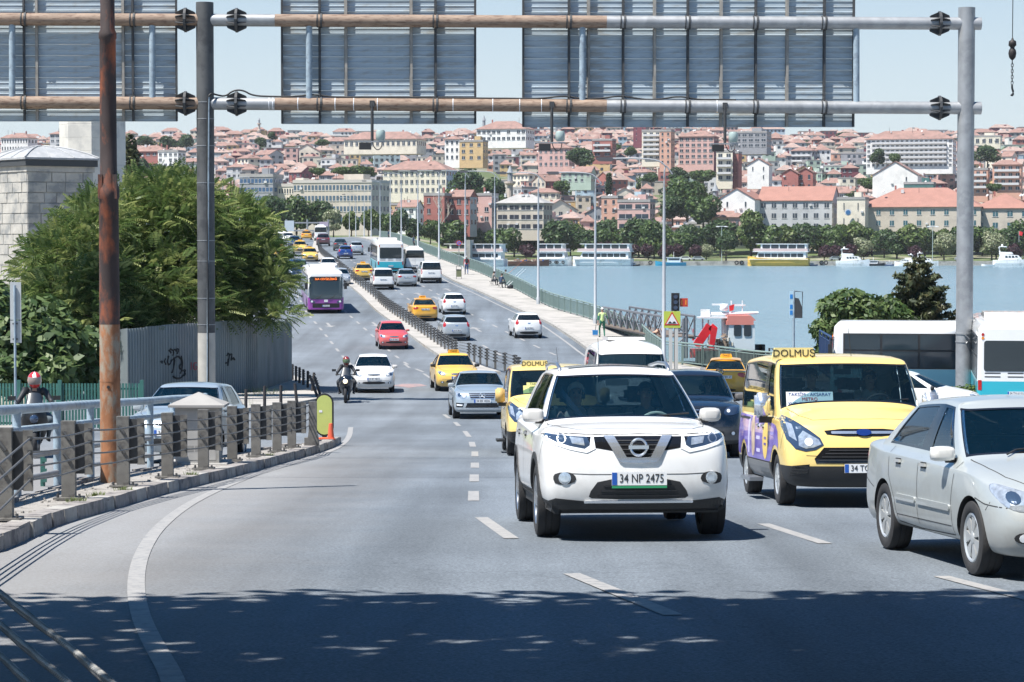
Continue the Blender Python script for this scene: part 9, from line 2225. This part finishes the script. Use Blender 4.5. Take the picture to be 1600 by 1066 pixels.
p,q_=wq(1105,491),wq(1185,489); MB().cyl(p,q_,.11,.07,n=8).build('boom',M_BW,wb_); p=wq(1125,476); MB().box(p,(.9,.12,.10)).build('radar_bar',M_BW,wb_); p=wq(1155,477); MB().box(p,(.7,.12,.10)).build('radar_bar',M_BW,wb_)
p=wq(1113,496); MB().box(p,(1.7,1.0,.08)).box(p+Vector((-.4,0,.25)),(.5,.4,.4)).build('top_deck',M_BW,wb_); MB().lathe([(.01,.3),(.2,.25),(.25,0),(.18,-.1)],10,c=wq(1131,483)).build('radome',M_BW,wb_,smooth=True)
p=wq(1139,478); MB().prism([(0,0),(.3,.1),(.25,-.25),(.02,-.3)],-.01,.01,f=lambda u,v,q:(p.x+u,p.y-.1+q,p.z+v)).build('flag',mat('flag_red',(.6,.02,.03)),wb_)
q=random.Random(8); m=MB(); c=wq(1128,538,-.6)
for i in range(90): m.box(c+Vector((q.gauss(0,.28),q.uniform(-.3,.3),q.gauss(0,.22))),(q.uniform(.05,.25),q.uniform(.05,.2),q.uniform(.05,.2)),q.uniform(0,3),m=q.choice([0,0,1]))
m.build('net_heap',[mat('net_heap',(.36,.27,.20)),mat('net_white',(.5,.48,.42),.9)],wb_,kind='stuff'); m=MB()
for x in (1150,1160,1170,1185,1190): p=wq(x,548); m.box(p,(.35,.5,.7))
m.build('dark_gear',M_BLK,wb_,kind='stuff')
gw=thing('steel_gangway','grey lattice steel gangway lying beyond the bridge parapet','gangway',tuple(P(1000,520,140))); o0=gw.location.copy()
A0,B0=P(942,480,152),P(1036,495,128); dn=Vector((0,0,-1.15)); sd=Vector((1.7,.4,0)); n=9; M_GW=mat('gangway_steel',(.17,.18,.20),.6,metal=.3,var=.2)
for off in (Vector((0,0,0)),sd):
 m=MB()
 a,b=A0+off,B0+off; m.tube([a-o0,b-o0],.07,5).tube([a+dn-o0,b+dn-o0],.07,5)
 for i in range(n+1):
  p=a.lerp(b,i/n); m.tube([p-o0,p+dn-o0],.06,5)
  if i<n: q_=a.lerp(b,(i+1)/n); m.tube([p-o0,q_+dn-o0],.035,4).tube([p+dn-o0,q_-o0],.035,4)
 m.build('side_truss',M_GW,gw)
dk=MB().box((0,0,0),(2.1,1.0,.05)).mesh('deck_board',mat('old_boards',(.15,.12,.10),.9,var=.3))
for i in range(26): p=A0.lerp(B0,(i+.5)/26)+sd*.5+dn+Vector((0,0,.08)); link('deck_board',dk,gw,p-o0,rz=.25)
m=MB();
for x,y0,y1 in ((1068,498,560),(1073,497,560)): m.cyl(P(x,y0,122)-o0,P(x,y1,122)-o0,.07,n=8)
m.cyl(P(1045,520,122)-o0,P(1075,520,122)-o0,.06,n=6); m.cyl(P(1048,500,122)-o0,P(1072,522,122)-o0,.05,n=6); m.cyl(P(1055,540,122)-o0,P(1073,524,122)-o0,.05,n=6); m.build('mooring_frame',M_GW,gw)
for px,py,lb in ((1190,555,'dark steel bollard box beside the work boat'),(1212,552,'dark bent frame on the quay in front of the water')):
 g=P(px,575,112); t=thing('mooring_rack',lb,'rack',(g.x,112,-6.1)); zt=P(px,py-8,112).z+6.1; MB().tube([(-.3,0,0),(-.3,0,zt),(-.1,0,zt-.06),(.3,0,zt-.1),(.32,0,zt-.5)],.05,6).tube([(-.1,0,0),(.05,0,zt-.4),(.3,0,zt-.1)],.04,5).build('frame',M_DSTEEL,t)
# ---------------------------------------------------------------- traffic
def hd(Y,front=True):
 """heading angle of the bridge road at Y; front = coming towards the viewer"""
 dx=(XM(Y+6)-XM(Y-6))/12 if Y>112 else (XM(124)-XM(112))/12*max(0,min(1,(Y-60)/52))
 return math.atan2(-1,-dx) if front else math.atan2(1,dx)
def seat_on_road(o,x,y,ang,half=1.3,dz=0):
 dy=math.sin(ang)*half; z1,z2=zroad(y+dy),zroad(y-dy); o.location=(x,y,(z1+z2)/2+dz+.008); o.rotation_euler=(0,-math.atan2(z1-z2,2*half),ang)
def put(o,px,py,L_,front=True,yaw=None,wb=2.6,ground=None):
 """stand the vehicle so that its end nearest to the viewer touches the road at this pixel"""
 g=G(px,py); a=hd(g.y,front) if yaw is None else yaw; f=1 if front else -1
 x=g.x-math.cos(a)*f*(L_/2-.35); y=g.y-math.sin(a)*f*(L_/2-.35); seat_on_road(o,x,y,a,wb/2); return o
def relabel(o,label,group=None,cat=None):
 o['label']=label
 if group: o['group']=group
 elif 'group' in o: del o['group']
 if cat: o['category']=cat
 return o
suv,_=make_suv()
fa=Vector((.93+.26,24.45)); ra=Vector((1.04,27.12));
def by_axles(o,f,r_,wb):
 f,r_=Vector(f),Vector(r_); d=(f-r_).normalized(); a=math.atan2(d.y,d.x); c=f-d*wb/2; seat_on_road(o,c.x,c.y,a,wb/2)
suv['label']='white sport utility vehicle with roof rails, nearest vehicle in the middle lane'
by_axles(suv,(1.185,24.45),(1.005,27.15),2.705); suv.scale=(1,1.01,1.035)
sal,_=make_saloon(); sal['label']='pale silver saloon car cut off by the right edge of the picture'
by_axles(sal,(3.9+.79,20.3),(3.56+.80,22.9),2.60)
mb1,_=make_minibus(True); relabel(mb1,'yellow minibus with purple wrap and DOLMUŞ roof sign, right of the white vehicle')
by_axles(mb1,(4.33,30.6),(4.22,33.5),2.93); mb1.scale=(1,1,.98)
mb2,_=make_minibus(False); relabel(mb2,'yellow minibus half hidden behind the nearest white vehicle')
put(mb2,868,714,4.94,wb=2.93,yaw=R(-88)); mb2.scale=(1,.97,.93)
lux=proto_luxury(); relabel(lux,'silver blue saloon car with a star grille, left of the yellow minibus'); put(lux,753,655,4.58,yaw=R(-86))
blk=proto_offroad(M_BLKP); relabel(blk,'black car between the nearest white vehicle and the yellow minibus'); put(blk,1088,716,4.6,yaw=R(-90.5))
hv=proto_highvan(); relabel(hv,'white high roof van with a roof air unit behind the nearest white vehicle'); put(hv,996,684,5.9,yaw=R(-87),wb=3.6)
taxi=proto_sedan(); relabel(taxi,'pale yellow taxi with round headlights, left of and behind the silver saloon')
sed=proto_plain_sedan(taxi)
hat=proto_hatch(); mpv=proto_mpv()
W2=lambda m:{M_WHT.name:m}; Y2=lambda m:{M_YEL.name:m}
put(taxi,715,612,4.5,yaw=R(-84))
def mk(src,label,px,py,L_,front,swap=None,cat=None,name=None,scale=None,yaw=None,wb=2.6,group=None):
 o=dup(src,swap=swap); relabel(o,label,group,cat); put(o,px,py,L_,front,yaw,wb)
 if name: o.name=name
 if scale: o.scale=scale
 return o
GT='yellow taxis on the bridge'
relabel(taxi,taxi['label'],GT)
mk(taxi,'yellow taxi seen from behind on the far right of the road, above the black car',1133,622,4.5,False,Y2(M_YELO),yaw=R(84),group=GT)
relabel(hat,'white hatchback beside the motorcyclist, coming towards the viewer'); put(hat,584,614,3.85,yaw=R(-86))
mk(hat,'faded red hatchback beside the median barrier',615,546,3.85,True,W2(M_REDP))
mk(taxi,'orange yellow taxi seen from behind, just right of the median barrier',664,502,4.5,False,Y2(M_YELO),group=GT)
mk(hat,'white hatchback seen from behind, farther of the two behind one another',710,492,3.85,False)
mk(hat,'silver hatchback seen from behind, directly below the white one',713,533,3.85,False,W2(M_SIL))
mk(hat,'white hatchback seen from behind alone in the right lane',826,529,3.85,False)
for ch in sed.children:
 for s_ in ch.material_slots:
  if s_.material and s_.material.name==M_YEL.name: s_.link='OBJECT'; s_.material=M_SIL
relabel(sed,'silver saloon seen from behind, right of the small white van'); put(sed,636,448,4.5,False)
Y3=lambda m:{M_SIL.name:m}
relabel(mpv,'small white van with dark rear window, seen from behind beside the barrier'); put(mpv,599,453,4.4,False)
mk(mpv,'white passenger van with high rear window, rightmost in the queue',674,443,4.7,False,scale=(1.05,1.06,1.08))
mk(hv,'white high roof minibus seen from behind, right of the turquoise bus',648,426,5.9,False,wb=3.6)
mk(taxi,'yellow taxi seen from behind, left of the turquoise bus',569,438,4.5,False,group=GT)
mk(hat,'dark blue hatchback seen from behind near the bridge crest',540,405,3.85,False,W2(M_BLUP))
mk(hat,'silver high hatchback seen from behind, right of the dark blue one',557,399,3.85,False,W2(M_SIL),scale=(1,1.0,1.08))
mk(sed,'dark grey saloon seen from behind near the crest',532,392,4.5,False,Y3(M_DGRY))
mk(blk,'maroon off road car seen from behind in front of the distant white minibus',505,385,4.6,False,{M_BLKP.name:M_MAR})
mk(hv,'distant white minibus seen from behind on the bridge crest',501,378,5.9,False,wb=3.6,scale=(1,1,1.0))
mk(taxi,'tiny orange taxi seen from behind on the crest beside the barrier',479,375,4.5,False,Y2(M_YELO),group=GT)
mk(taxi,'yellow taxi on the crest, nearer of the two by the barrier in left lanes',485,409,4.5,True,group=GT)
mk(taxi,'yellow taxi on the crest, right behind the nearer one',469,396,4.5,True,group=GT)
mk(sed,'dark blue saloon coming over the crest',460,387,4.5,True,Y3(M_NAVY)); mk(sed,'white saloon coming over the crest behind the dark blue one',450,379.5,4.5,True,Y3(M_WHT))
mk(blk,'dark off road car half hidden by the tree at the crest',430,384,4.6,True,{M_BLKP.name:M_DGRY}); mk(taxi,'yellow taxi half hidden by leaves at the left road edge',437,403,4.5,True,group=GT)
mk(mpv,'navy blue van behind the purple bus',466,440,4.6,True,W2(M_NAVY),scale=(1.02,1.04,1.06)); mk(mpv,'white van far back on the crest at the left',440,372.8,4.5,True)
mk(hat,'white car mostly hidden behind the purple bus roof',514,428,3.85,True); mk(hat,'silver car squeezed between the purple bus and the barrier',533,447,3.85,True,W2(M_SIL))
mk(hat,'silver hatchback turning at the grey cabinet on the left side street',270,724,3.85,True,W2(M_SILB),yaw=R(-94))
mk(sed,'white car roof behind the hedge in front of the turquoise bus',1522,655,4.5,True,Y3(M_WHT),yaw=R(-12))
M_PUR=mat('purple_paint',(.26,.05,.30),.3,coat=.6); M_TUR=mat('turquoise_paint',(.03,.42,.52),.35,coat=.6); M_TURP=mat('pale_turquoise_paint',(.35,.66,.70),.35,coat=.5)
bus,_=proto_bus('city_bus',12,2.5,3.0,M_PUR,M_WHT,None,'city'); relabel(bus,'white and purple city bus with an orange display, coming down the bridge'); put(bus,509,490,12,True,wb=6)
cb_,_=proto_bus('city_bus',11.5,2.5,3.1,M_TUR,M_WHT,None,'coach'); relabel(cb_,'white and turquoise bus seen from behind in the middle of the bridge queue'); put(cb_,610,428,11.5,False,wb=6)
b1=dup(cb_,swap={M_TUR.name:M_TURP}); relabel(b1,'parked white and turquoise bus seen from the side, in front of the conifer'); c=P(1528,0,92); b1.location=(c.x,92,zroad(92)+.01); b1.rotation_euler=(0,0,R(171)); b1.scale=(.95,.95,.93)
b2=dup(cb_); relabel(b2,'white and turquoise bus seen from behind at the right edge'); a=R(81); c=P(1592,0,80); b2.location=(c.x+math.cos(a)*5.7,80+math.sin(a)*5.7,zroad(85)+.01); b2.rotation_euler=(0,0,a)
# ---------------------------------------------------------------- two motorcycles and riders
def rider(moto_label,person_label,px,py,yaw,helmet,top,legs,fair,lit=True):
 g=G(px,py); a=R(yaw); x=g.x-math.cos(a)*.7; y=g.y-math.sin(a)*.7; m=make_motorcycle(moto_label,(x,y,zroad(y)+.01),a,fair=fair,group='motorcycles',lit=lit)
 pose=dict(hip=(-.26,0,.90),spine=(.52,0,.85),head=(.10,0,1),handL=(.38,.33,1.06),handR=(.38,-.33,1.06),elbL=(-.2,.55,-.8),elbR=(-.2,-.55,-.8),footL=(-.12,.25,.37),footR=(-.12,-.25,.37),kneeL=(1,.55,.2),kneeR=(1,-.55,.2))
 person(person_label,(x,y,zroad(y)+.01),a,pose,top,legs,helmet=helmet,gloves=M_BLK,bulk=1.22,group='motorcycle riders'); return m
M_JK=mat('black_jacket',(.02,.022,.028),.6,var=.2,scale=8); M_TR=mat('dark_trousers',(.03,.035,.045),.8)
rider('black sport motorcycle with a lit headlamp beside the white hatchback','person in black with a dark red helmet riding the motorcycle in the road centre',540,630,-89,(mat('dark_red_helmet',(.22,.03,.03),.2,coat=1),mat('visor',(.10,.16,.08),.1,coat=1)),M_JK,M_TR,M_BLKP)
rider('dark motorcycle waiting behind the tube railing at the left','person in a dark jacket with a red and white striped helmet on the left motorcycle',54,716,-80,(mat('red_helmet',(.62,.03,.03),.2,coat=1),mat('clear_visor',(.25,.20,.18),.1,coat=1),M_PLATE),M_JK,mat('jeans_grey',(.10,.13,.16),.8),M_BLK,False)
# ---------------------------------------------------------------- people on foot
M_VEST=mat('hi_vis_vest',(.55,.68,.30),.7); M_GRT=mat('green_work_trousers',(.02,.14,.09),.8)
g=G(941,527,.15); person('road sweeper in a pale yellow green vest and green trousers on the footway',tuple(g),R(100),dict(handR=(.25,-.42,.95),footL=(.12,.12,.08),footR=(-.1,-.12,.08)),M_VEST,M_GRT,sleeves=mat('green_shirt',(.03,.22,.12),.8),cap=mat('white_cap',(.7,.7,.68),.7))
bk=thing('dustpan','small blue dustpan on a stick beside the road sweeper','dustpan',tuple(G(930,525,.15))); MB().box((0,0,.2),(.30,.28,.28),top=(1.1,1.1)).build('pan',mat('bucket_blue',(.02,.2,.5),.4),bk); MB().cyl((0,0,.3),(.1,.1,1.0),.015,n=6).build('handle',M_BLK,bk)
g=G(729,429,.15); person('person in a red top and dark backpack walking on the bridge footway',tuple(g),R(98),dict(footL=(.2,.1,.08),footR=(-.15,-.1,.1)),mat('red_top',(.55,.04,.06),.8),mat('blue_jeans',(.04,.09,.22),.8),hair=mat('grey_hair',(.35,.33,.31),.7))
bp=thing('backpack','dark backpack on the back of the person in red','backpack',(g.x+.02,g.y-.16,g.z+1.28)); bm=bmesh.new(); bmesh.ops.create_cube(bm,size=1); bmesh.ops.scale(bm,vec=(.32,.18,.46),verts=bm.verts); bmesh.ops.bevel(bm,geom=bm.edges[:],offset=.06,segments=3,affect='EDGES'); me=bpy.data.meshes.new('bag'); bm.to_mesh(me); bm.free(); me.materials.append(M_JK); link('bag',me,bp)
MB().box((0,0,0),(.24,.12,.34),top=(.6,.6)).build('carrier_bag',mat('white_plastic_bag',(.6,.62,.62),.5),None,(g.x-.42,g.y,g.z+.65),label='white plastic carrier bag held by the person in red',cat='bag')
sit=dict(hip=(0,0,.42),spine=(.25,0,.95),footL=(.45,.16,.08),footR=(.42,-.16,.08),handL=(.42,.15,.62),handR=(.42,-.15,.62),kneeL=(.4,.2,1),kneeR=(.4,-.2,1))
for px,py,yaw,lb,tp in ((769,446,30,'angler in grey sitting leftmost by the parapet','(.16,.16,.15)'),(782,450,50,'angler in a dark blue jacket crouching between the fishing rods','(.03,.05,.10)'),(789,443,70,'angler in dark red beside the parapet, behind the dark blue one','(.15,.05,.07)')):
 g=G(px,py,.15); person(lb,tuple(g),R(yaw),sit,mat('cloth'+tp[1:4].replace('.','')+str(px),eval(tp),.85),M_TR,group='anglers on the bridge footway')
 st=thing('folding_stool','small folding stool under the '+lb.split(' by')[0].split(' beside')[0].split(' crouching')[0],'stool',tuple(g),R(yaw)); MB().box((-.02,0,.33),(.34,.34,.03)).cyl((-.17,-.15,0),(.13,-.15,.32),.012,n=5).cyl((.13,.15,0),(-.17,.15,.32),.012,n=5).cyl((-.17,.15,0),(.13,.15,.32),.012,n=5).cyl((.13,-.15,0),(-.17,-.15,.32),.012,n=5).build('seat',M_DGRY,st)
for i,(x0,y0,x1,y1,lb) in enumerate(((781,444,818,407,'orange fishing rod leaning over the parapet'),(790,450,818,419,'pale fishing rod, upper of the parallel pair'),(793,452,822,420,'pale fishing rod, lower of the parallel pair'))):
 a=G(x0,y0,.15)+Vector((0,0,.25)); Yp=a.y+1; b=P(x1,y1,a.y+4.5); t=thing('fishing_rod',lb,'fishing rod',tuple(a),group='fishing rods'); MB().cyl((0,0,0),b-a,.022,.008,n=5).build('rod',mat('rod_orange',(.5,.15,.06),.5) if i==0 else M_PLATE,t); MB().cyl((-.02,-.04,.1),(-.02,.04,.1),.05,n=8).build('reel',M_BLK,t)
g=G(797,451,.15); t=thing('fishing_bag','round dark fishing bag at the foot of the parapet','bag',tuple(g)); MB().lathe([(.01,.34),(.2,.32),(.26,.2),(.25,.02),(.01,0)],14).build('bag_body',M_JK,t,smooth=True)
for px,py,lb,tp in ((607,377,'person in dark blue standing on the footway at the crest','a'),(646,389,'person in dark clothes leaning on the parapet, left of the next one','b'),(655,389,'person in black leaning on the parapet behind the white minibus','c')):
 g=G(px,py,.15); person(lb,tuple(g),R(20),{},M_NAVY if tp!='c' else M_JK,M_TR,group='people near the bridge crest',fingers=False)
g=G(1020,548,.15); person('bare chested person bending by the railing beside the white van',(g.x,g.y,g.z),R(20),dict(spine=(.85,0,.5),hip=(0,0,.88),head=(.8,0,-.2),handL=(.6,.2,.55),handR=(.65,-.15,.5)),M_SKIN,M_TR,sleeves=M_SKIN,short=True)
def occupant(veh,lx,ly,lz,label,top,hair=M_HAIR,steer=False,H=1.66,cap=None):
 q=veh.matrix_world if False else (Matrix.Translation(veh.location)@veh.rotation_euler.to_matrix().to_4x4()); p=q@Vector((lx,ly,lz)); a=veh.rotation_euler.z
 pose=dict(hip=(0,0,.12),spine=(-.22,0,.97),head=(0,0,1),footL=(.72,.14,-.12),footR=(.72,-.14,-.12),kneeL=(.3,.1,1),kneeR=(.3,-.1,1))
 if steer: pose.update(handL=(.52,.16,.52),handR=(.52,-.16,.52),elbL=(-.1,.6,-.8),elbR=(-.1,-.6,-.8))
 else: pose.update(handL=(.40,.10,.20),handR=(.40,-.10,.20))
 person(label,tuple(p),a,pose,top,M_TR,hair=hair,H=H,group='people inside vehicles',fingers=steer)
bpy.context.view_layer.update()
M_SH1=mat('pale_shirt',(.45,.50,.52),.8); M_SC=mat('white_headscarf',(.62,.62,.6),.8)
occupant(suv,-.22,.38,.66,'bearded driver of the nearest white vehicle behind its windscreen',mat('grey_shirt',(.25,.24,.22),.8),steer=True); occupant(suv,-.22,-.38,.66,'passenger with a white headscarf in the nearest white vehicle',mat('pale_coat',(.42,.36,.36),.8),hair=M_SC)
occupant(mb1,.15,.48,.82,'driver of the purple wrapped minibus at the wheel',M_SH1,steer=True); occupant(mb1,.15,-.30,.84,'front passenger of the purple wrapped minibus beside the driver',mat('dark_shirt',(.08,.08,.1),.8)); occupant(mb1,-.85,-.62,.84,'second passenger of the purple wrapped minibus at the left window',mat('dark_shirt',(.08,.08,.1)))
occupant(mb2,.15,.48,.82,'driver of the half hidden yellow minibus',mat('dark_shirt',(.08,.08,.1)),steer=True)
occupant(lux,-.25,.36,.46,'driver of the silver blue saloon car',mat('grey_shirt',(.25,.24,.22)),steer=True); occupant(blk,-.2,.39,.60,'driver of the black car at its steering wheel',mat('grey_shirt',(.25,.24,.22)),steer=True); occupant(taxi,-.25,.36,.44,'driver of the yellow taxi behind the silver saloon',mat('dark_shirt',(.08,.08,.1)),steer=True); occupant(hat,-.25,.36,.44,'driver of the white hatchback beside the motorcyclist',mat('dark_shirt',(.08,.08,.1)),steer=True)
# ---------------------------------------------------------------- air: pale haze over the far shore
hz=MB().box((0,940,46),(2480,2960,118)).build('haze',None or mat('haze_air',(1,1,1)),kind='stuff')
m=_M['haze_air']; nt=m.node_tree; nt.nodes.remove(nt.nodes['Principled BSDF']); v=nt.nodes.new('ShaderNodeVolumePrincipled'); v.inputs['Color'].default_value=(.93,.96,1,1); v.inputs['Density'].default_value=.00007; v.inputs['Anisotropy'].default_value=.2
nt.links.new(v.outputs[0],nt.nodes['Material Output'].inputs['Volume'])
ORD=['leftmost','second','third','fourth','fifth','sixth','seventh','eighth']
gr={}
for o,px in REG: gr.setdefault(o['label'],[]).append((px,o.name,o))
for lb,L in gr.items():
 if len(L)>1:
  L.sort(key=lambda t:t[0])
  for i,(px,_,o) in enumerate(L): o['label']=(['left','right'] if len(L)==2 else ['left','middle','right'] if len(L)==3 else ORD)[i]+' '+lb
